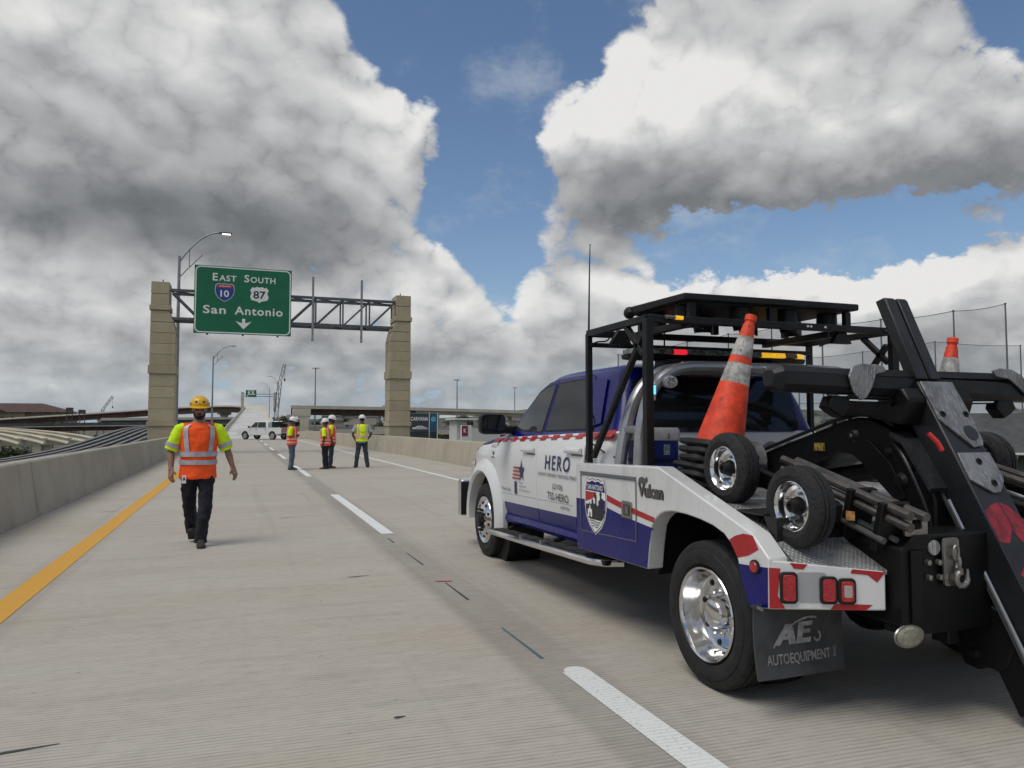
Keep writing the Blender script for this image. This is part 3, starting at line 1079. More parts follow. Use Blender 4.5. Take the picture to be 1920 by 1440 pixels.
# left: dark steel girders sweeping up beside the parapet
sgb = thing("steel_girder_bridge", (-13, 85, GZ), "parallel dark steel girders curving up just beyond the left parapet", "bridge")
base = [(-19.5, 44, -1.5), (-16.2, 58, -1.25), (-14.9, 72, -1.15), (-14.0, 86, -.75), (-13.3, 100, .0), (-12.3, 116, 1.05), (-11.2, 135, 1.5), (-9.8, 158, 1.7)]


def dense(pts, n):
    out = []
    for i in range(len(pts) - 1):
        p0, p1, p2, p3 = (V(pts[max(i - 1, 0)]), V(pts[i]), V(pts[i + 1]), V(pts[min(i + 2, len(pts) - 1)]))
        for j in range(n):
            t = j / n
            out.append(.5 * ((2 * p1) + (p2 - p0) * t + (2 * p0 - 5 * p1 + 4 * p2 - p3) * t * t + (3 * p1 - p0 - 3 * p2 + p3) * t ** 3))
    return out + [V(pts[-1])]


cl_ = dense(base, 4)
for g in range(6):
    o_ = -2.8 + g * 1.05
    sweep(cl_, [(o_ - .22, 0), (o_ + .22, 0), (o_ + .22, -.05), (o_ + .03, -.06), (o_ + .03, -.85), (o_ + .25, -.86), (o_ + .25, -.92), (o_ - .25, -.92), (o_ - .25, -.86), (o_ - .03, -.85), (o_ - .03, -.06), (o_ - .22, -.05)]).build("girder", mat("girder_grey", (.19, .195, .20), .6, .2, var=.3, vs_=.5), sgb)
for i in range(2, len(cl_) - 1, 2):
    p, q = cl_[i], cl_[i + 1]
    d = (q - p).normalized()
    n = V((d.y, -d.x, 0))
    MB().bar(p - n * 2.8 + V((0, 0, -.35)), p + n * 2.4 + V((0, 0, -.35)), .08, .25).build("cross_frame", STEEL_D, sgb)
for i in (4, 12, 20, 27):
    p = cl_[i]
    pier(sgb, p.x, p.y, p.z - .93, 1.8, PALE, (1, .1), 6.5)
for i, (x, y, z, a) in enumerate(((-11.0, 92, -1.4, 20), (-9.6, 96, -.9, 30), (-8.4, 101, -.2, 25))):
    tag(MB().obox((x, y, z - .6), (math.cos(R(a)), 0, math.sin(R(a))), (0, 1, 0), (-math.sin(R(a)), 0, math.cos(R(a))), .28, .5, .95).build("bearing_block", CREAM, bevel=.05),
        ["lowest", "middle", "topmost"][i] + " of three pale blocks stepping up beside the left column", "concrete block", "pale blocks beside the steel girders")

# small sign gantry far up the ramp
fg = thing("far_sign_gantry", (6, 400, 10), "small far sign gantry with two pale posts at the ramp top", "gantry")
FGY = 405
for xx in (.9, 16.6):
    MB().box((xx - .7, FGY - .6, 8.5), (xx + .7, FGY + .6, 18.4)).build("column", PALE, fg, bevel=.05)
    MB().box((xx - .85, FGY - .75, 14.6), (xx + .85, FGY + .75, 15.4)).build("band", PALE, fg, bevel=.03)
MB().bar((1, FGY, 17.4), (16.5, FGY, 17.4), .25, .25).bar((1, FGY, 16.2), (16.5, FGY, 16.2), .25, .25).build("chord", GALV_D, fg)
fs_ = thing("far_guide_sign", (4.9, FGY - 1, 15.8), "small green guide sign far up the ramp, above the white pickup", "sign")
MB().box((2.45, FGY - .9, 15.8), (7.5, FGY - .8, 19.4)).build("panel", GREEN, fs_)
for (a, b_, c, d) in ((3.3, 18.75, 6.6, 19.1), (3.3, 17.0, 6.9, 17.5)):
    MB().box((a, FGY - .93, b_), (c, FGY - .905, d)).build("legend_bar", SWHITE, fs_)
for xx in (3.9, 5.8):
    MB().lathe([(FGY - .93, .5), (FGY - .905, .5)], (xx, 0, 18.1), "y", 12).build("route_shield", SWHITE, fs_)
MB().prism([(3.0, 16.1), (3.7, 16.1), (3.3, 16.7), (3.0, 16.8)], FGY - .93, FGY - .905, 1).build("arrow", SWHITE, fs_)


# ---------------------------------------------------------------- cranes
def crane(x, y, z0, tip, w, label, col, jib=None):
    t = thing("lattice_crane", (x, y, z0), label, "crane", "construction cranes")
    m_ = mat("crane_" + col, {"grey": (.10, .11, .12), "red": (.25, .06, .05)}[col], .6)
    MB().box((x - 2.2, y - 2.5, z0), (x + 2.2, y + 2.5, z0 + 1.2)).build("crawler_base", m_, t)
    MB().box((x - 1.8, y - 2, z0 + 1.21), (x + 1.8, y + 3, z0 + 3.4)).build("cab", m_, t, bevel=.1)
    def lattice(a, b, w_, name):
        a, b = V(a), V(b)
        n = max(4, int((b - a).length / (w_ * 2.2)))
        L = MB()
        d = (b - a).normalized()
        s_ = d.cross(V((0, 1, 0))).normalized() * w_ / 2
        f_ = V((0, 1, 0)) * w_ / 2
        cs = [s_ + f_, s_ - f_, -s_ - f_, -s_ + f_]
        for c in cs:
            L.bar(a + c, b + c, w_ * .16, w_ * .16)
        for i in range(n):
            p, q = a.lerp(b, i / n), a.lerp(b, (i + 1) / n)
            for j in range(4):
                L.bar(p + cs[j], q + cs[(j + 1) % 4], w_ * .1, w_ * .1)
        L.build(name, m_, t)
    lattice((x, y, z0 + 2.5), tip[0], w, "boom")
    for a, b in zip(tip, tip[1:]):
        lattice(a, b, w * .75, "jib")
    e = V(tip[-1])
    MB().tube([e, e - V((0, 0, 7))], .08, 5).build("hoist_line", m_, t)
    MB().box((e.x - .4, y - .4, e.z - 8.2), (e.x + .4, y + .4, e.z - 7)).build("hook_block", m_, t)


crane(15.6, 380, GZ + 6, [(17.6, 380, 22.3), (19.8, 380, 31.0)], 1.7, "tall lattice crane with luffing jib right of the ramp top", "grey")
crane(-94, 600, GZ, [(-91, 600, 13), (-85, 600, 22)], 1.6, "small distant crane above the left flyover, near the left column", "grey")
crane(67, 400, GZ, [(68.5, 400, 6.0), (71.5, 400, 12.2)], 1.0, "tiny distant crane just left of the right gantry column", "grey")
crane(24, 420, GZ + 4, [(27, 420, 9.0), (34, 420, 11.5)], 1.2, "low reddish crane lying along the flyover beside the tall crane", "red")
for xx, zz in ((-80, 6.0), (-74.5, 5.0)):
    t = thing("formwork_tower", (xx, 430, GZ), ("taller" if zz > 5.5 else "shorter") + " dark scaffold tower poking above the left flyover", "scaffold tower", "scaffold towers behind the left flyover")
    for ox in (-1.2, 1.2):
        MB().bar((xx + ox, 430, GZ), (xx + ox, 430, zz + 2.4), .35, .35).build("leg", STEEL_D, t)
    for h in range(int(GZ) + 2, int(zz) + 1, 3):
        MB().bar((xx - 1.2, 430, h), (xx + 1.2, 430, h + 2), .2, .2).build("brace", STEEL_D, t)
    MB().box((xx - 1.5, 429, zz + 2.4), (xx + 1.5, 431, zz + 4.4)).build("platform", STEEL_D, t)

# ---------------------------------------------------------------- buildings
ROOFB = mat("brown_roof", (0.085, 0.05, 0.045), .9, var=.2, vs_=.3)
TANW = mat("tan_stucco", (0.33, 0.27, 0.19), .9, var=.15, vs_=.2)
BROWNW = mat("brown_brick", (0.15, 0.085, 0.065), .9, var=.2, vs_=.4)
DGLASS = mat("dark_glass", (0.012, 0.018, 0.022), .08, spec=.8)
TRIM = mat("white_trim", (0.72, 0.72, 0.70), .6)
GREYS = mat("grey_siding", (0.085, 0.090, 0.085), .8, var=.15, vs_=.6)
GREYR = mat("grey_shingles", (0.075, 0.078, 0.08), .9, var=.25, vs_=.8, bump=.3, bs=6)
STONE = mat("brown_stone", (0.19, 0.135, 0.085), .9, var=.35, vs_=1.6, col2=(.11, .08, .055), bump=.4, bs=3)

# hotel, far left
h_ = thing("hotel_building", (-170, 640, GZ), "tan multi-storey hotel with brown hipped roof at the far left edge", "building")
HX0, HX1, HY = -234, -119, 640
MB().box((HX0, HY, GZ), (HX1, HY + 30, 11.0)).build("wall", TANW, h_)
MB().box((HX0 + 25, HY - 3, GZ), (HX1 - 28, HY - .01, 11.4)).build("wall", TANW, h_)
rf = MB()
rf.raw([(HX0 - 2, HY - 5, 11.2), (HX1 + 2, HY - 5, 11.2), (HX1 + 2, HY + 32, 11.2), (HX0 - 2, HY + 32, 11.2), (HX0 + 14, HY + 13, 18.0), (HX1 - 20, HY + 13, 18.0)], [(0, 1, 5, 4), (1, 2, 5), (2, 3, 4, 5), (3, 0, 4), (3, 2, 1, 0)])
rfo = rf.build("roof", ROOFB, h_)
MB().raw([(-180, HY - 5.5, 11.3), (-158, HY - 5.5, 11.3), (-169, HY - 5.5, 16.6), (-180, HY + 12, 11.3), (-158, HY + 12, 11.3), (-169, HY + 12, 16.6)], [(0, 1, 2), (0, 2, 5, 3), (1, 4, 5, 2)]).build("dormer", ROOFB, rfo)
for fl in range(5):
    for i in range(18):
        x = HX0 + 4 + i * 6.2
        yy = HY - 3.08 if HX0 + 25 < x < HX1 - 30 else HY - .08
        MB().box((x, yy, GZ + 2 + fl * 3.9), (x + 1.8, yy + .07, GZ + 4.2 + fl * 3.9)).build("window", DGLASS, h_)

# dark glass car tower with white lettering
ct = thing("glass_tower", (27.4, 120, GZ), "dark glass tower with white lettering beside the right gantry column", "building")
CX0, CX1, CY, CZ1 = 25.5, 28.75, 120, 3.5
MB().box((CX0, CY, GZ), (CX1 + 1.35, CY + 7, CZ1)).build("glass_body", mat("tower_glass", (.015, .03, .035), .12, spec=.7), ct)
for xx in (CX0, CX1, CX1 + 1.35):
    MB().box((xx - .06, CY - .06, GZ), (xx + .06, CY + .06, CZ1 + .05)).build("mullion", TRIM, ct)
for zz in (-3, .55, CZ1 - .1):
    MB().box((CX0 - .05, CY - .05, zz), (CX1 + 1.355, CY - .002, zz + .09)).build("transom", GALV, ct)
    MB().box((CX0 + .2, CY + .3, zz), (CX1, CY + .33, zz + .08)).build("floor_edge", GALV, ct)
decal("lettering", fit_text("CARVANA", 2.9, .62, .03), lambda a, b: (CX0 + 1.62 + a, CY - .07, 2.55 + b), SWHITE, ct)
MB().box((CX1 + .1, CY - .035, .8), (CX1 + 1.25, CY - .004, CZ1 - .2)).build("blue_panel", mat("tower_blue", (.01, .10, .17), .3), ct)
MB().lathe([(CY - .06, .42), (CY - .037, .42)], (CX1 + .68, 0, 2.5), "y", 14).build("round_logo", mat("tower_cyan", (.12, .42, .6), .4), ct)
cr_ = MB()
cr_.prism([(25.9, .82), (28.3, .82), (28.35, 1.05), (27.9, 1.22), (27.5, 1.42), (26.8, 1.42), (26.4, 1.2), (25.9, 1.1)], CY - .9, CY - .1, 1)
tag(cr_.build("displayed_car", mat("silver_car", (.5, .52, .54), .3, .3), bevel=.06), "silver car shown behind the front of the dark glass tower", "car")


def house(x, y, w, d, h, roof_h, wall, roof, label, group=None, cat="house", rz=0.0, nwin=3, z0=GZ):
    label = "small %s house with %s roof %s" % (HUES[wall], RUES[roof], label)
    wall, roof = WALLS[wall], ROOFS[roof]
    t = thing("house", (x, y, z0), label, cat, group)
    M = Matrix.Translation((x, y, z0)) @ Matrix.Rotation(rz, 4, "Z")
    MB().box((-w / 2, -d / 2, 0), (w / 2, d / 2, h)).xf(M).build("wall", wall, t)
    MB().raw([(-w / 2 - .5, -d / 2 - .5, h), (w / 2 + .5, -d / 2 - .5, h), (w / 2 + .5, d / 2 + .5, h), (-w / 2 - .5, d / 2 + .5, h), (-w / 2 - .5, 0, h + roof_h), (w / 2 + .5, 0, h + roof_h)],
             [(0, 1, 5, 4), (2, 3, 4, 5), (1, 2, 5), (3, 0, 4), (3, 2, 1, 0)]).xf(M).build("roof", roof, t)
    for i in range(nwin):
        u = -w / 2 + w * (i + .5) / nwin
        for fl in range(max(1, int(h / 3))):
            MB().box((u - .7, -d / 2 - .06, fl * 3 + 1.0), (u + .7, -d / 2 - .01, fl * 3 + 2.5)).xf(M).build("window", DGLASS, t)
    return t


# clubhouse-like grey house with brick and white trim, right edge; gabled shop seen through the rack
def apartment():
    t = thing("apartment_building", (92, 64, GZ), "grey-roofed apartment building with white trim and brown stone at right edge", "building")
    # local frame: front along u, towards the camera; placed by matrix
    M = Matrix.Translation((76.5, 61, GZ)) @ Matrix.Rotation(R(-38), 4, "Z")
    L = 34
    MB().box((-6, 0, 0), (L, 12, 6.6)).xf(M).build("wall", GREYS, t)
    MB().box((2.0, -1.6, 0), (L, -.01, 3.9)).xf(M).build("stone_wall", STONE, t)
    MB().box((2.0, -1.6, 3.91), (L, -.01, 6.6)).xf(M).build("wall", GREYS, t)
    MB().raw([(-7, -2.6, 6.5), (L + 1, -2.6, 6.5), (L + 1, 13, 6.5), (-7, 13, 6.5), (-7, 5.5, 10.9), (L + 1, 5.5, 10.9)], [(0, 1, 5, 4), (2, 3, 4, 5), (1, 2, 5), (3, 0, 4), (3, 2, 1, 0)]).xf(M).build("roof", GREYR, t)
    MB().box((-7, -2.75, 6.38), (L + 1, -2.6, 6.62)).xf(M).build("fascia", TRIM, t)
    MB().box((2, -1.68, 3.85), (L, -1.6, 4.1)).xf(M).build("trim_band", TRIM, t)
    for i in range(12):
        MB().bar((2.6 + i * 1.2, -1.6, 5.6), (2.6 + i * 1.2, -2.55, 6.4), .14, .14).xf(M).build("bracket", TRIM, t)
    for i, u in enumerate((4.6, 9.0, 13.6, 18, 22.5)):
        for zz in (4.3, 1.3):
            w = MB().box((u, -1.69, zz), (u + 1.5, -1.62, zz + 1.5)).xf(M).build("window", DGLASS, t)
            fr = MB()
            fr.box((u - .16, -1.74, zz - .16), (u, -1.61, zz + 1.62)).box((u + 1.5, -1.74, zz - .16), (u + 1.66, -1.61, zz + 1.62)).box((u - .3, -1.78, zz + 1.5), (u + 1.8, -1.61, zz + 1.74)).box((u - .2, -1.77, zz - .2), (u + 1.7, -1.61, zz)).box((u + .7, -1.72, zz), (u + .78, -1.62, zz + 1.5))
            fr.xf(M).build("window_frame", TRIM, w)
    # arched white gable frame beside the eave
    pts = [(-3.2 + 3.4 * i / 10, -2.7, 6.6 + 1.5 * math.sin(math.pi * i / 10)) for i in range(11)]
    MB().tube(pts, .10, 6).xf(M).build("arched_trim", TRIM, t)


apartment()
gs = thing("gabled_shop", (50, 60, GZ), "dark gabled shop with white trim and red lettering seen behind the tow truck", "building")
M = Matrix.Translation((50.6, 60.5, GZ)) @ Matrix.Rotation(R(-30), 4, "Z")
MB().prism([(-3.2, 0), (3.2, 0), (3.2, 7.6), (0, 10.3), (-3.2, 7.6)], 0, 14, 1).xf(M).build("wall", GREYS, gs)
MB().prism([(-3.6, 7.3), (0, 10.4), (3.6, 7.3), (3.6, 7.6), (0, 10.75), (-3.6, 7.6)], -.5, 14.5, 1).xf(M).build("roof", GREYR, gs)
MB().prism([(-3.65, 7.25), (0, 10.35), (3.65, 7.25), (3.65, 7.5), (0, 10.62), (-3.65, 7.5)], -.62, -.5, 1).xf(M).build("gable_trim", TRIM, gs)
MB().box((3.21, 1, 0), (17, 13, 7.2)).xf(M).build("wall", GREYS, gs)
MB().raw([(3.2, .4, 7.2), (17.5, .4, 7.2), (17.5, 13.6, 7.2), (3.2, 13.6, 7.2), (3.2, 7, 9.6), (17.5, 7, 9.6)], [(0, 1, 5, 4), (2, 3, 4, 5), (1, 2, 5), (3, 0, 4)]).xf(M).build("roof", GREYR, gs)
MB().box((-2.2, -.08, 7.3), (1.0, -.01, 7.65)).xf(M).build("sign_band", TRIM, gs)
MB().box((-2.2, -.08, 6.6), (1.2, -.01, 7.15)).xf(M).build("sign_band", mat("shop_red", (.38, .06, .07), .6), gs)
MB().box((-2.0, -.10, 8.4), (-1.2, -.01, 9.2)).xf(M).build("emblem", TRIM, gs)
for u in (-1.8, .8, 4.6, 7.2, 10):
    yy = -.1 if u < 3 else .9
    w = MB().box((u, yy + .02, 4.4), (u + 1.2, yy + .09, 5.9)).xf(M).build("window", DGLASS, gs)
    MB().box((u - .14, yy - .03, 4.26), (u - .01, yy + .08, 6.05)).box((u + 1.21, yy - .03, 4.26), (u + 1.34, yy + .08, 6.05)).box((u - .2, yy - .04, 5.91), (u + 1.4, yy + .08, 6.1)).box((u + .56, yy - .02, 4.4), (u + .64, yy + .03, 5.9)).xf(M).build("window_frame", TRIM, w)

# white low building, red pylon and wall near the mirror
wb = thing("white_flat_building", (46, 162, GZ), "white flat-roofed building with small dark windows above the tow truck's hood", "building")
MB().box((44.4, 160, GZ), (48.2, 166, 3.0)).build("wall", mat("white_render", (.62, .61, .58), .8), wb, bevel=.05)
MB().box((46.4, 158.5, GZ), (54, 159.99, .9)).build("wall", MATS["white_render"], wb)
MB().box((43.6, 158, 2.7), (49, 166.5, 3.05)).build("roof_slab", TRIM, wb)
for u in (46.8, 47.6):
    MB().box((u, 159.9, 1.4), (u + .6, 159.99, 2.4)).build("window", DGLASS, wb)
py_ = thing("pylon_sign", (32, 110, GZ), "white pylon sign with dark red round logo below the mirror", "sign")
MB().box((31.3, 110, GZ), (32.9, 110.5, 1.5)).build("panel", TRIM, py_, bevel=.03)
MB().box((31.35, 109.95, -.1), (32.3, 109.99, 1.45)).build("logo_field", mat("pylon_red", (.22, .03, .05), .5), py_)
decal("lettering", fit_text("K", .42, .62, .03), lambda a, b: (31.85 + a, 109.93, .7 + b), SWHITE, py_)
tag(MB().box((24, 90, GZ), (31, 96, -1.2)).build("flat_roof_shed", mat("shed_red", (.10, .035, .035), .8), bevel=.05), "low dark red shed roof behind the right parapet, near the hood", "shed")

rr = random.Random(11)
HUES = ["cream", "tan", "dark grey", "white"]
RUES = ["black", "brown", "slate"]


def pick():
    return rr.randrange(4), rr.randrange(3)


WALLS = [mat("house_wall_a", (.42, .40, .36), .9), mat("house_wall_b", (.33, .29, .24), .9), mat("house_wall_c", (.22, .22, .22), .9), mat("house_wall_d", (.52, .50, .47), .9)]
ROOFS = [mat("house_roof_a", (.10, .095, .09), .9), mat("house_roof_b", (.16, .14, .12), .9), mat("house_roof_c", (.07, .075, .085), .9)]
for i in range(22):
    x = 24 + i * 5.4 + rr.uniform(-2, 2)
    y = rr.uniform(330, 420)
    house(x * y / 300, y, rr.uniform(9, 16), 9, rr.uniform(5, 9), rr.uniform(1.5, 3), *pick(), "below the long flyovers", "distant houses below the flyovers", rz=rr.uniform(-.5, .5))
RIDGE = [(20 + i * 42, 720 - i * 8, 5.5 + 1.8 * math.sin(i * 1.1) + .28 * i) for i in range(13)]
hill("town_hill", RIDGE, 330, HILLM)


def on_ridge(u, t):
    """a spot on the town hill: u along it, t from -1 (foot) to 0 (crest)"""
    i = min(11, int(u * 12))
    f_ = u * 12 - i
    x, y, z = (RIDGE[i][j] + (RIDGE[i + 1][j] - RIDGE[i][j]) * f_ for j in range(3))
    d = math.hypot(x, y)
    h = interp_([-1, -.75, -.5, -.25, 0], [0, .3, .55, .82, 1], t)
    return x + x / d * 330 * t, y + y / d * 330 * t, GZ - 1 + (z - GZ + 1) * h


def interp_(xs_, ys2, v):
    for i in range(len(xs_) - 1):
        if v <= xs_[i + 1]:
            return ys2[i] + (ys2[i + 1] - ys2[i]) * (v - xs_[i]) / (xs_[i + 1] - xs_[i])
    return ys2[-1]


for i in range(70):
    x, y, z = on_ridge(rr.uniform(.01, .98), rr.uniform(-.85, -.08))
    house(x, y, rr.uniform(9, 20), 9, rr.uniform(4, 7), rr.uniform(1.2, 2.6), *pick(), "on the town hill behind the workers and gantry", "town hill houses", rz=rr.uniform(-.6, .6), z0=z - .8)
for i in range(16):
    x, y = 300 + i * 15 + rr.uniform(-5, 5), 400 - i * 11 + rr.uniform(-15, 15)
    house(x, y, rr.uniform(10, 15), 9, rr.uniform(4, 6), 2.2, 3 if i % 2 else 0, rr.randrange(3), "on the green hillside behind the nets", "hillside houses behind the nets", z0=1.5 + 3.0 * math.sin(min(1.5, i * .14)), rz=rr.uniform(-.8, .2))

# ---------------------------------------------------------------- trees
LEAF = [mat("foliage_a", (.045, .068, .022), .8, var=.4, vs_=.8), mat("foliage_b", (.060, .078, .030), .8, var=.4, vs_=.8)]
BARK = mat("bark", (.07, .055, .04), .9, var=.3, vs_=3)


def crown_mesh(seed):
    r_ = random.Random(seed)
    b = MB()
    lobes = [(r_.uniform(-.55, .55), r_.uniform(-.55, .55), r_.uniform(-.4, .6), r_.uniform(.35, .6)) for _ in range(8)]
    for _ in range(1100):
        l = r_.choice(lobes)
        d = V((r_.gauss(0, 1), r_.gauss(0, 1), r_.gauss(0, .8))).normalized() * l[3] * r_.uniform(.55, 1.05)
        c = V(l[:3]) + d
        a = V((r_.gauss(0, 1), r_.gauss(0, 1), r_.gauss(0, 1))).normalized()
        u = a.orthogonal().normalized() * r_.uniform(.05, .11)
        w = a.cross(u).normalized() * r_.uniform(.04, .08)
        b.raw([c - u, c - w * .7, c + u, c + w], [(0, 1, 2, 3)])
    me = bpy.data.meshes.new("crown")
    me.from_pydata(b.v, [], b.f)
    me.materials.append(LEAF[seed % 2])
    return me


CROWNS = [crown_mesh(i) for i in range(3)]
tb = MB()
tb.tube([(0, 0, 0), (.02, 0, .25), (0, .02, .6)], [.055, .04, .02], 7)
for a in (0, 2.1, 4.2):
    tb.tube([(0, 0, .35), (.22 * math.cos(a), .22 * math.sin(a), .62)], [.025, .008], 5)
TRUNK = tb.mesh("trunk")
TRUNK.materials.append(BARK)


def tree(x, y, z0, h, w, label, group, seed):
    t = thing("leafy_tree", (x, y, z0), label, "tree", group)
    tr = bpy.data.objects.new("trunk", TRUNK)
    cr = bpy.data.objects.new("crown", CROWNS[seed % 3])
    for o, loc, sc in ((tr, (0, 0, 0), (h, h, h)), (cr, (0, 0, h * .62), (w, w, h * .42))):
        COL.objects.link(o)
        o.parent = t
        o.location = loc
        o.scale = sc
    cr.rotation_euler = (0, 0, seed * 1.3)


for i in range(46):
    y = rr.uniform(150, 420)
    u = rr.uniform(.04, .36)
    tree(u * y, y, GZ, rr.uniform(5, 8.5), rr.uniform(3, 5), "dark leafy tree among houses below the flyovers", "trees below the flyovers", i)
for i, (x, y, h, w) in enumerate(((31.5, 122, 6.8, 2.6), (33.2, 124, 6.0, 2.6), (34.6, 119, 5.4, 2.2))):
    tree(x, y, GZ, h, w, ("leftmost", "middle", "rightmost")[i] + " of three green trees right of the dark glass tower", "trees beside the glass tower", i)
for i in range(26):
    x, y = 240 + i * 17 + rr.uniform(-8, 8), 372 - i * 9 + rr.uniform(-25, 25)
    tree(x, y, 0 + rr.uniform(-2, 2), rr.uniform(4, 6.5), rr.uniform(3, 5), "rounded tree on the green hillside behind the nets", "hillside trees behind the nets", i)
for i in range(80):
    x, y, z = on_ridge(rr.uniform(.0, .99), rr.uniform(-.9, -.02))
    tree(x, y, z - .6, rr.uniform(5, 9), rr.uniform(3, 6), "dark leafy tree between houses on the town hill", "town hill trees", i)
for i in range(14):
    y = rr.uniform(110, 240)
    tree(-rr.uniform(.14, .29) * y, y, GZ, rr.uniform(4, 7), rr.uniform(2.5, 4), "dark tree below the bridges at left", "trees below the left bridges", i)

# ---------------------------------------------------------------- driving range nets
NETM = bpy.data.materials.new("range_net")
NETM.use_nodes = True
k = NT(NETM.node_tree)
bb = NETM.node_tree.nodes["Principled BSDF"]
bb.inputs["Base Color"].default_value = (.10, .11, .12, 1)
bb.inputs["Roughness"].default_value = .9
bb.inputs["Alpha"].default_value = .20
POLEM = mat("net_pole", (.16, .17, .18), .6, .2)
NETC = mat("net_cable", (.07, .075, .08), .7)
netg = "tall poles of the driving range nets"


def net_row(pts, who):
    prev = None
    for i, (x, y, zt) in enumerate(pts):
        t = thing("net_pole", (x, y, GZ), ["first", "second", "third", "fourth", "fifth", "sixth", "seventh", "eighth", "ninth"][i] + " net pole from the right, " + who, "net pole", netg)
        MB().tube([(x, y, GZ), (x, y, zt)], [.20, .12], 8).build("shaft", POLEM, t)
        MB().lathe([(zt, .2), (zt + .15, .2)], (x, y, 0), "z", 8).build("cap", POLEM, t)
    n = thing("range_net", (pts[0][0], pts[0][1], GZ), "see-through dark netting hung " + who, "net", "driving range nets")
    for a, b in zip(pts, pts[1:]):
        q = MB()
        cols = 6
        top = [(a[0] + (b[0] - a[0]) * i / cols, a[1] + (b[1] - a[1]) * i / cols, a[2] + (b[2] - a[2]) * i / cols - .3 * math.sin(math.pi * i / cols)) for i in range(cols + 1)]
        q.loft([[(x, y, GZ + 3) for x, y, z in top], top], cap=False, closed=False)
        q.build("panel", NETM, n, smooth=0)
        for f in (0, .42, .72):
            MB().tube([(x, y, z - f * (z - GZ)) for x, y, z in top], .05, 4).build("cable", NETC, n)


net_row([(x, y, z) for x, y, z in ((119.0, 90, 21.6), (108, 90.5, 19.9), (97.5, 95, 18.6), (91, 101, 18.4), (88, 110, 18.6), (84, 117, 18.2), (81, 126, 17.6), (78, 134, 17.0), (75, 143, 16.4))], "in the nearer row behind the tow truck")
net_row([(x, y, z) for x, y, z in ((152, 112, 18), (140, 122, 19.4), (130, 132, 17.8), (121, 142, 17.0), (113, 153, 16.5), (105, 164, 16.0), (98, 175, 15.5), (92, 186, 15))], "in the farther row behind the cone")

# ================================================================ tow truck
XC = 3.66
BELT = lambda y: 1.338 + (7.55 - y) * 0.034
LOWB = lambda y: 0.665 + (7.70 - y) * 0.020


def paint_white():
    return mat("white_paint", (0.70, 0.715, 0.72), 0.30, coat=0.5, var=0.06, vs_=2.5, scratch=((2.5, 2.5, .5), (.47, .465, .44), .52, .80))


PW = paint_white()
PBLUE = mat("blue_paint", srgb(12, 17, 104), 0.3, coat=0.12, var=0.1, vs_=2, spec=.3)
PRED = mat("red_vinyl", srgb(176, 26, 34), 0.4, coat=0.2, var=0.15, vs_=6)
PBLK = mat("satin_black", (0.006, 0.0065, 0.0075), 0.5, var=0.3, vs_=5, bump=.05, bs=60, spec=.35)
PBLK2 = mat("boom_black", (0.0045, 0.0048, 0.0055), 0.48, var=0.4, vs_=3, spec=.28, scratch=((40, 26, 26), (.055, .057, .06), .66, .76))
RUB = mat("tyre_rubber", (0.013, 0.0135, 0.0145), 0.78, var=0.35, vs_=14, bump=.25, bs=90)
FLAPM = mat("mudflap_rubber", (0.026, 0.028, 0.030), 0.75, var=0.5, vs_=6, col2=(.055, .057, .06), scratch=((90, 90, 3), (.09, .092, .095), .60, .78))
CHROME = mat("polished_aluminium", (0.72, 0.72, 0.72), 0.13, 1.0, var=.08, vs_=5)
ALU = mat("silver_tube", (0.40, 0.41, 0.42), 0.34, .75, var=.2, vs_=6)
WORN = mat("worn_steel", (0.25, 0.255, 0.265), 0.40, .4, var=.45, vs_=5, col2=(.12, .123, .13), scratch=((190, 16, 22), (.55, .56, .57), .50, .72))
GLS = mat("tinted_glass", (0.014, 0.016, 0.017), 0.06, spec=.45)
GLS2 = mat("clear_tint_glass", (0.03, 0.034, 0.035), 0.05, spec=.7)
LENSR = mat("red_lens", (0.36, 0.012, 0.016), 0.22, coat=.6, var=.5, vs_=70, col2=(.16, .004, .008), bump=.5, bs=110, emit=(1, .02, .03), es=.06)
LENSW = mat("clear_lens", (0.55, 0.56, 0.52), 0.18, coat=.5, var=.4, vs_=50, bump=.4, bs=90)
STEEL = mat("bare_steel", (0.36, 0.35, 0.33), 0.38, .85, var=.35, vs_=12, bump=.1, bs=60)
NAVY = mat("navy_vinyl", srgb(34, 38, 92), .4)


def diamond_plate():
    m_ = bpy.data.materials.new("diamond_plate")
    m_.use_nodes = True
    k = NT(m_.node_tree)
    b = m_.node_tree.nodes["Principled BSDF"]
    tc = k.n("ShaderNodeTexCoord").outputs["Object"]
    x, y, z = k.xyz(tc)
    u, w = k.add(k.mul(x, 118.0), k.mul(y, 118.0)), k.sub(k.mul(x, 118.0), k.mul(y, 118.0))
    d = k.mul(k.m("SINE", u), k.m("SINE", w))
    d2 = k.m("ABSOLUTE", d)
    k.put(b.inputs["Base Color"], k.mix(k.step(k.noise(tc, 7, 6, .65), .4, .65), (.50, .52, .53), (.28, .28, .275)))
    b.inputs["Metallic"].default_value = .55
    b.inputs["Roughness"].default_value = .42
    bn = k.n("ShaderNodeBump")
    bn.inputs["Strength"].default_value = .8
    bn.inputs["Distance"].default_value = .004
    k.put(bn.inputs["Height"], k.step(d2, .35, .8))
    k.put(b.inputs["Normal"], bn.outputs[0])
    return m_


DIA = diamond_plate()


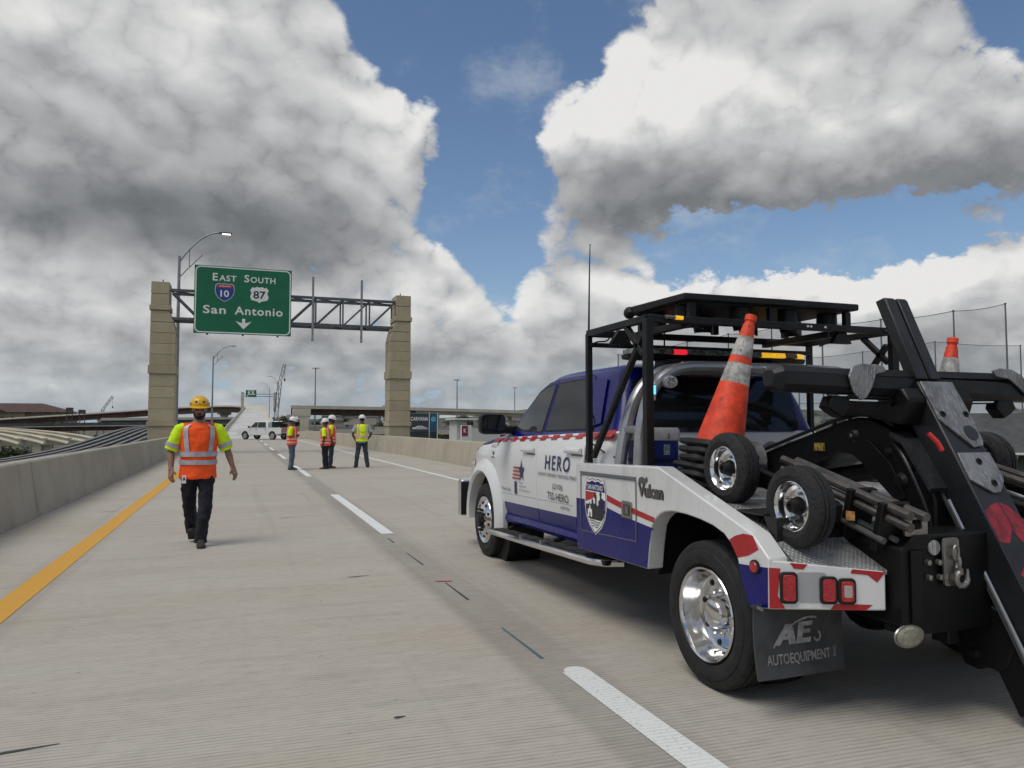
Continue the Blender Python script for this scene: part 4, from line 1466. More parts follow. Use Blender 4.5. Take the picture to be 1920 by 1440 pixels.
def cab_paint():
    m_ = bpy.data.materials.new("cab_two_tone_paint")
    m_.use_nodes = True
    k = NT(m_.node_tree)
    b = m_.node_tree.nodes["Principled BSDF"]
    tc = k.n("ShaderNodeTexCoord").outputs["Object"]
    x, y, z = k.xyz(tc)
    belt = k.add(1.338, k.mul(k.sub(7.55, y), .034))
    low = k.add(.665, k.mul(k.sub(7.70, y), .020))
    up = k.m("GREATER_THAN", z, belt)
    dn = k.m("LESS_THAN", z, low)
    c = k.mix(k.m("MAXIMUM", up, dn), (0.70, 0.715, 0.72), srgb(12, 17, 104))
    k.put(b.inputs["Base Color"], c)
    b.inputs["Roughness"].default_value = .3
    b.inputs["Specular IOR Level"].default_value = .32
    b.inputs["Coat Weight"].default_value = .14
    b.inputs["Coat Roughness"].default_value = .05
    return m_


CABP = cab_paint()
TR = thing("tow_truck", (XC, 5.6, 0), "white and blue highway rescue tow truck with black wheel lift and light rack", "tow truck")


def both(b, name, m_, parent=TR, **kw):
    """a part and its mirror image on the other side"""
    r = b.mirror(XC)
    return b.build(name, m_, parent, **kw), r.build(name, m_, parent, **kw)


# ---------------- cab
ZS = [.30, .45, .60, .85, 1.10, 1.28, 1.36, 1.42, 1.60, 1.80, 1.88, 1.925, 1.955, 1.975]
XS = [2.74, 2.70, 2.655, 2.625, 2.62, 2.64, 2.675, 2.71, 2.765, 2.83, 2.858, 2.885, 2.93, 3.05]


def interp(v, a, b):
    if v <= a[0]:
        return b[0]
    for i in range(len(a) - 1):
        if v <= a[i + 1]:
            t = (v - a[i]) / (a[i + 1] - a[i])
            return b[i] + (b[i + 1] - b[i]) * t
    return b[-1]


side = lambda y, z: interp(z, ZS, XS)
yr = lambda z: interp(z, [.4, 1.30, 1.60, 1.84, 1.92, 1.955, 1.975], [5.14, 5.17, 5.25, 5.34, 5.39, 5.45, 5.58])
yf = lambda z: interp(z, [.4, 1.25, 1.33, 1.42, 1.60, 1.80, 1.88, 1.93, 1.96, 1.975], [7.82, 7.82, 7.72, 7.50, 7.32, 7.07, 6.95, 6.78, 6.55, 6.3])
rings = []
for z in [.46, .55, .7, .9, 1.1, 1.25, 1.33, 1.37, 1.42, 1.52, 1.62, 1.72, 1.80, 1.86, 1.90, 1.925, 1.945, 1.96, 1.968, 1.975]:
    x0, x1, y0, y1 = side(0, z) + .012, 2 * XC - side(0, z) - .012, yr(z), yf(z)
    rc = .10
    ring = []
    for cx, cy, a0 in ((x1 - rc, y0 + rc, -90), (x1 - rc, y1 - rc, 0), (x0 + rc, y1 - rc, 90), (x0 + rc, y0 + rc, 180)):
        ring += [(px, py) for px, py in arc((cx, cy), rc, a0, a0 + 90, 4)]
        if a0 == 0:
            w = x1 - x0
            bul = .16 if z > 1.28 else .02
            ring += [(x1 - rc - (w - 2 * rc) * t, y1 + bul * math.sin(math.pi * t)) for t in (.15, .3, .5, .7, .85)]
    rings.append([(px, py, z) for px, py in ring])
MB().loft(rings).build("cab_shell", CABP, TR, smooth=50)
ZC = [.5, .6, .7, .85, 1.0, 1.1, 1.2, 1.28, 1.33, 1.36, 1.39, 1.42, 1.5, 1.6, 1.7, 1.8, 1.84, 1.88]
fd = [(7.775, .52), (7.80, 1.15), (7.76, 1.27), (7.62, 1.335), (7.48, 1.42), (7.30, 1.60), (7.05, 1.80), (6.88, 1.865), (6.70, 1.885), (6.62, 1.885), (6.655, 1.36), (6.645, .52)]
rd = [(6.635, .52), (6.645, 1.36), (6.61, 1.885), (6.20, 1.895), (5.92, 1.89), (5.86, 1.86), (5.70, 1.55), (5.62, 1.37), (5.615, .95), (5.75, .80), (5.80, .66), (5.80, .52)]
fw = [(7.42, 1.425), (7.25, 1.60), (7.03, 1.775), (6.90, 1.825), (6.70, 1.845), (6.665, 1.845), (6.695, 1.405)]
rw = [(6.60, 1.415), (6.572, 1.845), (6.30, 1.857), (5.97, 1.857), (5.92, 1.84), (5.78, 1.55), (5.745, 1.435)]
QW = [(5.68, 1.45), (5.86, 1.845), (5.78, 1.86), (5.60, 1.845), (5.50, 1.48)]
WBLK = mat("window_seal", (.008, .008, .009), .6)
doors = []
for sgn in (-1, 1):
    sf = (lambda y, z: side(y, z)) if sgn < 0 else (lambda y, z: 2 * XC - side(y, z))
    k_ = 1 if sgn < 0 else -1
    shell([(7.785, .505), (7.812, 1.155), (7.775, 1.285), (7.63, 1.35), (7.485, 1.435), (7.305, 1.612), (7.055, 1.812), (6.885, 1.877), (6.70, 1.897), (6.20, 1.905), (5.91, 1.90), (5.85, 1.866), (5.69, 1.55), (5.608, 1.37), (5.603, .95), (5.74, .79), (5.788, .65), (5.788, .505)], sf, -.008 * k_, .003 * k_, ZC).build("door_gap_shade", WBLK, TR, smooth=40)  # dark sheet behind the doors, painted shade for their gaps
for sgn in (-1, 1):
    sf = (lambda y, z: side(y, z)) if sgn < 0 else (lambda y, z: 2 * XC - side(y, z))
    for nm, dp, wp, gm in (("front", fd, fw, GLS2), ("rear", rd, rw, GLS)):
        k_ = 1 if sgn < 0 else -1
        d = shell(dp, sf, .006 * k_, .02 * k_, ZC).build("door", CABP, TR, smooth=40, bevel=.004)
        shell([(y + (.018 if y < sum(p[0] for p in wp) / len(wp) else -.018) * -1, z + (.016 if z > 1.6 else -.014)) for y, z in wp], sf, .0095 * k_, .004 * k_, ZC).build("window_seal", WBLK, d)
        shell(wp, sf, .0125 * k_, .003 * k_, ZC).build("window_pane", gm, d)
        yh = 6.85 if nm == "front" else 5.80
        zh = 1.225 if nm == "front" else 1.25
        hx = sf(yh, zh) - .012 * k_
        hb = MB()
        hb.loft([[(hx - k_ * dx, yy, zh + dz) for dx, dz in ((0, -.028), (.026, -.022), (.034, 0), (.026, .022), (0, .028))] for yy, dx0 in ((yh - .15, 0), (yh - .12, 1), (yh + .12, 1), (yh + .15, 0))])
        hb.build("handle", PW, d, bevel=.004)
        MB().box((hx - .004, yh - .17, zh - .042), (hx + .004, yh + .05, zh - .0285)).build("handle_recess", mat("recess_grey", (.16, .165, .17), .5), d)
        doors.append(d)
    shell(QW, sf, .006 * (1 if sgn < 0 else -1), .006 * (1 if sgn < 0 else -1), ZC).build("quarter_panel_trim", PBLUE, TR, smooth=40)
DF, DR = doors[0], doors[1]
MB().box((2.72, 5.6, .46), (2 * XC - 2.72, 7.7, .52)).build("floor_pan", PBLK, TR)
rk = MB()
rk.loft([[(2.655 + a, y, .455 + (7.6 - y) * .016 + b_) for a, b_ in ((0, .0), (-.02, .035), (-.005, .085), (.05, .085), (.05, 0))] for y in (7.62, 6.6, 5.45)])
both(rk, "rocker_panel", PBLUE, bevel=.006)
# glass front and rear
wsh = MB()
wsh.loft([[(XC + (side(0, z) + .10 - XC) * t, yf(z) + .16 * math.sin(math.pi * (1 - abs(t)) / 2 + 0) - .02 + .012, z) for t in (-1, -.75, -.5, -.25, 0, .25, .5, .75, 1)] for z in (1.40, 1.55, 1.7, 1.83)], cap=False, closed=False)
wsh.build("windshield", GLS, TR, smooth=60)
rg = rrect(2.90, 1.41, 2 * XC - 2.90, 1.835, .07, 4)
MB().loft([[(x, yr(z) - o_, z) for x, z in rg] for o_ in (.004, .012)]).build("rear_window", GLS, TR, smooth=0)
MB().box((3.35, 5.19, 1.845), (3.97, 5.30, 1.885)).build("high_brake_light", mat("dark_red_lens", (.10, .01, .012), .3), TR, bevel=.01)
for zz in (1.30, 1.20):
    MB().box((2.80, yr(zz) - .012, zz), (2 * XC - 2.80, yr(zz) + .01, zz + .012)).build("panel_crease", PW, TR)
for xx in (3.05, 3.3, 3.55, 3.8, 4.05, 4.3):
    MB().box((xx, 5.14, 1.02), (xx + .03, 5.165, 1.19)).build("bulkhead_rib", PW, TR)

# belt stripe of red and white blocks on doors, fender and cab corner
for k_ in range(11):
    y1 = 7.90 - k_ * .258
    if y1 < 5.3:
        break
    for m_, a, b_ in ((PRED, 0, .125),):
        ya, yb = y1 - a, y1 - b_
        pl_ = [(ya + .02, BELT(ya) - .046), (ya - .02, BELT(ya) - .002), (yb - .02, BELT(yb) - .002), (yb + .02, BELT(yb) - .046)]
        shell(pl_, side, .0145, .004, ZC).build("belt_stripe_block", m_, DF if y1 > 6.75 else DR if y1 > 5.75 else TR, smooth=0)
    ya, yb = y1 - .128, y1 - .255
    pl_ = [(ya + .02, BELT(ya) - .027), (ya + .012, BELT(ya) - .019), (yb + .012, BELT(yb) - .019), (yb + .02, BELT(yb) - .027)]
    shell(pl_, side, .0135, .003, ZC).build("belt_stripe_line", PRED, DF if y1 > 6.75 else DR if y1 > 5.75 else TR, smooth=0)
shell([(5.50, 1.345), (5.20, 1.36), (5.20, 1.43), (5.50, 1.41)], side, .004, .004, ZC).build("corner_stripe", PRED, TR, smooth=0)


def onside(yc, zc, off=.0125):
    return lambda a, b: (side(yc - a, zc + b) - off, yc - a, zc + b)


# door lettering (driver's side)
LT = lambda txt, y0, y1, z0, z1, par, m_=NAVY, bold=.0, off=.0135, sp=1.0, sh=0: decal("lettering", fit_text(txt, y0 - y1, z1 - z0, bold, sp, sh), onside((y0 + y1) / 2, (z0 + z1) / 2, off), m_, par)
LT("HERO", 6.41, 5.86, 1.065, 1.195, DR, bold=.012, sp=1.25)
LT("HIGHWAY EMERGENCY RESPONSE OPERATOR", 6.575, 5.66, 1.004, 1.036, DR, sp=1.05)
LT("(210)", 6.24, 6.02, .888, .950, DR, mat("black_vinyl", (.02, .02, .025), .5))
LT("732-HERO", 6.36, 5.90, .802, .870, DR, MATS["black_vinyl"])
LT("(4376)", 6.09, 5.90, .734, .768, DR, MATS["black_vinyl"])
LT("Texas", 7.10, 6.99, .888, .906, DF)
LT("Department", 7.10, 6.90, .853, .874, DF)
LT("of Transportation", 7.10, 6.80, .815, .836, DF)
LT("Work Safe", 7.63, 7.36, .790, .822, DF, MATS["black_vinyl"], sh=.2)
st = []
for i in range(10):
    a = math.pi / 2 + i * math.pi / 5
    rr_ = .105 if i % 2 == 0 else .042
    st.append((rr_ * math.cos(a) * .85, rr_ * math.sin(a) * 1.1))
decal("star_emblem", (st + [(0, 0)], [(i, (i + 1) % 10, 10) for i in range(10)]), onside(7.02, 1.015, .0150), NAVY, DF)
for i in range(4):
    z = .925 + i * .036
    o_ = .014 * i
    decal("flag_stripe", ([(-.16 + o_, 0), (.075 + o_ * .3, 0), (.075 + o_ * .3, .017), (-.155 + o_, .017)], [(0, 1, 2, 3)]), onside(7.13, z, .0140), PRED, DF)
decal("emblem_stem", ([(-.035, -.07), (.035, -.07), (.055, .055), (-.01, .055)], [(0, 1, 2, 3)]), onside(7.215, .848, .0138), NAVY, DF)

for yy0, yy1, par in ((7.765, 6.665, DF), (6.62, 5.83, DR)):
    cz = lambda y: LOWB(y) + .088
    shell([(yy0, cz(yy0)), (yy0, cz(yy0) + .006), (yy1, cz(yy1) + .006), (yy1, cz(yy1))], side, .0075, .002, ZC).build("body_crease", mat("crease_shadow", (.42, .43, .44), .5), par, smooth=0)

# ---------------- front clip
def fsurf(y, z):
    return 2.622 + max(0, y - 8.35) ** 2 * .30 + max(0, z - 1.08) ** 2 * 1.2


fen = [(7.81, .50), (7.81, 1.300), (8.10, 1.283), (8.40, 1.235), (8.65, 1.165), (8.84, 1.07), (8.93, .95), (8.95, .80), (8.88, .72)] + arc((8.22, .42), .55, 28, 170, 14) + [(7.70, .50)]
fz = [.6, .7, .8, .9, 1.0, 1.08, 1.14, 1.2, 1.26]
fy = [8.0, 8.2, 8.4, 8.5, 8.6, 8.7, 8.8, 8.9]
fl = shell(fen, fsurf, 0, .025, fz, fy)
FEN, _ = both(fl, "fender", PW, smooth=50)
hoodr = []
for y, zt in ((7.78, 1.305), (8.05, 1.295), (8.35, 1.245), (8.6, 1.175), (8.8, 1.075), (8.93, .95), (8.96, .80)):
    x0 = fsurf(y, min(zt, 1.28)) + .005
    sk = .075 if 8.2 < y < 8.95 else .02
    hoodr.append([(x0 - .012, y, zt - sk)] + [(x0 - .006 + (2 * XC - 2 * x0 + .012) * t, y + .10 * math.sin(math.pi * t), zt + .012 + .095 * math.sin(math.pi * t) ** .45 * (1 if zt > 1 else .2)) for t in [i / 12 for i in range(13)]] + [(2 * XC - x0 + .012, y, zt - sk)])
MB().loft(hoodr, cap=False, closed=False).build("hood", PBLUE, TR, smooth=60)
MB().box((2.95, 8.90, .62), (2 * XC - 2.95, 9.12, 1.0)).build("grille", PBLK, TR, bevel=.03)
for i in range(4):
    MB().box((3.0, 9.121, .66 + i * .09), (2 * XC - 3.0, 9.135, .70 + i * .09)).build("grille_bar", CHROME, TR)
both(MB().box((2.70, 8.86, .82), (2.94, 9.05, 1.02)), "headlight", LENSW, bevel=.03)
bp = MB()
bp.prism([(2.56, 8.98), (2.56, 9.12), (2.66, 9.30), (XC, 9.36), (2 * XC - 2.66, 9.30), (2 * XC - 2.56, 9.12), (2 * XC - 2.56, 8.98)], .36, .80, 2)
bp.build("front_bumper", CHROME, TR, bevel=.02)
both(MB().box((2.545, 8.93, .38), (2.70, 8.97, .78)), "bumper_end", PBLK, bevel=.01)
flr = []
for i in range(21):
    a = R(-8 + 196 * i / 20)
    ca, sa = math.cos(a), math.sin(a)
    flr.append([(x, 8.22 + ca * r, .44 + sa * r) for x, r in ((2.70, .49), (2.575, .495), (2.555, .52), (2.575, .60), (2.615, .645), (2.66, .645), (2.70, .56))])
both(MB().loft(flr), "wheel_arch_flare", PW, smooth=45)
both(MB().lathe([(2.72, .0), (2.72, .60), (3.1, .60)], (0, 8.22, .44), "x", 24), "wheel_well", WBLK)
decal("fender_badge", fit_text("RAM", .09, .02, .01), lambda a, b: (fsurf(7.95, 1.12) - .004, 7.95 - a, 1.115 + b), mat("dark_badge", (.06, .06, .07), .4), FEN)
decal("fender_badge", ([(-.02, 0), (.02, 0), (.028, .03), (.01, .055), (0, .03), (-.012, .06), (-.028, .03)], [tuple(range(7))]), lambda a, b: (fsurf(7.95, 1.16) - .004, 7.95 - a, 1.135 + b), MATS["dark_badge"], FEN)
decal("unit_number", fit_text("11W 2", .16, .035, .004), lambda a, b: (fsurf(7.98, 1.23) - .006, 7.98 - a, 1.235 + b), MATS["dark_badge"], FEN)

# ---------------- mirrors
mr = MB()
mr.loft([[(2.435 + a * s_, y, 1.475 + b_ * s2) for a, b_ in rrect(-.135, -.105, .135, .105, .045, 3)] for y, s_, s2 in ((7.36, .94, .94), (7.39, 1, 1), (7.47, .96, .95), (7.54, .66, .7))])
rmx = mr.mirror(XC)
for b_, sx in ((mr, 0), (rmx, 1)):
    q = b_.build("side_mirror", PBLK, TR, smooth=40)
    gl = MB().loft([[((2.458 + a if not sx else 2 * XC - 2.458 + a), 7.359, 1.475 + c) for a, c in rrect(-.085, -.085, .10, .085, .03, 3)], [((2.458 + a if not sx else 2 * XC - 2.458 + a), 7.353, 1.475 + c) for a, c in rrect(-.085, -.085, .10, .085, .03, 3)]])
    gl.build("mirror_glass", mat("mirror_glass", (.10, .105, .11), .06, 1.0), q)
    MB().box(((2.315 if not sx else 2 * XC - 2.365), 7.354, 1.40), ((2.365 if not sx else 2 * XC - 2.315), 7.358, 1.55)).build("spotter_glass", MATS["mirror_glass"], q)
both(MB().box((2.56, 7.40, 1.375), (2.73, 7.52, 1.46)), "mirror_arm", PBLK, bevel=.02)

# ---------------- running boards
stp = MB()
stp.loft([[(x, y, .345 + (7.7 - y) * .040 + dz) for x, dz in ((2.475, 0), (2.475, .035), (2.64, .035), (2.64, 0))] for y in (7.66, 6.5, 4.95)])
B1, B2 = both(stp, "running_board", PBLK, bevel=.008)
both(MB().tube([(2.62, 7.74, .352), (2.50, 7.70, .355), (2.462, 7.60, .362), (2.462, 6.3, .410), (2.462, 5.15, .457), (2.50, 4.99, .467), (2.62, 4.93, .47)], .027, 10), "step_rail", CHROME)
for y in (6.62, 6.12):
    both(MB().box((2.445, y - .012, .355 + (7.7 - y) * .04), (2.50, y + .012, .41 + (7.7 - y) * .04)), "step_joint", ALU)
for y in (7.4, 6.2, 5.3):
    both(MB().bar((2.62, y, .39 + (7.7 - y) * .04), (2.9, y, .52), .06, .03), "step_bracket", PBLK)
for i in range(9):
    y = 7.45 - i * .29
    both(MB().box((2.50, y - .10, .3805 + (7.7 - y) * .04), (2.62, y + .10, .386 + (7.7 - y) * .04)), "tread_pad", mat("tread_pad", (.02, .021, .022), .9, bump=.6, bs=50))


# ---------------- wheels
def tyre_profile(Rr, w, rr_, grooves):
    p = [(.028, rr_), (.008, rr_ + .018), (.001, rr_ + .05), (.0, rr_ + .055), (.006, Rr - .055), (.012, Rr - .05), (.012, Rr - .035), (.022, Rr - .012), (.034, Rr - .003)]
    for g in grooves:
        p += [(g - .007, Rr), (g - .005, Rr - .012), (g + .005, Rr - .012), (g + .007, Rr)]
    p += [(w - .034, Rr - .003), (w - .022, Rr - .012), (w - .006, Rr - .055), (w, rr_ + .055), (w - .008, rr_ + .018), (w - .028, rr_), (w - .03, rr_ - .012), (.03, rr_ - .012)]
    return p


def wheel(x_out, y, z, sgn, kind):
    """sgn -1: outer face on the left"""
    k_ = 1 if sgn < 0 else -1
    Rr, w, rr_ = .405, .225, .262
    prof = [(x_out + k_ * a, r) for a, r in tyre_profile(Rr, w, rr_, (.065, .1125, .16))]
    if kind == "front":
        rim = [(.20, .25), (.03, .25), (.012, .262), (.006, .258), (.012, .246), (.022, .236), (.030, .225), (.012, .20), (-.010, .165), (-.022, .14), (-.026, .10), (-.030, .08), (-.055, .072), (-.062, .06), (-.064, .001)]
    else:
        rim = [(.20, .25), (.03, .25), (.012, .262), (.006, .258), (.010, .246), (.03, .238), (.095, .226), (.118, .214), (.128, .195), (.128, .15), (.120, .13), (.118, .092), (.075, .088), (.055, .075), (.045, .05), (.043, .001)]
    wl = MB().lathe([(x_out + k_ * a, r) for a, r in rim], (0, y, z), "x", 56).build("wheel", CHROME, TR, smooth=28)
    MB().lathe(prof, (0, y, z), "x", 64, closed=True).build("tyre", RUB, wl, smooth=28)
    hole_r, hole_a, nh = (.182, -.003, 10) if kind == "front" else (.178, .1275, 8)
    for i in range(nh):
        a = 2 * math.pi * i / nh + .2
        MB().lathe([(x_out + k_ * (hole_a - .004), .017), (x_out + k_ * (hole_a + .012), .017)], (0, y + hole_r * math.cos(a), z + hole_r * math.sin(a)), "x", 12).build("hand_hole", WBLK, wl)
    for i in range(10):
        a = 2 * math.pi * i / 10
        base = (-.022 if kind == "front" else .122)
        out = (-.062 if kind == "front" else .088)
        MB().lathe([(x_out + k_ * base, .014), (x_out + k_ * (out + .01), .013), (x_out + k_ * out, .008)], (0, y + .118 * math.cos(a), z + .118 * math.sin(a)), "x", 6).build("lug_nut", PBLK if kind == "front" else CHROME, wl, smooth=0)
    if kind == "front":
        MB().lathe([(x_out + k_ * -.031, .084), (x_out + k_ * -.060, .078), (x_out + k_ * -.070, .06), (x_out + k_ * -.072, .001)], (0, y, z), "x", 24).build("hub_cap", PBLK, wl)


FYA, RYA = 8.22, 3.70
wheel(2.60, FYA, .405, -1, "front")
wheel(2 * XC - 2.60, FYA, .405, 1, "front")
wheel(2.462, RYA, .405, -1, "rear")
wheel(2 * XC - 2.462, RYA, .405, 1, "rear")
for xo, s_ in ((2.74, -1), (2 * XC - 2.74, 1)):
    k_ = 1 if s_ < 0 else -1
    iw = MB().lathe([(xo + k_ * .03, .25), (xo + k_ * .2, .25), (xo + k_ * .21, .01)], (0, RYA, .405), "x", 32).build("wheel", ALU, TR)
    MB().lathe([(xo + k_ * a, r) for a, r in tyre_profile(.405, .225, .262, (.065, .1125, .16))], (0, RYA, .405), "x", 48, closed=True).build("tyre", RUB, iw, smooth=28)
MB().tube([(2.8, RYA, .405), (2 * XC - 2.8, RYA, .405)], .06, 10).build("rear_axle", PBLK, TR)
MB().ball((XC, RYA, .405), .17, .19, .19).build("differential", PBLK, TR)
MB().tube([(2.8, FYA, .40), (2 * XC - 2.8, FYA, .40)], .05, 10).build("front_axle", PBLK, TR)
both(MB().box((3.24, 2.95, .50), (3.34, 9.0, .72)), "frame_rail", PBLK)
MB().box((3.35, 6.4, .42), (3.97, 8.8, .70)).build("powertrain_guard", PBLK, TR, bevel=.04)
both(MB().box((2.75, 4.5, .47), (3.2, 5.5, .78)), "under_box", PBLK, bevel=.02)

# ================================================================ wrecker body
BX = 2.45
archp = [(3.268, .542), (3.313, .638), (3.376, .79), (3.43, .845), (3.481, .881), (3.58, .912), (3.705, .932), (3.85, .945), (3.997, .946), (4.08, .935), (4.139, .914), (4.20, .875), (4.238, .83), (4.27, .70), (4.296, .551)]
bodyp = [(5.38, 1.172), (4.155, 1.203), (3.241, .913), (3.112, .808), (3.127, .563)] + archp + [(5.356, .527)]
# the arch opening is wider than the tyre; panel is a real box section
SB, SBr = both(MB().prism(bodyp, BX, BX + .115, 0), "side_panel", PW, bevel=.008)
flat = lambda y, z: BX
SZc = []


def skin(poly, name, m_, off=.0015, par=SB):
    return MB().prism(poly, BX - off, BX - off + .001, 0).build(name, m_, par, smooth=0)


def skin2(poly, name, m_, off=.0015):
    b = MB().prism(poly, BX - off, BX - off + .001, 0)
    r = b.mirror(XC)
    r.build(name, m_, SBr, smooth=0)
    return b.build(name, m_, SB, smooth=0)


sw = lambda t, z0, z1, sag: z0 + (z1 - z0) * t - sag * math.sin(math.pi * t) * (1 - .4 * t)
N_ = 14
cv = lambda z0, z1, sag=.012: [(5.0 - (5.0 - 4.205) * i / N_, sw(i / N_, z0, z1, sag)) for i in range(N_ + 1)]
lowc = cv(.905, .815)
midc = cv(.955, .852)
topc = cv(1.000, .886)
skin2([(5.373, .906), (5.2, .910)] + lowc + [(4.243, .80), (4.272, .70), (4.2975, .556), (5.3565, .532)], "blue_band", PBLUE)
skin2(topc + list(reversed(midc)), "red_band", PRED, .0018)
skin2([(3.43, .858), (3.36, .775), (3.27, .800), (3.19, .842), (3.235, .905), (3.31, .905), (3.38, .885)], "red_band", PRED, .0018)
skin2([(3.358, .745), (3.25, .752), (3.121, .764), (3.127, .568), (3.270, .547), (3.316, .64)], "blue_band", PBLUE)
# locker door with recessed seam, latch, shield, badge
for a, b_ in (((5.282, 1.092), (4.431, 1.100)), ((5.282, .672), (4.431, .706)), ((5.282, 1.092), (5.282, .672)), ((4.431, 1.100), (4.431, .706))):
    hz = abs(a[0] - b_[0]) > .1
    MB().bar((BX - .001, *a), (BX - .001, *b_), .006, .012 if not hz else .009, (1, 0, 0)).build("door_seam", mat("seam_grey", (.13, .14, .16), .6), SB)
MB().bar((BX - .004, 5.29, 1.108), (BX - .004, 4.43, 1.116), .014, .013, (1, 0, 0)).build("drip_rail", mat("seam_grey", (.13, .14, .16), .6), SB)
lat = MB().loft([[(BX - o_, 4.555 + a, .898 + b_) for a, b_ in rrect(-.068, -.055, .068, .055, .008, 2)] for o_ in (-.001, .010)]).build("latch", STEEL, SB)
MB().loft([[(BX - o_, 4.55 + a, .898 + b_) for a, b_ in rrect(-.045, -.036, .045, .036, .005, 2)] for o_ in (.0102, .0125)]).build("latch_recess", mat("latch_dark", (.09, .085, .075), .5, .4), lat)
MB().box((BX - .018, 4.518, .874), (BX - .0126, 4.556, .922)).build("latch_paddle", STEEL, lat)


def bfn(yc, zc, off):
    return lambda a, b: (BX - off, yc - a, zc + b)


def shp(sc):
    h = [(0, .165), (.05, .175), (.10, .160), (.135, .178), (.150, .14), (.165, .06), (.163, -.02), (.14, -.09), (.09, -.15), (0, -.205)]
    p = h + [(-a, b) for a, b in reversed(h[1:-1])]
    return [(a * sc, b * sc) for a, b in p], [tuple(reversed(range(len(p))))]


SHY, SHZ = 5.035, .892
sh = decal("shield_emblem", shp(1.10), bfn(SHY, SHZ, .003), SWHITE, SB)
VBK = MATS["black_vinyl"]
decal("shield_line", shp(1.05), bfn(SHY, SHZ, .0038), VBK, SB)
decal("shield_field", shp(1.01), bfn(SHY, SHZ, .0046), SWHITE, SB)
decal("shield_header", ([(-.135, .155), (-.10, .150), (-.05, .166), (0, .155), (.05, .166), (.10, .150), (.135, .155), (.158, .09), (-.158, .09)], [tuple(range(9))]), bfn(SHY, SHZ, .0054), PBLUE, SB)
decal("shield_red", ([(-.16, .082), (0.02, .082), (.0, .055), (-.06, .03), (-.162, .005)], [tuple(range(5))]), bfn(SHY, SHZ, .0054), PRED, SB)
decal("shield_sky", ([(.162, .03), (.155, -.06), (.05, -.06), (.05, .02), (.10, .05)], [tuple(range(5))]), bfn(SHY, SHZ, .0054), PBLUE, SB)
sky_ = [(-.155, -.05), (-.155, -.01), (-.10, -.01), (-.10, .012), (-.085, -.006), (-.06, -.006), (-.06, .02), (-.045, .035), (-.03, .02), (-.03, .0), (0, .0), (0, .05), (.012, .075), (.025, .05), (.025, -.01), (.06, -.01), (.06, -.02), (.075, -.02), (.078, .06), (.068, .075), (.09, .095), (.112, .075), (.10, .06), (.104, -.03), (.15, -.03), (.14, -.085), (.10, -.115), (-.10, -.115), (-.14, -.085)]
decal("shield_skyline", (sky_, [tuple(range(len(sky_)))]), bfn(SHY, SHZ, .0062), VBK, SB)
decal("shield_mission", ([(-.12, -.10), (-.12, -.045), (-.10, -.045), (-.085, -.01), (-.07, -.045), (-.05, -.045), (-.05, -.10), (-.075, -.10), (-.075, -.07), (-.095, -.07), (-.095, -.10)], [(0, 1, 2, 10), (2, 3, 4, 9), (2, 9, 10), (4, 5, 6, 7), (4, 7, 8, 9)]), bfn(SHY, SHZ, .007), SWHITE, SB)
decal("shield_star", ([(-.012, .04), (-.012, .062), (-.03, .066), (-.012, .07), (0, .09), (.008, .07), (.03, .062), (.012, .056), (.01, .035)], [tuple(range(9))]), bfn(SHY, SHZ, .007), VBK, SB)
for i in range(3):
    decal("shield_wave", ([(-.09 + .02 * i + t * (.18 - .04 * i) / 6, -.125 - i * .018 + .004 * math.sin(t * 1.05)) for t in range(7)] + [(.09 - .02 * i - t * (.18 - .04 * i) / 6, -.131 - i * .018 + .004 * math.sin((6 - t) * 1.05)) for t in range(7)], [tuple(reversed(range(14)))]), bfn(SHY, SHZ, .007), VBK, SB)
decal("lettering", fit_text("SAN ANTONIO", .25, .038, .012), bfn(SHY, SHZ + .118, .0062), SWHITE, SB)
BADGE = mat("badge_grey", (.16, .155, .15), .35, .6)
decal("badge_shadow", fit_text("Vulcan", .315, .088, .05, .92), bfn(4.245, 1.045, .002), VBK, SB)
decal("badge_lettering", fit_text("Vulcan", .305, .080, .03, .93), bfn(4.247, 1.046, .006), BADGE, SB)
decal("badge_figure", ([(-.15, .045), (-.14, .075), (-.10, .085), (-.06, .075), (-.035, .09), (-.03, .065), (-.05, .05), (-.10, .042)], [tuple(range(8))]), bfn(4.247, 1.046, .006), BADGE, SB)

# deck, inner walls, wheel boxes
deckp = [(5.38, 1.02), (3.60, 1.02), (3.24, .895), (3.06, .79), (2.93, .755), (2.93, .735), (3.06, .77), (3.24, .875), (3.60, 1.0), (5.38, 1.0)]
dk = []
for y_, z_ in ((5.38, 1.02), (3.60, 1.02), (3.24, .893)):
    dk.append([(x, y_, z_) for x in (2.567, 2.965, XC, 2 * XC - 2.965, 2 * XC - 2.567)])
dk.append([(2.567, 3.078, .793), (2.965, 2.91, .755), (XC, 2.91, .755), (2 * XC - 2.965, 2.91, .755), (2 * XC - 2.567, 3.078, .793)])
dm = MB()
dm.loft(dk + [[(x, y, z - .02) for x, y, z in r_] for r_ in reversed(dk)] , cap=False, closed=False)
dm.build("deck_plate", DIA, TR)
both(MB().prism([(4.36, .50), (4.33, .99), (3.2, .99), (3.2, .80), (3.3, .99), (4.30, .99)], 2.57, 3.0, 0), "wheel_well", WBLK)
both(MB().box((2.566, 3.30, .99), (3.05, 4.36, 1.0)), "wheel_well_top", WBLK)
both(MB().box((3.02, 3.2, .52), (3.05, 4.36, .985)), "wheel_well_wall", WBLK)
both(MB().box((2.566, 4.34, .53), (3.05, 4.37, 1.0)), "wheel_well_front", WBLK)
MB().box((BX + .12, 5.33, .56), (2 * XC - BX - .12, 5.37, 1.17)).build("body_front_wall", PW, TR)

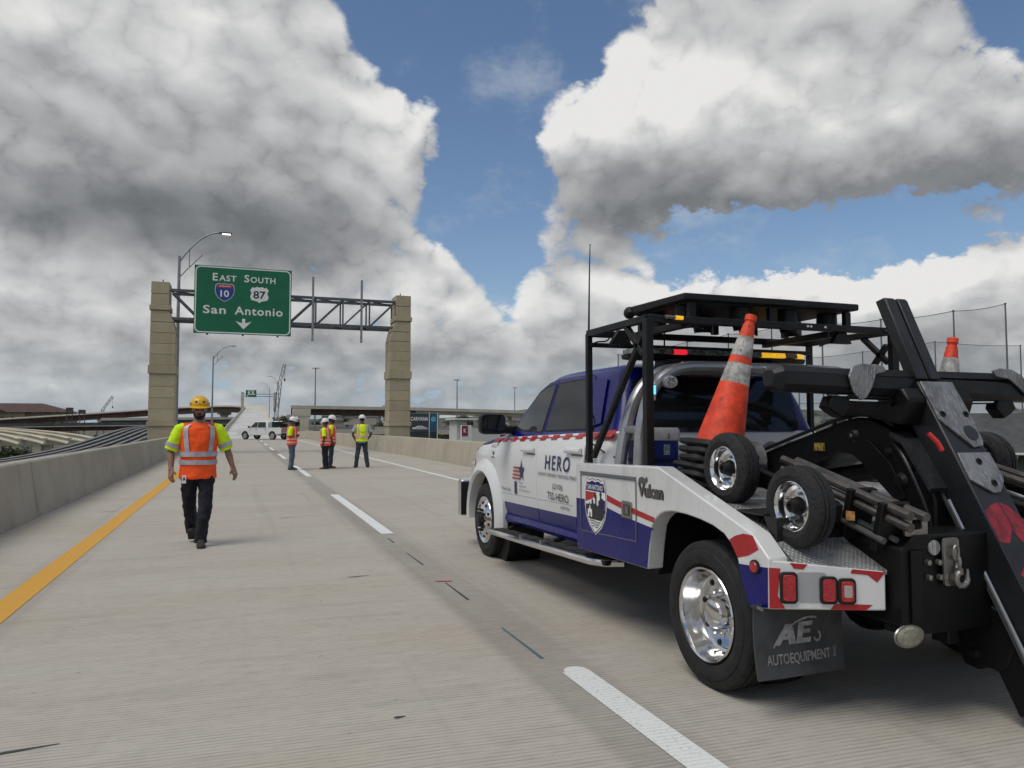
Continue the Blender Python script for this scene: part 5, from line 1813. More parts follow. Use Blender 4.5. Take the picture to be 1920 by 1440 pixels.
# angled tail panels with lamps
TA, TB_ = V((2.452, 3.118, 0)), V((2.965, 2.90, 0))
td = (TB_ - TA).normalized()
tn = V((td.y, -td.x, 0))          # outward (towards the rear)
if tn.y > 0:
    tn = -tn
TL = (TB_ - TA).length


def tfn(u, v, off):
    p = TA + td * u + tn * off
    return (p.x, p.y, v)


tz = lambda u: .802 - .05 * u / TL
tail = MB()
tail.loft([[tfn(0, z, 0), tfn(TL, z2, 0), (2.965, 3.25, z2), (2.452, 3.25, z)] for z, z2 in ((.563, .563), (.802, .752))])
T1, T2 = both(tail, "tail_panel", PW, bevel=.008)


def tailpart(poly, name, m_, o0, o1, bevel=0.0, par=None):
    b = MB()
    b.loft([[tfn(u, v, o_) for u, v in poly] for o_ in (o0, o1)])
    b.build(name, m_, T1, smooth=35, bevel=bevel)
    b.mirror(XC).build(name, m_, T2, smooth=35, bevel=bevel)


for poly in ([(.0, .765), (.055, .762), (.040, .63), (.075, .568), (.0, .568)], [(.10, .790), (.185, .783), (.165, .758), (.12, .762)], [(.40, .762), (.555, .749), (.515, .700), (.47, .735), (.39, .742)],
             [(.29, .566), (.46, .566), (.49, .592), (.315, .595)]):
    tailpart(poly, "reflective_chevron", PRED, .0005, .0025)
tailpart(rrect(.13, .600, .275, .745, .02), "lamp_pocket", mat("pocket_grey", (.34, .35, .36), .5), .0006, .003)
for u0, u1, m_ in ((.055, .128, LENSR), (.245, .318, LENSR), (.332, .405, LENSR)):
    tailpart(rrect(u0 - .006, .594, u1 + .006, .752 - .1 * u0, .02), "lamp_bezel", RUB, .0006, .016, .004)
    tailpart(rrect(u0 + .006, .608, u1 - .006, .740 - .1 * u0, .014), "tail_light", m_, .0165, .024, .005)
tailpart(rrect(.350, .630, .388, .688, .006), "reverse_lens", mat("reverse_lens", (.42, .36, .34), .35), .0245, .027)
mk = MB().lathe([(BX + .002, .036), (BX - .012, .036), (BX - .014, .028)], (0, 3.216, .752), "x", 20).build("marker_bezel", RUB, SB)
MB().lathe([(BX - .0125, .029), (BX - .020, .024), (BX - .022, .001)], (0, 3.216, .752), "x", 20).build("marker_light", LENSR, SB)
MB().lathe([(BX + .002, .036), (BX - .012, .036), (BX - .022, .001)], (0, 3.216, .752), "x", 20).mirror(XC).build("marker_light", LENSR, SBr)

# mud flaps
for k_ in (0, 1):
    pts = []
    b = MB()
    rows = []
    for i in range(9):
        t = i / 8
        z = .575 - .36 * t
        rows.append([(2.40 + .55 * u, 3.17 + .022 * math.sin(t * 2.6) - .012 * math.sin(u * 3.1 + t) - .03 * t, z) for u in (0, .25, .5, .75, 1)])
    b.loft(rows + [[(x, y + .012, z) for x, y, z in r_] for r_ in reversed(rows)], cap=False, closed=False)
    b2 = MB()
    b2.loft([r_ + [(x, y + .010, z) for x, y, z in reversed(r_)] for r_ in rows])
    if k_:
        b2 = b2.mirror(XC)
    FL = b2.build("mud_flap", FLAPM, TR, smooth=60)
    if not k_:
        FLAP = FL
        ff = lambda a, b_: (2.675 + a, 3.17 + .022 * math.sin((.575 - (.40 + b_)) / .36 * 2.6) - .012 * math.sin(((.275 + a) / .55) * 3.1 + (.575 - (.40 + b_)) / .36) - .03 * (.575 - (.40 + b_)) / .36 - .003, .40 + b_)
        FG = mat("flap_print", (.32, .32, .32), .7, var=.4, vs_=25, col2=(.19, .19, .19))
        decal("lettering", fit_text("AUTOEQUIPMENT", .40, .058, .012), lambda a, b_: ff(a - .015, b_ - .100), FG, FL)
        decal("lettering", fit_text("Inc.", .055, .022, .01), lambda a, b_: ff(.212 + b_ * -1, a - .088), FG, FL)
        ae = [((-.16, -.055), (-.12, -.055), (-.045, .045), (-.085, .045)), ((-.085, .045), (-.045, .045), (-.02, -.055), (-.065, -.055)), ((-.105, -.03), (-.04, -.03), (-.043, -.013), (-.095, -.013))]
        decal("logo_letter", ([p for q in ae for p in q], [(0, 1, 2, 3), (4, 5, 6, 7), (8, 9, 10, 11)]), lambda a, b_: ff(a - .01, b_ + .025), FG, FL)
        E_ = [(-.005, .05), (.085, .05), (.08, .028), (.03, .028), (.027, .012), (.07, .012), (.066, -.008), (.022, -.008), (.018, -.03), (.075, -.03), (.07, -.055), (-.02, -.055)]
        decal("logo_letter", (E_, [tuple(reversed(range(12)))]), lambda a, b_: ff(a - .01, b_ + .025), FG, FL)
        hk = [(.115 + .025 * math.cos(R(t)), -.03 + .028 * math.sin(R(t))) for t in range(70, -190, -20)]
        hk2 = [(.115 + .015 * math.cos(R(t)), -.03 + .017 * math.sin(R(t))) for t in range(70, -190, -20)]
        nh = len(hk)
        decal("logo_hook", (hk + hk2, [(i, i + 1, nh + i + 1, nh + i) for i in range(nh - 1)]), lambda a, b_: ff(a - .01, b_ + .025), FG, FL)
        decal("logo_swoosh", ([(-.16 + .27 * i / 10, -.06 + .135 * math.sin(i / 10 * 1.9) ** .8) for i in range(11)] + [(.11 - .27 * i / 10, -.048 + .135 * math.sin((10 - i) / 10 * 1.9) ** .8 - .022) for i in range(11)], [tuple(reversed(range(22)))]), lambda a, b_: ff(a - .01, b_ + .025), FG, FL)
    for xx in (2.42, 2.92):
        q = MB().lathe([(3.135, .010), (3.175, .010)], (xx, 0, .562), "y", 8)
        (q if not k_ else q.mirror(XC)).build("flap_bolt", STEEL, FL)

# ---------------- tail box, brackets
tbx = MB()
tbx.prism([(2.985, .50), (2.985, .87), (3.08, .93), (2 * XC - 3.08, .93), (2 * XC - 2.985, .87), (2 * XC - 2.985, .50), (2 * XC - 3.12, .455), (3.12, .455)], 2.82, 3.45, 1)
TBX = tbx.build("tail_box", PBLK2, TR, bevel=.012)
MB().box((3.03, 2.805, .52), (3.10, 2.819, .86)).build("tail_box_rib", PBLK2, TBX, bevel=.004)
for xx, zz in ((3.137, .800), (3.205, .797), (3.142, .728), (3.21, .726)):
    MB().lathe([(2.795, .001), (2.798, .014), (2.819, .016)], (xx, 0, zz), "y", 6).build("hex_bolt", STEEL, TBX, smooth=0)
MB().lathe([(2.812, .001), (2.812, .036), (2.8195, .036)], (3.185, 0, .868), "y", 16).build("inspection_hole", DIA, TBX)
HKP = MB().loft([[(3.262 + a, y, .80 + b_) for a, b_ in rrect(-.045, -.115, .055, .115, .02, 3)] for y in (2.80, 2.79)]).build("hook_plate", STEEL, TBX)
MB().loft([[(3.225 + a, 2.789, z), (3.235 + a, 2.789, z + .028), (3.24 + a, 2.786, z + .026), (3.23 + a, 2.786, z - .002)] for a in (0, .001) for z in (.72,)]).build("plate_tread", STEEL, HKP)


def torus_link(c, r1, r2, rt, ax, bx):
    pts = [V(c) + V(ax) * r1 * math.cos(2 * math.pi * i / 14) + V(bx) * r2 * math.sin(2 * math.pi * i / 14) for i in range(15)]
    return MB().tube(pts, rt, 7, cap=False)


torus_link((3.275, 2.772, .845), .016, .034, .007, (1, 0, .2), (0, 0, 1)).build("chain_link", STEEL, HKP)
torus_link((3.283, 2.768, .795), .016, .030, .007, (.4, 1, 0), (.1, 0, 1)).build("chain_link", STEEL, HKP)
hkp = [(3.285, 2.765, .775), (3.290, 2.765, .745)] + [(3.300 + .036 * math.cos(R(t)), 2.765, .722 + .036 * math.sin(R(t))) for t in range(130, 390, 20)] + [(3.338, 2.765, .765)]
MB().tube(hkp, [.016] * 4 + [.014] * (len(hkp) - 6) + [.010, .006], 9).build("tow_hook", STEEL, HKP)
# slotted bracket on top of the tail box
br_o = rrect(3.03, .925, 3.175, 1.035, .012, 2)
br_i = rrect(3.075, .955, 3.140, 1.005, .012, 2)
nb_ = len(br_o)
bq = MB()
v4 = [(x, 2.84, z) for x, z in br_o] + [(x, 2.84, z) for x, z in br_i] + [(x, 2.85, z) for x, z in br_o] + [(x, 2.85, z) for x, z in br_i]
fq = []
for i in range(nb_):
    j = (i + 1) % nb_
    fq += [(i, j, nb_ + j, nb_ + i), (2 * nb_ + j, 2 * nb_ + i, 3 * nb_ + i, 3 * nb_ + j), (j, i, 2 * nb_ + i, 2 * nb_ + j), (nb_ + i, nb_ + j, 3 * nb_ + j, 3 * nb_ + i)]
bq.raw(v4, fq).build("slotted_bracket", STEEL, TBX)
# oval backup lamp under the tail
ol = MB().lathe([(2.93, .001), (2.932, .05), (2.94, .062), (2.97, .055), (2.985, .001)], (0, 0, 0), "y", 24)
ol.v = [(3.02 + x * 1.32, y - .125, .458 + z * .76) for x, y, z in ol.v]
ol.build("backup_lamp", mat("yellowed_lens", (.33, .32, .23), .25, coat=.5, var=.5, vs_=45, col2=(.20, .20, .16), bump=.3, bs=60), TBX, smooth=30)
MB().tube([(3.02 + .086 * math.cos(R(a)), 2.825, .458 + .050 * math.sin(R(a))) for a in range(0, 361, 20)], .007, 6).build("lamp_bezel", STEEL, TBX)
MB().box((3.0, 2.85, .46), (3.05, 2.95, .53)).build("lamp_bracket", PBLK, TBX)
MB().box((3.30, 2.85, .385), (3.37, 2.95, .455)).build("trailer_socket", PBLK, TBX, bevel=.006)

# ---------------- boom
BXL, BXR = 3.48, 3.84
boom = [(4.95, 1.12), (4.48, 1.262), (3.72, 1.485), (3.60, 1.508), (3.50, 1.505), (3.30, 1.42), (3.22, 1.375), (3.10, 1.18), (3.06, 1.06), (3.06, .80), (3.24, .80), (3.26, 1.0), (3.45, 1.155), (3.64, 1.285), (3.75, 1.295), (4.40, 1.05), (4.95, .95)]
BM = MB().prism(boom, BXL, BXR, 0).build("boom", PBLK2, TR, bevel=.012)
MB().prism([(3.62, 1.30), (3.50, 1.38), (3.34, 1.25), (3.24, 1.06), (3.30, 1.03), (3.46, 1.16)], BXL - .012, BXL - .001, 0).build("boom_rib", PBLK2, BM, bevel=.004)
MB().tube([(BXL - .02, 4.50, 1.272), (BXL - .02, 3.75, 1.492), (BXL + .02, 3.58, 1.53)], .012, 6).build("hydraulic_hose", PBLK, BM)
for y, z, r in ((3.62, 1.40, .045), (3.28, 1.15, .05), (3.20, 1.24, .03), (3.36, 1.31, .03)):
    MB().lathe([(BXL - .02, .001), (BXL - .018, r * .6), (BXL - .001, r)], (0, y, z), "x", 16).build("pivot_pin", PBLK, BM)
MB().lathe([(BXL - .024, .001), (BXL - .021, .012)], (0, 3.62, 1.40), "x", 8).build("grease_fitting", STEEL, BM)
for pts in ([(BXL - .02, 3.30, 1.36), (BXL - .05, 3.20, 1.27), (BXL - .05, 3.10, 1.08), (BXL - .02, 3.07, .92)],
            [(BXL + .05, 3.70, 1.50), (BXL + .02, 3.60, 1.56), (BXL - .01, 3.45, 1.53), (BXL + .0, 3.32, 1.46)]):
    MB().tube(dense(pts, 5), .011, 8).build("hydraulic_hose", mat("hose_black", (.012, .012, .013), .35, spec=.5), BM)
MB().box((BXL - .0135, 3.86, 1.30), (BXL - .001, 3.94, 1.35)).build("warning_label", mat("boom_label", (.55, .40, .06), .5, var=.8, vs_=70, col2=(.04, .04, .04)), BM)
# head housing on the boom apex
MB().prism([(3.74, 1.515), (3.70, 1.60), (3.56, 1.665), (3.20, 1.67), (3.15, 1.60), (3.20, 1.46), (3.50, 1.515)], 3.42, 3.90, 0).build("boom_head", PBLK2, TR, bevel=.015)
MB().prism([(3.30, 1.425), (3.21, 1.385), (3.04, 1.13), (3.05, 1.11), (3.225, 1.36), (3.31, 1.405)], BXL - .05, BXL + .10, 0).build("tread_step", mat("worn_tread", (.035, .037, .04), .45, .3, var=.4, vs_=6, bump=.7, bs=35, scratch=((50, 50, 50), (.20, .21, .22), .62, .72)), TR)
# mast and winch behind the cab
MB().box((3.30, 4.55, 1.02), (4.02, 4.98, 1.30)).build("winch_housing", PBLK2, TR, bevel=.02)
for xx in (3.42, 3.74):
    MB().lathe([(xx, .09), (xx + .02, .13), (xx + .021, .08), (xx + .16, .08), (xx + .161, .13), (xx + .18, .09)], (0, 4.50, 1.22), "x", 18).build("winch_drum", STEEL, TR)
MB().tube([(3.66, 4.45, 1.05), (3.66, 3.55, 1.20)], .055, 12).build("boom_cylinder", PBLK2, TR)

# ---------------- wheel lift, folded up
LX0, LX1 = 3.545, 3.785
ax_ = lambda t: (2.46 + (3.215 - 2.46) * t, .36 + (1.72 - .36) * t)      # rear edge line (y, z)
nl = V((0, .866, -.48)).normalized()                                     # from rear face to front
def lift_prism(t0, t1, x0, x1, d0, d1):
    (ya, za), (yb, zb) = ax_(t0), ax_(t1)
    return MB().prism([(ya + nl.y * d0, za + nl.z * d0), (yb + nl.y * d0, zb + nl.z * d0), (yb + nl.y * d1, zb + nl.z * d1), (ya + nl.y * d1, za + nl.z * d1)], x0, x1, 0)


LIFT = lift_prism(-.12, 1.0, LX0, LX1, 0, .17).build("wheel_lift_arm", mat("lift_black", (.016, .018, .022), .42, var=.35, vs_=4, col2=(.008, .009, .011), spec=.4), TR, bevel=.012)
lift_prism(-.1, .62, LX0 + .02, LX1 - .02, .172, .36).build("lift_inner_beam", PBLK2, TR, bevel=.012)
lift_prism(-.1, .66, LX0 - .014, LX0 - .001, .165, .178).build("hydraulic_pipe", STEEL_D, LIFT)
MB().tube([(LX0 - .02, ax_(.58)[0] + .12, ax_(.58)[1] - .08), (LX0 - .02, ax_(.0)[0] + .12, ax_(.0)[1] - .08)], .011, 6).build("hydraulic_pipe", ALU, LIFT)
kn = [(2.98, .62), (3.10, .50), (3.10, .36), (3.02, .30), (2.98, .23), (2.90, .22), (2.86, .25), (2.80, .24), (2.74, .28), (2.66, .50)]
MB().prism(kn, LX0 + .01, LX1 - .01, 0).build("lift_knuckle", PBLK2, TR, bevel=.012)
for y, z in ((2.92, .30), (2.99, .42), (2.93, .54)):
    MB().lathe([(LX0 - .012, .001), (LX0 - .01, .02), (LX0 + .012, .03)], (0, y, z), "x", 12).build("pivot_pin", PBLK, LIFT)
# worn plates on the rear face
def facefn(t, u, off):
    y, z = ax_(t)
    return (LX0 + (LX1 - LX0) * u, y - nl.y * off, z - nl.z * off)


def plate(poly, name, m_, o0=.001, o1=.014, bevel=.003):
    b = MB()
    b.loft([[facefn(t, u, o_) for u, t in poly] for o_ in (o0, o1)])
    return b.build(name, m_, LIFT, bevel=bevel)


P1 = plate([(.0, .985), (.99, .985), (1.02, .84), (.98, .745), (.9, .725), (.62, .72), (.0, .83)], "wear_plate", WORN)
P2 = plate([(.03, .70), (.97, .70), (.99, .60), (.86, .575), (.70, .553), (.5, .55), (.02, .60)], "wear_plate", WORN)
for t, u in ((.85, .16), (.85, .86), (.665, .5), (.585, .62)):
    b = MB()
    for i in range(1):
        c = V(facefn(t, u, .0145))
        ring = lambda r, o_: [c + V((math.cos(2 * math.pi * j / 14), 0, 0)) * r + V((0, nl.z, -nl.y)) * r * math.sin(2 * math.pi * j / 14) - nl * o_ for j in range(14)]
        b.loft([ring(.018, 0), ring(.018, .006), ring(.010, .007), ring(.010, .001)], cap=True)
    b.build("bolt_ring", PBLK, LIFT)
c = V(facefn(.775, .72, .0145))
MB().loft([[c + V((math.cos(2 * math.pi * j / 20), 0, 0)) * .045 + V((0, nl.z, -nl.y)) * .045 * math.sin(2 * math.pi * j / 20) - nl * o_ for j in range(20)] for o_ in (0, .003)]).build("round_boss", mat("boss_dark", (.03, .032, .036), .45, .3), LIFT)
REDP = mat("red_overspray", (.30, .014, .030), .5, var=.5, vs_=16, col2=(.12, .010, .018))
def spray(t0, t1, seed, name):
    r_ = random.Random(seed)
    L_ = [(0.0 + (0 if seed == 1 else .06 + .1 * abs(math.sin(i * 1.4))), t0 + (t1 - t0) * i / 7 + r_.uniform(-.006, .006)) for i in range(8)]
    Rr_ = [(1.0 - (0 if seed == 1 else .12 * abs(math.cos(i * 1.2))), t1 - (t1 - t0) * i / 7 - .03 + r_.uniform(-.006, .006)) for i in range(8)]
    mid = [(.75, t1 + .015), (.5, t1 + .03), (.25, t1 + .02)]
    midb = [(.75, t0 - .06), (.5, t0 + .035 if seed == 1 else t0 - .05), (.25, t0 - .01)]
    pl_ = L_ + list(reversed(mid)) + Rr_ + midb
    b = MB()
    b.raw([facefn(t, u, .0016) for u, t in pl_], [tuple(range(len(pl_)))])
    b.build(name, REDP, LIFT, smooth=0)


spray(.39, .49, 1, "red_mark")
spray(.19, .28, 2, "red_mark")
for t0, t1, u in ((.41, .53, .52), (.45, .52, .80), (.40, .46, .95), (.22, .29, .55)):
    b = MB()
    b.raw([facefn(t1, u - .015, .002), facefn(t1 - .02, u + .02, .002), facefn(t0, u + .07, .002), facefn(t0 + .02, u + .03, .002)], [(0, 1, 2, 3)])
    b.build("gouge", mat("gouge_dark", (.03, .025, .025), .4, .4), LIFT, smooth=0)
# twin upright arms above the crossbar
for xa, xb in ((3.535, 3.615), (3.632, 3.705)):
    MB().prism([(3.195, 1.72), (3.405, 2.195), (3.420, 2.210), (3.485, 2.195), (3.268, 1.70)], xa, xb, 0).build("lift_upright", mat("worn_black", (.019, .021, .024), .45, .2, var=.4, vs_=5, scratch=((70, 20, 6), (.13, .135, .14), .60, .72)), TR, bevel=.008)
MB().prism([(3.22, 1.74), (3.40, 2.14), (3.45, 2.13), (3.26, 1.73)], 3.6155, 3.6315, 0).build("upright_spacer", PBLK, TR)
# crossbar
CBY, CBZ = 3.30, 1.695
oct_ = [(-.075, -.03), (-.05, -.068), (.05, -.068), (.075, -.03), (.075, .035), (.05, .068), (-.05, .068), (-.075, .035)]
cb_ = MB()
cb_.loft([[(x, CBY + a * s_, CBZ + b_ * s_ - (x - 3.3) * .022) for a, b_ in oct_] for x, s_ in ((2.612, .60), (2.66, 1), (4.55, 1), (4.60, .6))])
CBAR = cb_.build("lift_crossbar", mat("crossbar_black", (.009, .0105, .014), .42, var=.3, vs_=4, spec=.35), TR, bevel=.004)
MB().loft([[(x, CBY - .079, CBZ + .036), (x, CBY - .05, CBZ + .074), (x, CBY + .05, CBZ + .074), (x, CBY + .05, CBZ + .069), (x, CBY - .048, CBZ + .069), (x, CBY - .0755, CBZ + .034)] for x in (3.06, 4.40)]).build("top_plate", PBLK, CBAR)
for x0, pts in ((3.15, [(-.06, .085), (.0, .100), (.10, .098), (.16, .085), (.17, .06), (.10, .045), (.07, -.03), (.03, -.085), (-.01, -.10), (-.06, -.05), (-.085, .03)]),
                (4.28, [(-.16, .085), (-.10, .100), (.0, .095), (.08, .06), (.15, -.02), (.19, -.085), (.15, -.09), (.05, -.01), (-.03, .04), (-.13, .05)])):
    b = MB()
    b.loft([[(x0 + a, y, CBZ + z) for a, z in pts] for y in (CBY - .094, CBY - .080)])
    b.build("wear_cheek", WORN, CBAR, bevel=.004)
both(MB().tube([(3.10, CBY - .02, CBZ - .095), (3.42, CBY - .02, CBZ - .10)], .013, 10), "piston_rod", CHROME, CBAR)
both(MB().tube([(3.40, CBY - .02, CBZ - .10), (3.60, CBY - .02, CBZ - .10)], .028, 12), "cylinder", PBLK, CBAR)
both(MB().prism([(2.99, 1.62), (3.10, 1.62), (3.12, 1.56), (3.06, 1.50), (3.0, 1.53), (2.96, 1.56)], CBY - .05, CBY + .03, 1), "claw", PBLK2, CBAR, bevel=.008)
# small red release handle
MB().tube([(3.40, 3.02, 1.42), (3.43, 2.99, 1.37), (3.445, 2.98, 1.33)], .013, 8).build("release_handle", mat("handle_red", (.55, .03, .025), .4), TR)

# ---------------- hoops behind the cab
def hoop(y, pts, name):
    l = dense([(x, y, z) for x, z in pts], 4)
    r_ = [V((2 * XC - p.x, p.y, p.z)) for p in reversed(l)]
    return MB().tube(l + r_[1:] if (l[-1] - r_[0]).length < .01 else l + r_, .043, 12).build(name, ALU, TR)


hoop(4.95, [(2.60, 1.03), (2.61, 1.2), (2.66, 1.45), (2.74, 1.67), (2.86, 1.81), (3.02, 1.875), (3.25, 1.885), (XC, 1.885)], "headache_hoop")
hoop(4.66, [(2.60, 1.03), (2.602, 1.2), (2.62, 1.45), (2.68, 1.66), (2.78, 1.79), (2.95, 1.865), (3.2, 1.878), (XC, 1.878)], "headache_hoop")
for z in (1.43,):
    both(MB().tube([(2.655, 4.93, z), (2.625, 4.68, z)], .03, 10), "hoop_brace", ALU)
both(MB().box((2.58, 4.62, 1.00), (2.66, 5.0, 1.03)), "hoop_foot", PBLK)
for xx in (3.50, 3.62):
    MB().lathe([(4.605, .001), (4.61, .012), (4.62, .013)], (xx, 0, 1.885), "y", 8).build("hoop_bolt", CHROME, TR)
for xx in (2.965, 3.93):
    wl_ = MB().lathe([(4.60, .001), (4.602, .045), (4.61, .052), (4.66, .045), (4.68, .001)], (0, 0, 0), "y", 20)
    wl_.v = [(xx - .14 + x * 1.15, y, 1.765 + z * .85) for x, y, z in wl_.v]
    w_ = wl_.build("work_lamp", LENSW, TR)
    for a in range(6):
        MB().lathe([(4.594, .009), (4.600, .012)], (xx - .14 + .027 * math.cos(a * 1.047), 0, 1.765 + .020 * math.sin(a * 1.047)), "y", 8).build("lamp_cell", CHROME, w_)
    MB().box((xx - .155, 4.66, 1.80), (xx - .125, 4.70, 1.86)).build("lamp_stem", PBLK, TR)

# ---------------- warning light bar
LBY = 5.32
lb = MB()
lb.loft([[(2.85 + (4.55 - 2.85) * t, LBY + a * w_, 2.02 + b_) for a, b_ in ((-.14, .0), (-.10, -.035), (.10, -.035), (.14, .0))] for t, w_ in ((0, .5), (.04, .9), (.1, 1), (.9, 1), (.96, .9), (1, .5))])
LB = lb.build("light_bar", PBLK2, TR, bevel=.006)
AMB = mat("amber_lit", (.9, .45, .02), .3, var=.8, vs_=45, col2=(.35, .12, .0), emit=(1, .55, .03), es=.55)
REDL = mat("red_lit", (.8, .02, .03), .3, var=.8, vs_=45, col2=(.3, .0, .0), emit=(1, .03, .05), es=.6)
CLR = mat("lightbar_clear", (.30, .31, .32), .2, .2, coat=.5, var=.5, vs_=22, col2=(.08, .085, .09), bump=.4, bs=50)
AMD = mat("amber_dim", (.30, .12, .02), .25, coat=.5, var=.4, vs_=30)
seg = [CLR, CLR, CLR, REDL, CLR, CLR, CLR, CLR, CLR, CLR, AMB, AMB, AMD, AMB]
for i, m_ in enumerate(seg):
    t0, t1 = i / len(seg), (i + 1) / len(seg)
    w0 = .55 if i == 0 else 1
    w1 = .55 if i == len(seg) - 1 else 1
    b = MB()
    xa, xb = 2.865 + 1.67 * t0 + .004, 2.865 + 1.67 * t1 - .004
    b.loft([[(x, LBY + a * w_, 2.024 + z) for a, z in ((-.135, 0), (-.125, .04), (.125, .04), (.135, 0))] for x, w_ in ((xa, w0), (xb, w1))])
    b.build("light_module", m_, LB, bevel=.004)
for xx in (3.22, 4.10):
    MB().box((xx - .07, LBY - .12, 1.90), (xx + .07, LBY + .06, 1.99)).build("light_bar_foot", PBLK, TR, bevel=.006)
    MB().box((xx - .05, 4.9, 1.88), (xx + .05, LBY, 1.905)).build("light_bar_bracket", PBLK, TR)
MB().tube([(3.22, LBY + .02, 2.06), (3.22, LBY + .02, 2.10), (3.215, LBY, 2.42)], [.012, .008, .0022], 6).build("whip_antenna", PBLK, TR)

# ---------------- arrow board rack
RX0, RX1, RY0, RY1, RZ = 2.585, 2 * XC - 2.585, 4.50, 5.42, 2.185
def sq(p, q, w=.05, name="rack_tube", m_=None):
    return MB().bar(p, q, w, w).build(name, m_ or PBLK, TR, bevel=.005)


for x in (RX0, RX1):
    sq((x, RY1, 1.0), (x, RY1, RZ), .045, "rack_post")
    sq((x, RY0, 1.0), (x, RY0, RZ), .058, "rack_post")
    sq((x, RY1, RZ), (x, RY0, RZ), .05)
    sq((x, RY1 - .08, 1.22), (x, RY0 + .06, RZ - .10), .04, "rack_brace")
    sq((x + (.0 if x < XC else 0), RY0 + .30, RZ - .02), (x, RY0 + .05, RZ - .24), .04, "rack_brace")
sq((RX0, RY0, RZ), (RX1, RY0, RZ), .05)
sq((RX0, RY1, RZ), (RX1, RY1, RZ), .05)
sq((RX0, RY1 - .02, RZ - .09), (RX1, RY1 - .02, RZ - .09), .035)
sq((RX0 + .30, RY0 + .02, RZ - .025), (RX0 + .30, RY1, RZ - .03), .05)
sq((RX1 - .48, RY0 + .02, RZ - .025), (RX1 - .48, RY1, RZ - .03), .05)
for x, y in ((2.72, 5.15), (4.25, 4.53)):
    MB().prism([(x - .09, RZ - .11), (x + .09, RZ - .11), (x + .025, RZ + .0), (x - .025, RZ + .0)], y - .025, y + .025, 1).build("rack_gusset", PBLK, TR, bevel=.004)
# board lying face down
PX0, PX1, PY0, PY1 = 2.89, 4.43, 4.52, 5.34
AB = MB().prism([(PY0, 2.385), (PY0, 2.335), (PY1, 2.335), (PY1 + .04, 2.352), (PY1 + .04, 2.375), (PY1, 2.40)], PX0, PX1, 0).build("arrow_board", PBLK, TR, bevel=.01)
MB().box((PX0 + .05, PY0 + .05, 2.325), (PX1 - .05, PY1 - .05, 2.334)).build("board_face", WBLK, AB)
cups = [(3.02, 4.72), (3.02, 5.12), (3.22, 4.92), (3.45, 4.66), (3.45, 5.14), (3.66, 4.92), (3.88, 4.66), (3.88, 5.14), (4.10, 4.92), (4.30, 4.72), (4.30, 5.12)]
for x, y in cups:
    b = MB()
    n = 16
    top = [(x + .075 * math.cos(2 * math.pi * j / n), y + .075 * math.sin(2 * math.pi * j / n), 2.323) for j in range(n)]
    bot = [(x + .078 * math.cos(2 * math.pi * j / n), y + .078 * math.sin(2 * math.pi * j / n), 2.245 - .055 * (1 if math.sin(2 * math.pi * j / n) < .1 else 0)) for j in range(n)]
    inn_ = [(px + (x - px) * .06, py + (y - py) * .06, pz) for px, py, pz in bot]
    int_ = [(px + (x - px) * .1, py + (y - py) * .1, 2.30) for px, py, pz in top]
    b.loft([top, bot, inn_, int_])
    b.build("lamp_hood", PBLK, AB, smooth=35)
for x in (2.98, 3.66, 4.36):
    for y in (PY0 + .06, PY1 - .06):
        MB().box((x - .025, y - .02, RZ + .02), (x + .025, y + .02, 2.324)).build("board_mount", PBLK, TR)
MB().ball((2.90, 5.33, 2.355), .045, .06, .05, 10, 6).build("hinge_motor", PBLK, AB)
for x in (3.90, 3.93, 4.06):
    MB().lathe([(RY0 - .032, .001), (RY0 - .030, .011), (RY0 - .026, .012)], (x, 0, RZ), "y", 8).build("rack_bolt", CHROME, TR)
BLUL = mat("blue_lit", (.05, .3, .9), .3, emit=(.08, .45, 1), es=1.6)
MB().tube([(2.70, RY0 - .04, RZ + .012), (2.775, RY0 - .04, RZ + .010)], .013, 8).build("strobe_base", STEEL, TR)
MB().tube([(2.775, RY0 - .04, RZ + .010), (2.835, RY0 - .04, RZ + .009)], .014, 8).build("strobe_light", AMB, TR)
MB().tube([(4.63, RY0 - .04, RZ + .0), (4.68, RY0 - .04, RZ + .0)], .013, 8).build("strobe_base", STEEL, TR)
MB().tube([(4.68, RY0 - .04, RZ + .0), (4.735, RY0 - .04, RZ + .0)], .014, 8).build("strobe_light", BLUL, TR)
MB().tube([(RX0 + .034, RY0 - .02, 1.63), (RX0 + .034, RY0 - .02, 1.67)], .011, 8).build("strobe_base", STEEL, TR)
MB().tube([(RX0 + .034, RY0 - .02, 1.67), (RX0 + .034, RY0 - .02, 1.73)], .012, 8).build("strobe_light", BLUL, TR)
MB().tube([(RX0, RY1, RZ), (RX0 + .002, RY1 - .01, 2.6), (RX0 + .006, RY1 - .02, 2.90)], [.009, .006, .004], 6).build("whip_antenna", PBLK, TR)
for pts in ([(RX0 + .02, RY1 - .02, 2.10), (RX0 + .06, RY1 - .03, 2.12), (RX0 + .14, RY1 - .03, 2.13), (RX0 + .18, RY1 - .02, 2.17)], [(RX0 + .01, RY1 - .03, 1.32), (RX0 + .06, RY1 - .12, 1.26), (RX0 + .12, RY1 - .3, 1.20)],
            [(RX0 + .02, RY1 - .02, 1.55), (RX0 + .035, RY1 - .03, 1.48), (RX0 + .015, RY1 - .02, 1.40)], [(4.10, RY0 - .02, 2.17), (4.09, RY0 - .01, 2.08), (4.12, RY0 + .1, 2.06)], [(4.70, RY0 - .03, 2.17), (4.69, RY0 - .02, 2.09), (4.76, RY0, 1.98), (4.80, RY0, 1.80)]):
    MB().tube(dense(pts, 4), .006, 6).build("cable", PBLK, TR)

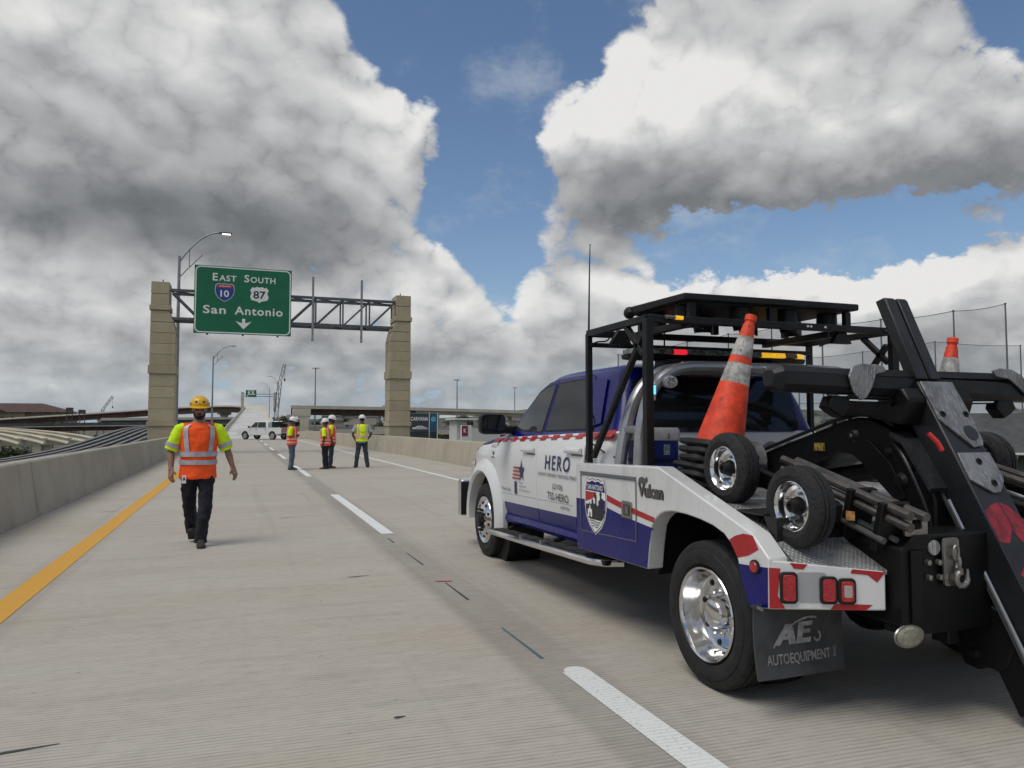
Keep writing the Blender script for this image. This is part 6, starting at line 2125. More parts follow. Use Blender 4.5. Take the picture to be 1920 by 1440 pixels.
# ================================================================ things carried on the truck
CONE_O = mat("cone_orange", (.90, .075, .018), .55, var=.22, vs_=9, col2=(.55, .045, .018), scratch=((14, 14, 5), (.10, .035, .025), .62, .70))
CONE_W = mat("cone_collar", (.46, .45, .43), .6, var=.5, vs_=16, col2=(.22, .21, .20), scratch=((60, 60, 22), (.07, .065, .06), .56, .66))
CONE_B = mat("cone_base_rubber", (.016, .017, .018), .75, var=.4, vs_=10)


def make_cone(base, axis, spin, label, full=True, group="orange traffic cones on the tow truck"):
    t = thing("traffic_cone", base, label, "traffic cone", group)
    z = V(axis).normalized()
    M = Matrix.Translation(base) @ z.to_track_quat("Z", "Y").to_matrix().to_4x4() @ Matrix.Rotation(spin, 4, "Z")
    r_at = lambda h: .148 - (.148 - .036) * h / .84
    MB().loft([[(a, b_, h) for a, b_ in rrect(-s_, -s_, s_, s_, .04, 3)] for h, s_ in ((0, .180), (.012, .195), (.034, .190), (.046, .155))]).xf(M).build("base", CONE_B, t)
    prof = [(.036, .150), (.84, .036), (.845, .030), (.862, .030), (.866, .037), (.90, .037), (.904, .030), (.904, .001)] if full else [(.036, .150), (.12, .138), (.12, .12)]
    c_ = MB().lathe(prof, axis="z", n=36).xf(M).build("cone_body", CONE_O, t, smooth=40)
    if full:
        for h0, h1 in ((.44, .575), (.62, .755)):
            MB().lathe([(h0, r_at(h0) + .0012), (h0 + .002, r_at(h0) + .0032), (h1 - .002, r_at(h1) + .0032), (h1, r_at(h1) + .0012)], axis="z", n=36).xf(M).build("reflective_collar", CONE_W, t, smooth=40)
    return t


cb0, cax = V((2.775, 4.10, 1.055)), V((.245, -.05, .90)).normalized()
for i in range(6):
    make_cone(cb0 + cax * (.050 * i), cax, .12 * (i % 3) - .1, ["lowest", "second lowest", "third lowest", "third from the top", "second from the top", "topmost, whole orange and white cone"][i] + " in the cone stack beside the truck's small tyres", full=(i == 5))
cax2 = V((.17, .0, .95)).normalized()
for i in range(3):
    make_cone(V((4.56, 3.98, 1.09)) + cax2 * (.05 * i), cax2, .1 * i, ["lowest cone of the stack behind the raised lift arm, right side", "middle cone of the stack behind the raised lift arm, right side", "topmost cone of the right stack, its tip above the crossbar"][i], full=(i == 2))

CLB = mat("cooler_blue", srgb(18, 40, 120), .45, var=.15, vs_=6)
cl = thing("water_cooler", (2.86, 4.92, 1.02), "blue drink cooler with white lid strapped behind the cab", "cooler")
cyl = lambda h, r: [(2.86 + a, 4.92 + b_, h) for a, b_ in rrect(-r, -r * .92, r, r * .92, r * .45, 5)]
MB().loft([cyl(1.021, .145), cyl(1.04, .152), cyl(1.352, .158)]).build("body", CLB, cl)
MB().loft([cyl(1.3525, .165), cyl(1.365, .168), cyl(1.42, .168), cyl(1.445, .155)]).build("lid", mat("cooler_white", (.62, .62, .60), .5, var=.2, vs_=8), cl, bevel=.004)
MB().loft([cyl(1.20, .1585), cyl(1.222, .159)]).build("strap", PBLK, cl)
decal("lettering", fit_text("2", .022, .034, .01), lambda a, b_: (2.90 + a, 4.762, 1.385 + b_), VBK, cl)
decal("sticker", ([(0, 0), (.05, 0), (.05, .075), (0, .075)], [(0, 1, 2, 3)]), lambda a, b_: (2.865 + a, 4.7735, 1.25 + b_), mat("sticker_print", (.5, .55, .52), .6, var=.8, vs_=60, col2=(.06, .12, .10)), cl)
b = MB().ball((2.70, 4.42, 1.055), .07, .05, .034, 10, 6)
tag(b.build("work_glove", mat("glove_yellow", (.34, .22, .05), .9, var=.4, vs_=20)), "crumpled yellow work glove lying at the foot of the cone stack", "glove")


def dolly(label, flip):
    t = thing("tow_dolly", (XC, 3.4, .95), label, "tow dolly", "folded tow dollies on the deck")
    mx = (lambda b: b.mirror(XC)) if flip else (lambda b: b)
    for (y, z) in ((3.71, 1.215), (3.144, 1.055)):
        x0 = 2.60
        rim = [(x0 + .12, .12), (x0 + .03, .12), (x0 + .012, .128), (x0 + .008, .122), (x0 + .02, .112), (x0 + .055, .104), (x0 + .064, .085), (x0 + .06, .05), (x0 + .058, .001)]
        w = mx(MB().lathe(rim, (0, y, z), "x", 40)).build("dolly_wheel", CHROME, t, smooth=30)
        tp = [(.024, .120), (.008, .132), (.0, .155), (.006, .182), (.02, .200), (.034, .205), (.040, .2055), (.042, .199), (.048, .199), (.050, .206), (.066, .206), (.068, .199), (.074, .199), (.076, .2055), (.10, .203), (.118, .195), (.13, .175), (.134, .15), (.126, .13), (.112, .118), (.03, .112)]
        mx(MB().lathe([(x0 + a, r) for a, r in tp], (0, y, z), "x", 48, closed=True)).build("tyre", mat("trailer_rubber", (.014, .0145, .016), .75, var=.3, vs_=30, bump=.9, bs=55), w, smooth=28)
        mx(MB().lathe([(x0 + .0635, .050), (x0 + .050, .046), (x0 + .030, .038), (x0 + .008, .030), (x0 + .006, .018), (x0 + .016, .016), (x0 + .016, .001)], (0, y, z), "x", 20)).build("hub", PBLK, w)
        for i in range(4):
            a = i * math.pi / 2 + .5
            mx(MB().lathe([(x0 + .062, .010), (x0 + .035, .010), (x0 + .03, .006)], (0, y + .075 * math.cos(a), z + .075 * math.sin(a)), "x", 6)).build("lug_nut", STEEL, w, smooth=0)
        mx(MB().tube([(x0 + .06, y, z), (x0 + .30, y, z - .01)], .032, 10)).build("spindle", PBLK, t)
    mx(MB().bar((2.82, 3.78, 1.20), (2.82, 3.05, 1.02), .06, .09)).build("dolly_frame", PBLK2, t, bevel=.006)
    # long axle tubes lying along the deck slope
    for dx, dz in ((.0, 0), (.0, -.055), (.10, -.01)):
        mx(MB().tube([(2.96 + dx, 3.62, 1.265 + dz), (2.96 + dx, 2.74, 1.035 + dz)], .024, 10)).build("axle_tube", mat("dull_tube", (.16, .15, .14), .4, .7, var=.4, vs_=10), t)
    for y in (3.10, 2.90):
        mx(MB().obox((3.0, y, .93 + (y - 2.74) * .26), (1, 0, 0), (0, 1, .26), (0, -.26, 1), .085, .018, .12)).build("cradle", PBLK, t, bevel=.004)
    for dx in (-.06, .02):
        mx(MB().tube([(2.98 + dx, 3.40, 1.05), (2.98 + dx, 2.86, .905)], .016, 8)).build("pry_bar", STEEL_D, t)
    mx(MB().box((2.895, 3.02, .985), (2.90, 3.075, 1.03))).build("warning_label", mat("warning_label", (.60, .45, .10), .6, var=.8, vs_=60, col2=(.5, .1, .12)), t)


dolly("folded tow dolly with two small tyres on the near left side of the deck", False)
dolly("folded tow dolly with small tyres on the far right side of the deck", True)

# ================================================================ people
SKIN = {"tan": mat("skin_tan", (.28, .155, .10), .55, var=.15, vs_=14), "brown": mat("skin_brown", (.115, .058, .038), .55, var=.15, vs_=14)}
HAIR = mat("dark_hair", (.012, .010, .009), .8, bump=.5, bs=120)


def cloth(name, col, var=.16, col2=None, em=0.0):
    return mat(name, col, .85, var=var, vs_=7, col2=col2, bump=.55, bs=13, emit=col if em else None, es=em)


ORG = cloth("vest_orange", (1.0, .105, .012), .10)
LIME = cloth("vest_lime", (.68, 1.0, .012), .10)
GREYT = cloth("shirt_grey", (.36, .38, .40))
NAVYP = cloth("trousers_navy", (.007, .009, .016), .35)
JEAN = cloth("jeans_blue", (.055, .085, .135), .4, (.10, .135, .19))
JEAND = cloth("jeans_dark", (.022, .034, .058), .4, (.04, .055, .085))
BANDM = mat("reflective_silver", (.50, .49, .53), .4, var=.35, vs_=9, col2=(.33, .32, .36))
BANDP = mat("reflective_pink", (.75, .26, .22), .5, var=.4, vs_=12, col2=(.72, .60, .60))
HYEL = mat("helmet_yellow", srgb(226, 176, 24), .35, coat=.3, var=.15, vs_=8)
HWHT = mat("helmet_white", (.70, .71, .72), .35, coat=.3)
SHOEB = mat("boot_brown", (.10, .058, .034), .8, var=.3, vs_=12)
SHOED = mat("boot_dark", (.035, .03, .027), .8, var=.3, vs_=12)


def remesh(b, name, vox, it=3, fold=0.0):
    me = bpy.data.meshes.new("tmp")
    me.from_pydata(b.v, [], b.f)
    bm = bmesh.new()
    bm.from_mesh(me)
    bmesh.ops.recalc_face_normals(bm, faces=bm.faces)
    bm.to_mesh(me)
    bm.free()
    o = bpy.data.objects.new("tmp", me)
    COL.objects.link(o)
    r_ = o.modifiers.new("r", "REMESH")
    r_.mode = "VOXEL"
    r_.voxel_size = vox
    s_ = o.modifiers.new("s", "SMOOTH")
    s_.factor = .5
    s_.iterations = it
    if fold:
        tx = bpy.data.textures.new("folds", "CLOUDS")
        tx.noise_scale = .11
        tx.noise_depth = 3
        d_ = o.modifiers.new("d", "DISPLACE")
        d_.texture = tx
        d_.texture_coords = "GLOBAL"
        d_.strength = fold
        d_.mid_level = .5
    dg = bpy.context.evaluated_depsgraph_get()
    out = bpy.data.meshes.new_from_object(o.evaluated_get(dg))
    out.name = name
    bpy.data.objects.remove(o)
    bpy.data.meshes.remove(me)
    for p in out.polygons:
        p.use_smooth = True
    return out


def ell(cx, cy, z, rx, ry, n=24):
    return [(cx + rx * math.sin(2 * math.pi * j / n), cy - ry * math.cos(2 * math.pi * j / n), z) for j in range(n)]


def hand(b, wrist, d, thumb_dir, palm_n):
    """palm, four bent fingers and a thumb leaving the palm's side"""
    w, d = V(wrist), V(d).normalized()
    n = V(palm_n)
    n = (n - d * n.dot(d)).normalized()
    s_ = d.cross(n).normalized()
    if s_.dot(V(thumb_dir)) < 0:
        s_ = -s_
    b.obox(w + d * .052, s_, d, n, .039, .055, .014)
    for i, (ln, off) in enumerate(((.070, .029), (.080, .010), (.075, -.010), (.060, -.028))):
        p0 = w + d * .095 + s_ * off
        p1 = p0 + d * ln * .5 + n * .010
        p2 = p1 + d * ln * .38 + n * .028
        b.tube([p0, p1, p2], [.0105, .0095, .0075], 7)
    t0 = w + d * .030 + s_ * .034
    b.tube([t0, t0 + s_ * .026 + d * .028 + n * .01, t0 + s_ * .030 + d * .062 + n * .022], [.013, .0115, .008], 7)


def person(loc, rz, label, P, group=None):
    t = thing("person", loc, label, "person", group)
    M = Matrix.Translation(loc) @ Matrix.Rotation(rz, 4, "Z") @ Matrix.Scale(P.get("sc", 1.0), 4)
    fat = P.get("fat", 1.0)
    lean = P.get("lean", 0.0)
    vox = P.get("vox", .012)
    ox = lambda z: lean * max(0, z - .9)
    hipz = P.get("hipz", .92)
    # --- continuous body
    b = MB()
    tor = [(.86, .15, .105), (1.0, .148, .105), (1.15, .155, .112), (1.30, .172, .118), (1.39, .180, .108), (1.45, .13, .085), (1.49, .066, .064), (1.57, .055, .058)]
    b.loft([ell(0, ox(z), z, rx * (fat if z < 1.42 else 1), ry * (fat if z < 1.42 else 1)) for z, rx, ry in tor])
    hy = ox(1.6)
    hd = P.get("head", 0.0)
    H = MB()
    H.ball((0, 0, .05), .076, .094, .108, 18, 12)
    H.ball((0, -.028, -.03), .058, .066, .070, 14, 9)
    H.ball((0, -.092, .012), .012, .022, .024, 8, 6)
    H.ball((0, -.098, -.006), .017, .014, .010, 8, 6)
    H.ball((0, -.083, .050), .052, .016, .012, 10, 6)
    H.ball((0, -.088, -.047), .024, .010, .007, 8, 5)
    for s_ in (-1, 1):
        H.ball((s_ * .078, .005, .012), .011, .022, .031, 8, 6)
        H.ball((s_ * .042, -.066, .0), .022, .022, .022, 8, 6)
    HM = Matrix.Translation((0, hy - .012, 1.606)) @ Matrix.Rotation(hd, 4, "Z") @ Matrix.Rotation(P.get("nod", 0), 4, "X")
    H.xf(HM)
    b.raw(H.v, H.f)
    for s_, side_ in ((-1, "R"), (1, "L")):
        sh_ = V((s_ * .185 * (1 + (fat - 1) * .7), ox(1.41), 1.415))
        el, wr = V(P["el" + side_]), V(P["wr" + side_])
        b.tube([sh_ + V((-s_ * .05, 0, .0)), sh_ + V((s_ * .012, 0, -.03)), sh_.lerp(el, .5), el, el.lerp(wr, .35), el.lerp(wr, .8), wr], [.055, .060, .052, .041, .043, .032, .027], 12)
        hand(b, wr - (wr - el).normalized() * .01, P.get("hd" + side_, wr - el), (0, -1, .0) if not P.get("hands_in") else (0, 0, 1), P.get("pn" + side_, (-s_, 0, 0)))
        hp = V((s_ * .095, 0, hipz))
        kn_, an = V(P["kn" + side_]), V(P["an" + side_])
        b.tube([hp + V((0, 0, .05)), hp, hp.lerp(kn_, .55), kn_, kn_.lerp(an, .3), an, an + V((0, -.03, -.04))], [.088, .088, .07, .054, .056, .038, .036], 12)
    body = link("body", remesh(b.xf(M), "body", vox * .8, 2), SKIN[P.get("skin", "tan")], t)
    # --- trousers
    b = MB()
    b.loft([ell(0, ox(z), z, rx * fat, ry * fat) for z, rx, ry in ((.80, .155, .115), (.86, .168, .118), (.95, .165, .116), (1.03, .158, .112))])
    for s_, side_ in ((-1, "R"), (1, "L")):
        hp, kn_, an = V((s_ * .088, 0, hipz - .04)), V(P["kn" + side_]), V(P["an" + side_])
        b.tube([hp + V((0, 0, .06)), hp, hp.lerp(kn_, .5), kn_, kn_.lerp(an, .3), kn_.lerp(an, .7), an + V((0, .005, .0)), an + V((0, .005, -.045))], [.098 * fat, .102 * fat, .09, .077, .078, .070, .069, .072], 14)
    link("trousers", remesh(b.xf(M), "trousers", vox, 3, .05), P["pants"], t)
    # --- shirt / vest
    hem = P.get("hem", .80)
    srt = [(hem, .188, .142), (.95, .180, .136), (1.08, .176, .134), (1.22, .186, .138), (1.34, .196, .134), (1.41, .186, .118), (1.445, .140, .098), (1.468, .098, .086)]
    def ring_at(z):
        for a, c in zip(srt, srt[1:]):
            if a[0] <= z <= c[0]:
                u = (z - a[0]) / (c[0] - a[0])
                f_ = fat if z < 1.42 else 1
                return (a[1] + (c[1] - a[1]) * u) * f_, (a[2] + (c[2] - a[2]) * u) * f_
        return srt[-1][1], srt[-1][2]
    b = MB()
    b.loft([ell(0, ox(z), z, rx * (fat if z < 1.42 else 1), ry * (fat if z < 1.42 else 1)) for z, rx, ry in srt])
    for s_, side_ in ((-1, "R"), (1, "L")):
        sh_ = V((s_ * .185 * (1 + (fat - 1) * .7), ox(1.41), 1.415))
        b.tube([sh_ + V((-s_ * .09, 0, .004)), sh_ + V((-s_ * .03, 0, -.020))], [.058, .060], 14)
    vest = link("vest", remesh(b.xf(M), "vest", vox, 4, .030), P["vest"], t)
    for s_, side_ in ((-1, "R"), (1, "L")):
        sh_ = V((s_ * .185 * (1 + (fat - 1) * .7), ox(1.41), 1.415))
        el, wr = V(P["el" + side_]), V(P["wr" + side_])
        sv = MB()
        e2 = sh_.lerp(el, P.get("sleeve", .95))
        sv.tube([sh_ + V((-s_ * .045, 0, -.005)), sh_ + V((s_ * .005, 0, -.022)), sh_.lerp(e2, .35), sh_.lerp(e2, .8), e2], [.058, .072, .079, .081, .084], 16)
        so = link("sleeve", remesh(sv.xf(M), "sleeve", vox * .8, 2, .022), P["sleeves"], t)
        if P.get("armband"):
            MB().tube([sh_.lerp(e2, .68), sh_.lerp(e2, .86)], [.0855, .0875], 18).xf(M).build("armband", BANDM, so)
    bm_ = P.get("band", BANDM)
    for z0, z1 in P.get("bands", ((1.00, 1.05), (.885, .93))):
        (r0, s0), (r1, s1) = ring_at(z0), ring_at(z1)
        MB().loft([ell(0, ox(z0), z0, r0 + .001, s0 + .001, 32), ell(0, ox(z0), z0, r0 + .011, s0 + .011, 32), ell(0, ox(z1), z1, r1 + .011, s1 + .011, 32), ell(0, ox(z1), z1, r1 + .001, s1 + .001, 32)], cap=False).xf(M).build("reflective_band", bm_, vest, smooth=40)
    for a0 in (-1, 1):
        for fb in (0, math.pi):
            rows = []
            for i in range(13):
                z = P.get("vz", 1.02) + (1.445 - P.get("vz", 1.02)) * i / 12
                rx, ry = ring_at(z)
                th_ = fb + a0 * (.62 + .12 * (z - 1.0) / .45)
                if z > 1.41:
                    rx, ry = rx * 1.02, ry * 1.02
                hw_ = .024
                row = []
                for o_ in (-1, 1):
                    t_ = th_ + o_ * hw_ / .16
                    row.append(((rx + .011) * math.sin(t_), ox(z) - (ry + .011) * math.cos(t_), z))
                rows.append(row)
            b = MB()
            b.loft(rows, cap=False, closed=False)
            b.xf(M).build("shoulder_strap", bm_, vest, smooth=60)
    # --- boots
    for s_, side_ in ((-1, "R"), (1, "L")):
        an = V(P["an" + side_])
        pitch = P.get("ft" + side_, 0.0)
        b = MB()
        for yy, hw_, h in ((.075, .030, .05), (.06, .040, .085), (.0, .043, .10), (-.06, .044, .072), (-.13, .046, .052), (-.17, .038, .042), (-.19, .022, .030)):
            pass
        rings_ = [[(hw_ * c_, yy, max(0, h * k_)) for c_, k_ in ((-1, .0), (-1.06, .25), (-.95, .7), (-.5, 1), (.5, 1), (.95, .7), (1.06, .25), (1, .0))] for yy, hw_, h in ((.078, .028, .06), (.06, .040, .10), (.0, .044, .115), (-.06, .045, .080), (-.13, .047, .056), (-.17, .039, .046), (-.19, .022, .030))]
        b.loft(rings_)
        FM = Matrix.Translation((an.x, an.y, an.z - .085)) @ Matrix.Rotation(P.get("toe" + side_, s_ * .12), 4, "Z") @ Matrix.Rotation(pitch, 4, "X")
        b.xf(FM).xf(M).build("boot", P["boots"], t, smooth=50)
    # --- helmet
    hb = MB()
    rings_ = [ell(0, 0, .055, .112, .130), ell(0, 0, .062, .115, .134), ell(0, .0, .10, .110, .130), ell(0, .0, .14, .096, .114), ell(0, .0, .168, .068, .080), ell(0, 0, .182, .034, .04), ell(0, 0, .186, .004, .004)]
    hb.loft(rings_)
    hm = hb.xf(HM).xf(M).build("helmet", P["helmet"], t, smooth=50)
    br = MB()
    fb_ = [(-.128, .142), (-.122, .155)] if P.get("fullbrim") else None
    def brim(extra, z):
        return [((.116 + (.028 if P.get("fullbrim") else .004)) * math.sin(2 * math.pi * j / 24) * extra, -(.136 + ((.03 if P.get("fullbrim") else .004) + (.045 if math.cos(2 * math.pi * j / 24) > .3 else 0) * max(0, math.cos(2 * math.pi * j / 24)))) * math.cos(2 * math.pi * j / 24) * extra, z - .012 * max(0, math.cos(2 * math.pi * j / 24))) for j in range(24)]
    br.loft([ell(0, 0, .052, .108, .126), brim(1.0, .050), brim(1.0, .056), ell(0, 0, .066, .112, .131)])
    br.xf(HM).xf(M).build("helmet_brim", P["helmet"], hm, smooth=40)
    for a in (-.03, 0, .03):
        MB().tube([(a, -.11, .125), (a, -.06, .176), (a, 0, .190), (a, .06, .176)], .007, 6).xf(HM).xf(M).build("helmet_ridge", P["helmet"], hm)
    # --- hair and beard
    b = MB()
    b.ball((0, .012, .055), .080, .094, .075, 16, 9)
    b.ball((0, .04, .015), .070, .066, .062, 14, 8)
    link("hair", remesh(b.xf(HM).xf(M), "hair", vox, 2), HAIR, t)
    if P.get("beard"):
        b = MB()
        b.ball((0, -.040, -.064), .057, .060, .040, 14, 8)
        for s_ in (-1, 1):
            b.ball((s_ * .052, -.034, -.030), .018, .036, .048, 10, 7)
        b.ball((0, -.092, -.030), .030, .012, .008, 10, 6)
        link("beard", remesh(b.xf(HM).xf(M), "beard", .007, 2), HAIR, t)
    if P.get("face"):
        for s_ in (-1, 1):
            MB().ball((s_ * .033, -.0835, .020), .013, .008, .008, 10, 6).xf(HM).xf(M).build("eye", mat("eye_dark", (.03, .022, .018), .2), t)
            MB().tube([(s_ * .018, -.097, .043), (s_ * .035, -.094, .048), (s_ * .055, -.082, .042)], .005, 5).xf(HM).xf(M).build("eyebrow", HAIR, t)
        MB().ball((0, -.0975, -.046), .021, .006, .005, 10, 5).xf(HM).xf(M).build("lips", mat("lips", (.20, .085, .065), .5), t)
    return t, M, HM


# the man walking towards the camera
wk, WM, WH = person((-.475, 10.15, 0), .06, "bearded man in orange safety shirt and yellow helmet walking along the yellow line", dict(
    sc=1.02, fat=1.14, vox=.010, skin="tan", pants=NAVYP, vest=ORG, sleeves=LIME, armband=True, helmet=HYEL, boots=SHOED, beard=True, face=True, hem=.795, sleeve=.98, nod=.06,
    elR=(-.305, .035, 1.135), wrR=(-.300, -.055, .905), elL=(.325, .06, 1.145), wrL=(.395, .0, .915), pnR=(.6, .5, 0), pnL=(-.6, .5, 0),
    knR=(-.095, .055, .515), anR=(-.055, .30, .145), ftR=-.55, toeR=0.0, knL=(.085, -.12, .50), anL=(.040, -.165, .088), ftL=.0, toeL=.05, bands=((1.06, 1.12), (.965, 1.02)), vz=1.08), None)
for i, (x, z) in enumerate(((-.155, .80),)):
    MB().box((x - .022, -.160, z - .05), (x + .022, -.155, z + .045)).xf(WM).build("id_badge", SWHITE, wk)
    MB().box((x - .010, -.1625, z - .015), (x + .010, -.1605, z + .02)).xf(WM).build("badge_print", SBLACK, wk)
for x, y, z in ((-.04, -.118, .118), (.045, -.116, .116), (.0, -.126, .095)):
    MB().obox((x, y, z), (1, 0, 0), (0, .5, 1), (0, -1, .5), .012, .010, .003).xf(WH).xf(WM).build("helmet_sticker", SBLACK, wk)
for s_ in (-1, 1):
    MB().obox((s_ * .098, -.06, .095), (.5 * s_, -.8, 0), (0, 0, 1), (s_, .5, .2), .022, .012, .004).xf(WH).xf(WM).build("helmet_reflector", BANDM, wk)

stand = dict(fat=1.22, skin="brown", vox=.016, knR=(-.085, -.01, .50), anR=(-.085, .02, .088), knL=(.085, -.01, .50), anL=(.085, .02, .088))
g_ = "workers talking on the road"
# first of the group: side on, arms folded in front, facing right
person((1.63, 26.2, 0), R(75), "worker in orange vest, lime sleeves and pale jeans, leftmost of the standing group", dict(
    stand, sc=.985, pants=JEAN, vest=ORG, sleeves=LIME, helmet=HWHT, boots=SHOED, sleeve=.95, elR=(-.25, .03, 1.13), wrR=(-.06, -.175, 1.14), hdR=(1, -.15, .1), elL=(.25, .03, 1.13), wrL=(.06, -.20, 1.12), hdL=(-1, -.1, .1), hands_in=True, pnR=(0, .5, 1), pnL=(0, .5, 1), hem=.84, bands=((1.0, 1.05), (.90, .945)), band=BANDP, nod=.2), g_)
# pair, one half behind the other
person((2.72, 26.25, 0), R(-115), "shorter worker in orange vest with brown boots, front of the middle pair", dict(
    stand, sc=.955, pants=NAVYP, vest=ORG, sleeves=LIME, helmet=HWHT, boots=SHOEB, sleeve=.9, elR=(-.255, .05, 1.12), wrR=(-.24, .0, .87), elL=(.255, .05, 1.12), wrL=(.24, -.02, .87), hem=.82, bands=((1.0, 1.05), (.90, .945)), band=BANDP, nod=.15), g_)
person((2.96, 26.75, 0), R(85), "taller worker in orange vest, rear of the middle pair, facing right", dict(
    stand, sc=1.02, pants=JEAND, vest=ORG, sleeves=LIME, helmet=HWHT, boots=SHOEB, sleeve=.9, elR=(-.255, .05, 1.12), wrR=(-.24, -.04, .86), elL=(.255, .05, 1.12), wrL=(.24, -.06, .87), hem=.80, bands=((1.0, 1.05), (.90, .945)), band=BANDP, beard=True, nod=.15), g_)
# right: seen from behind, feet apart
w4, M4, H4 = person((4.02, 26.8, 0), R(178), "worker seen from behind in lime vest and grey shirt, rightmost of group", dict(
    stand, sc=1.03, fat=1.10, pants=JEAND, vest=LIME, sleeves=GREYT, helmet=HWHT, fullbrim=True, boots=SHOED, sleeve=.75, hem=.88, elR=(-.31, -.0, 1.12), wrR=(-.22, -.16, .96), elL=(.31, .0, 1.12), wrL=(.22, -.16, .96),
    knR=(-.135, -.01, .50), anR=(-.195, .02, .088), knL=(.135, -.01, .50), anL=(.195, .02, .088), bands=((1.035, 1.085), (.985, 1.02)), band=BANDP, vz=1.05, nod=.1), g_)
MB().loft([ell(0, 0, .845, .186, .136), ell(0, 0, .90, .184, .135)]).xf(M4).build("shirt_hem", GREYT, w4)
MB().loft([[(a, .146 + o_, 1.20 + b_) for a, b_ in arc((0, 0), .045, 0, 342, 12)] for o_ in (0, .003)]).xf(M4).build("back_print", SBLACK, w4)

# ================================================================ white pickup parked across the road
PKL = V((2.55, 84.2, 0))
pk = thing("pickup_truck", PKL, "white crew-cab pickup with flashing light rack parked across the road", "pickup truck")
PM = Matrix.Translation(PKL) @ Matrix.Rotation(R(46), 4, "Z")
PKW = mat("pickup_white", (.66, .67, .68), .35, coat=.4)
low = [(2.85, .55), (2.93, .75), (2.90, 1.02), (2.72, 1.14), (1.55, 1.20), (-2.93, 1.22), (-2.95, .60)] + arc((-1.75, .42), .47, 170, 10, 8)[::-1][::-1] + [(-1.25, .50), (1.40, .50)] + arc((1.92, .42), .47, 170, 10, 8) + [(2.45, .55)]
low = [(2.85, .50), (2.93, .75), (2.90, 1.02), (2.72, 1.14), (1.55, 1.20), (-2.93, 1.22), (-2.95, .62), (-2.24, .55)] + [(y, z) for y, z in arc((-1.75, .42), .48, 180, 0, 10)] + [(-1.2, .48), (1.4, .48)] + [(y, z) for y, z in arc((1.92, .42), .48, 180, 0, 10)] + [(2.45, .50)]
MB().prism(low, -.98, .98, 0).xf(PM).build("body", PKW, pk, bevel=.05)
cabp = [(1.62, 1.19), (1.35, 1.32), (.72, 1.86), (.45, 1.92), (-.75, 1.92), (-1.0, 1.85), (-1.12, 1.21)]
cbk = MB()
for s_, z_ in ((.95, 0),):
    n = len(cabp)
    pts = [(-(.95 - .22 * max(0, (z - 1.2) / .72)), y, z) for y, z in cabp] + [((.95 - .22 * max(0, (z - 1.2) / .72)), y, z) for y, z in cabp]
    cbk.raw(pts, [tuple(range(n)), tuple(n + i for i in reversed(range(n)))] + [((i + 1) % n, i, n + i, n + (i + 1) % n) for i in range(n)])
cbk.xf(PM).build("cab", PKW, pk, bevel=.04)
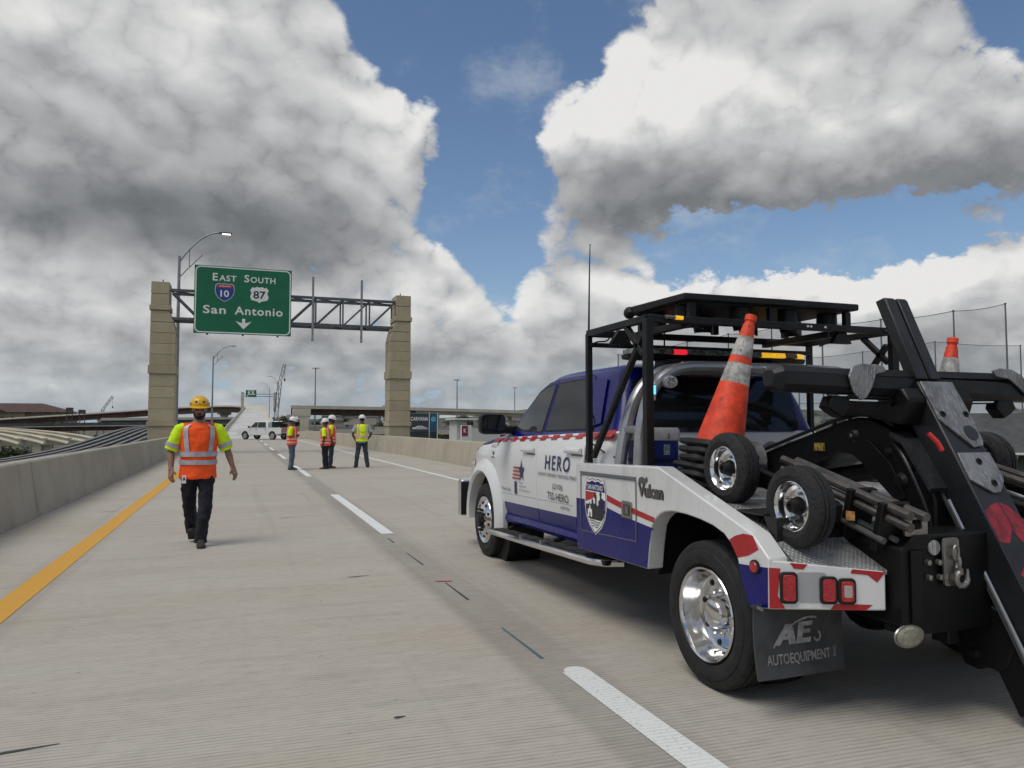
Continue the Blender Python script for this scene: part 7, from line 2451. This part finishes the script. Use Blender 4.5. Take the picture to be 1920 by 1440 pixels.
for s_ in (-1, 1):
    for wp in ([(1.22, 1.30), (.70, 1.80), (.32, 1.82), (.30, 1.28)], [(.24, 1.28), (.26, 1.82), (-.70, 1.82), (-.88, 1.28)]):
        b = MB()
        b.raw([(s_ * (.957 - .22 * (z - 1.2) / .72), y, z) for y, z in wp] + [(s_ * (.967 - .22 * (z - 1.2) / .72), y, z) for y, z in wp], [(0, 1, 2, 3), (7, 6, 5, 4), (0, 1, 5, 4), (1, 2, 6, 5), (2, 3, 7, 6), (3, 0, 4, 7)])
        b.xf(PM).build("window", GLS, pk)
    for yy in (.28, -.95):
        MB().box((s_ * .981 - .004, yy - .006, .58), (s_ * .981 + .004, yy + .006, 1.19)).xf(PM).build("door_gap", WBLK, pk)
    for yy in (.42, -.80):
        MB().box((s_ * .985 - .012, yy - .09, 1.04), (s_ * .985 + .012, yy + .09, 1.075)).xf(PM).build("door_handle", PBLK, pk)
    MB().box((s_ * 1.12 - .10, 1.20, 1.22), (s_ * 1.12 + .10, 1.30, 1.42)).xf(PM).build("side_mirror", PBLK, pk, bevel=.02)
    MB().box((s_ * .83 - .13, -2.975, .80), (s_ * .83 + .13, -2.94, 1.15)).xf(PM).build("tail_light", LENSR, pk)
    MB().box((s_ * .78 - .15, 2.86, .86), (s_ * .78 + .15, 2.94, 1.04)).xf(PM).build("headlight", LENSW, pk)
    for yy in (1.92, -1.75):
        xo = s_ * .985
        k_ = -s_
        w = MB().lathe([(xo + k_ * .18, .27), (xo + k_ * .02, .27), (xo + k_ * .03, .24), (xo + k_ * .05, .2), (xo + k_ * .03, .10), (xo + k_ * .02, .001)], (0, yy, .41), "x", 20).xf(PM).build("wheel", ALU, pk)
        MB().lathe([(xo + k_ * a, r) for a, r in ((.02, .27), (.0, .31), (.01, .39), (.04, .41), (.22, .41), (.25, .39), (.26, .31), (.24, .27))], (0, yy, .41), "x", 24, closed=True).xf(PM).build("tyre", RUB, w)
    MB().box((s_ * .93 - .06, -1.05, 1.23), (s_ * .93 + .06, 1.2, 1.24)).xf(PM).build("belt_trim", PBLK, pk)
MB().box((-.95, -2.98, .78), (.95, -2.955, 1.20)).xf(PM).build("tailgate", mat("chevron_board", (.6, .6, .6), .5, var=.9, vs_=2.2, col2=srgb(150, 30, 40)), pk)
for i in range(5):
    MB().prism([(-.9 + i * .4, .79), (-.75 + i * .4, .79), (-.55 + i * .4, 1.19), (-.70 + i * .4, 1.19)], -2.985, -2.981, 1).xf(PM).build("chevron", PRED, pk)
MB().box((-.98, -3.15, .48), (.98, -2.96, .66)).xf(PM).build("rear_bumper", PBLK, pk, bevel=.02)
MB().box((-.9, 2.90, .5), (.9, 3.0, .72)).xf(PM).build("front_bumper", PBLK, pk, bevel=.03)
MB().box((-.5, 2.86, .74), (.5, 2.935, 1.03)).xf(PM).build("grille", PBLK, pk)
MB().box((-.82, -1.62, 1.30), (.82, -1.57, 1.86)).xf(PM).build("message_board", PBLK, pk, bevel=.02)
for s_ in (-1, 1):
    MB().bar((s_ * .86, -2.3, 1.22), (s_ * .86, -1.6, 1.84), .05, .05).xf(PM).build("rack_side", PBLK, pk)
for i, m_ in enumerate((SWHITE, BLUL, AMB, SWHITE, AMB)):
    MB().box((-.75 + i * .3, -1.65, 1.87), (-.53 + i * .3, -1.55, 1.94)).xf(PM).build("warning_light", m_, pk)
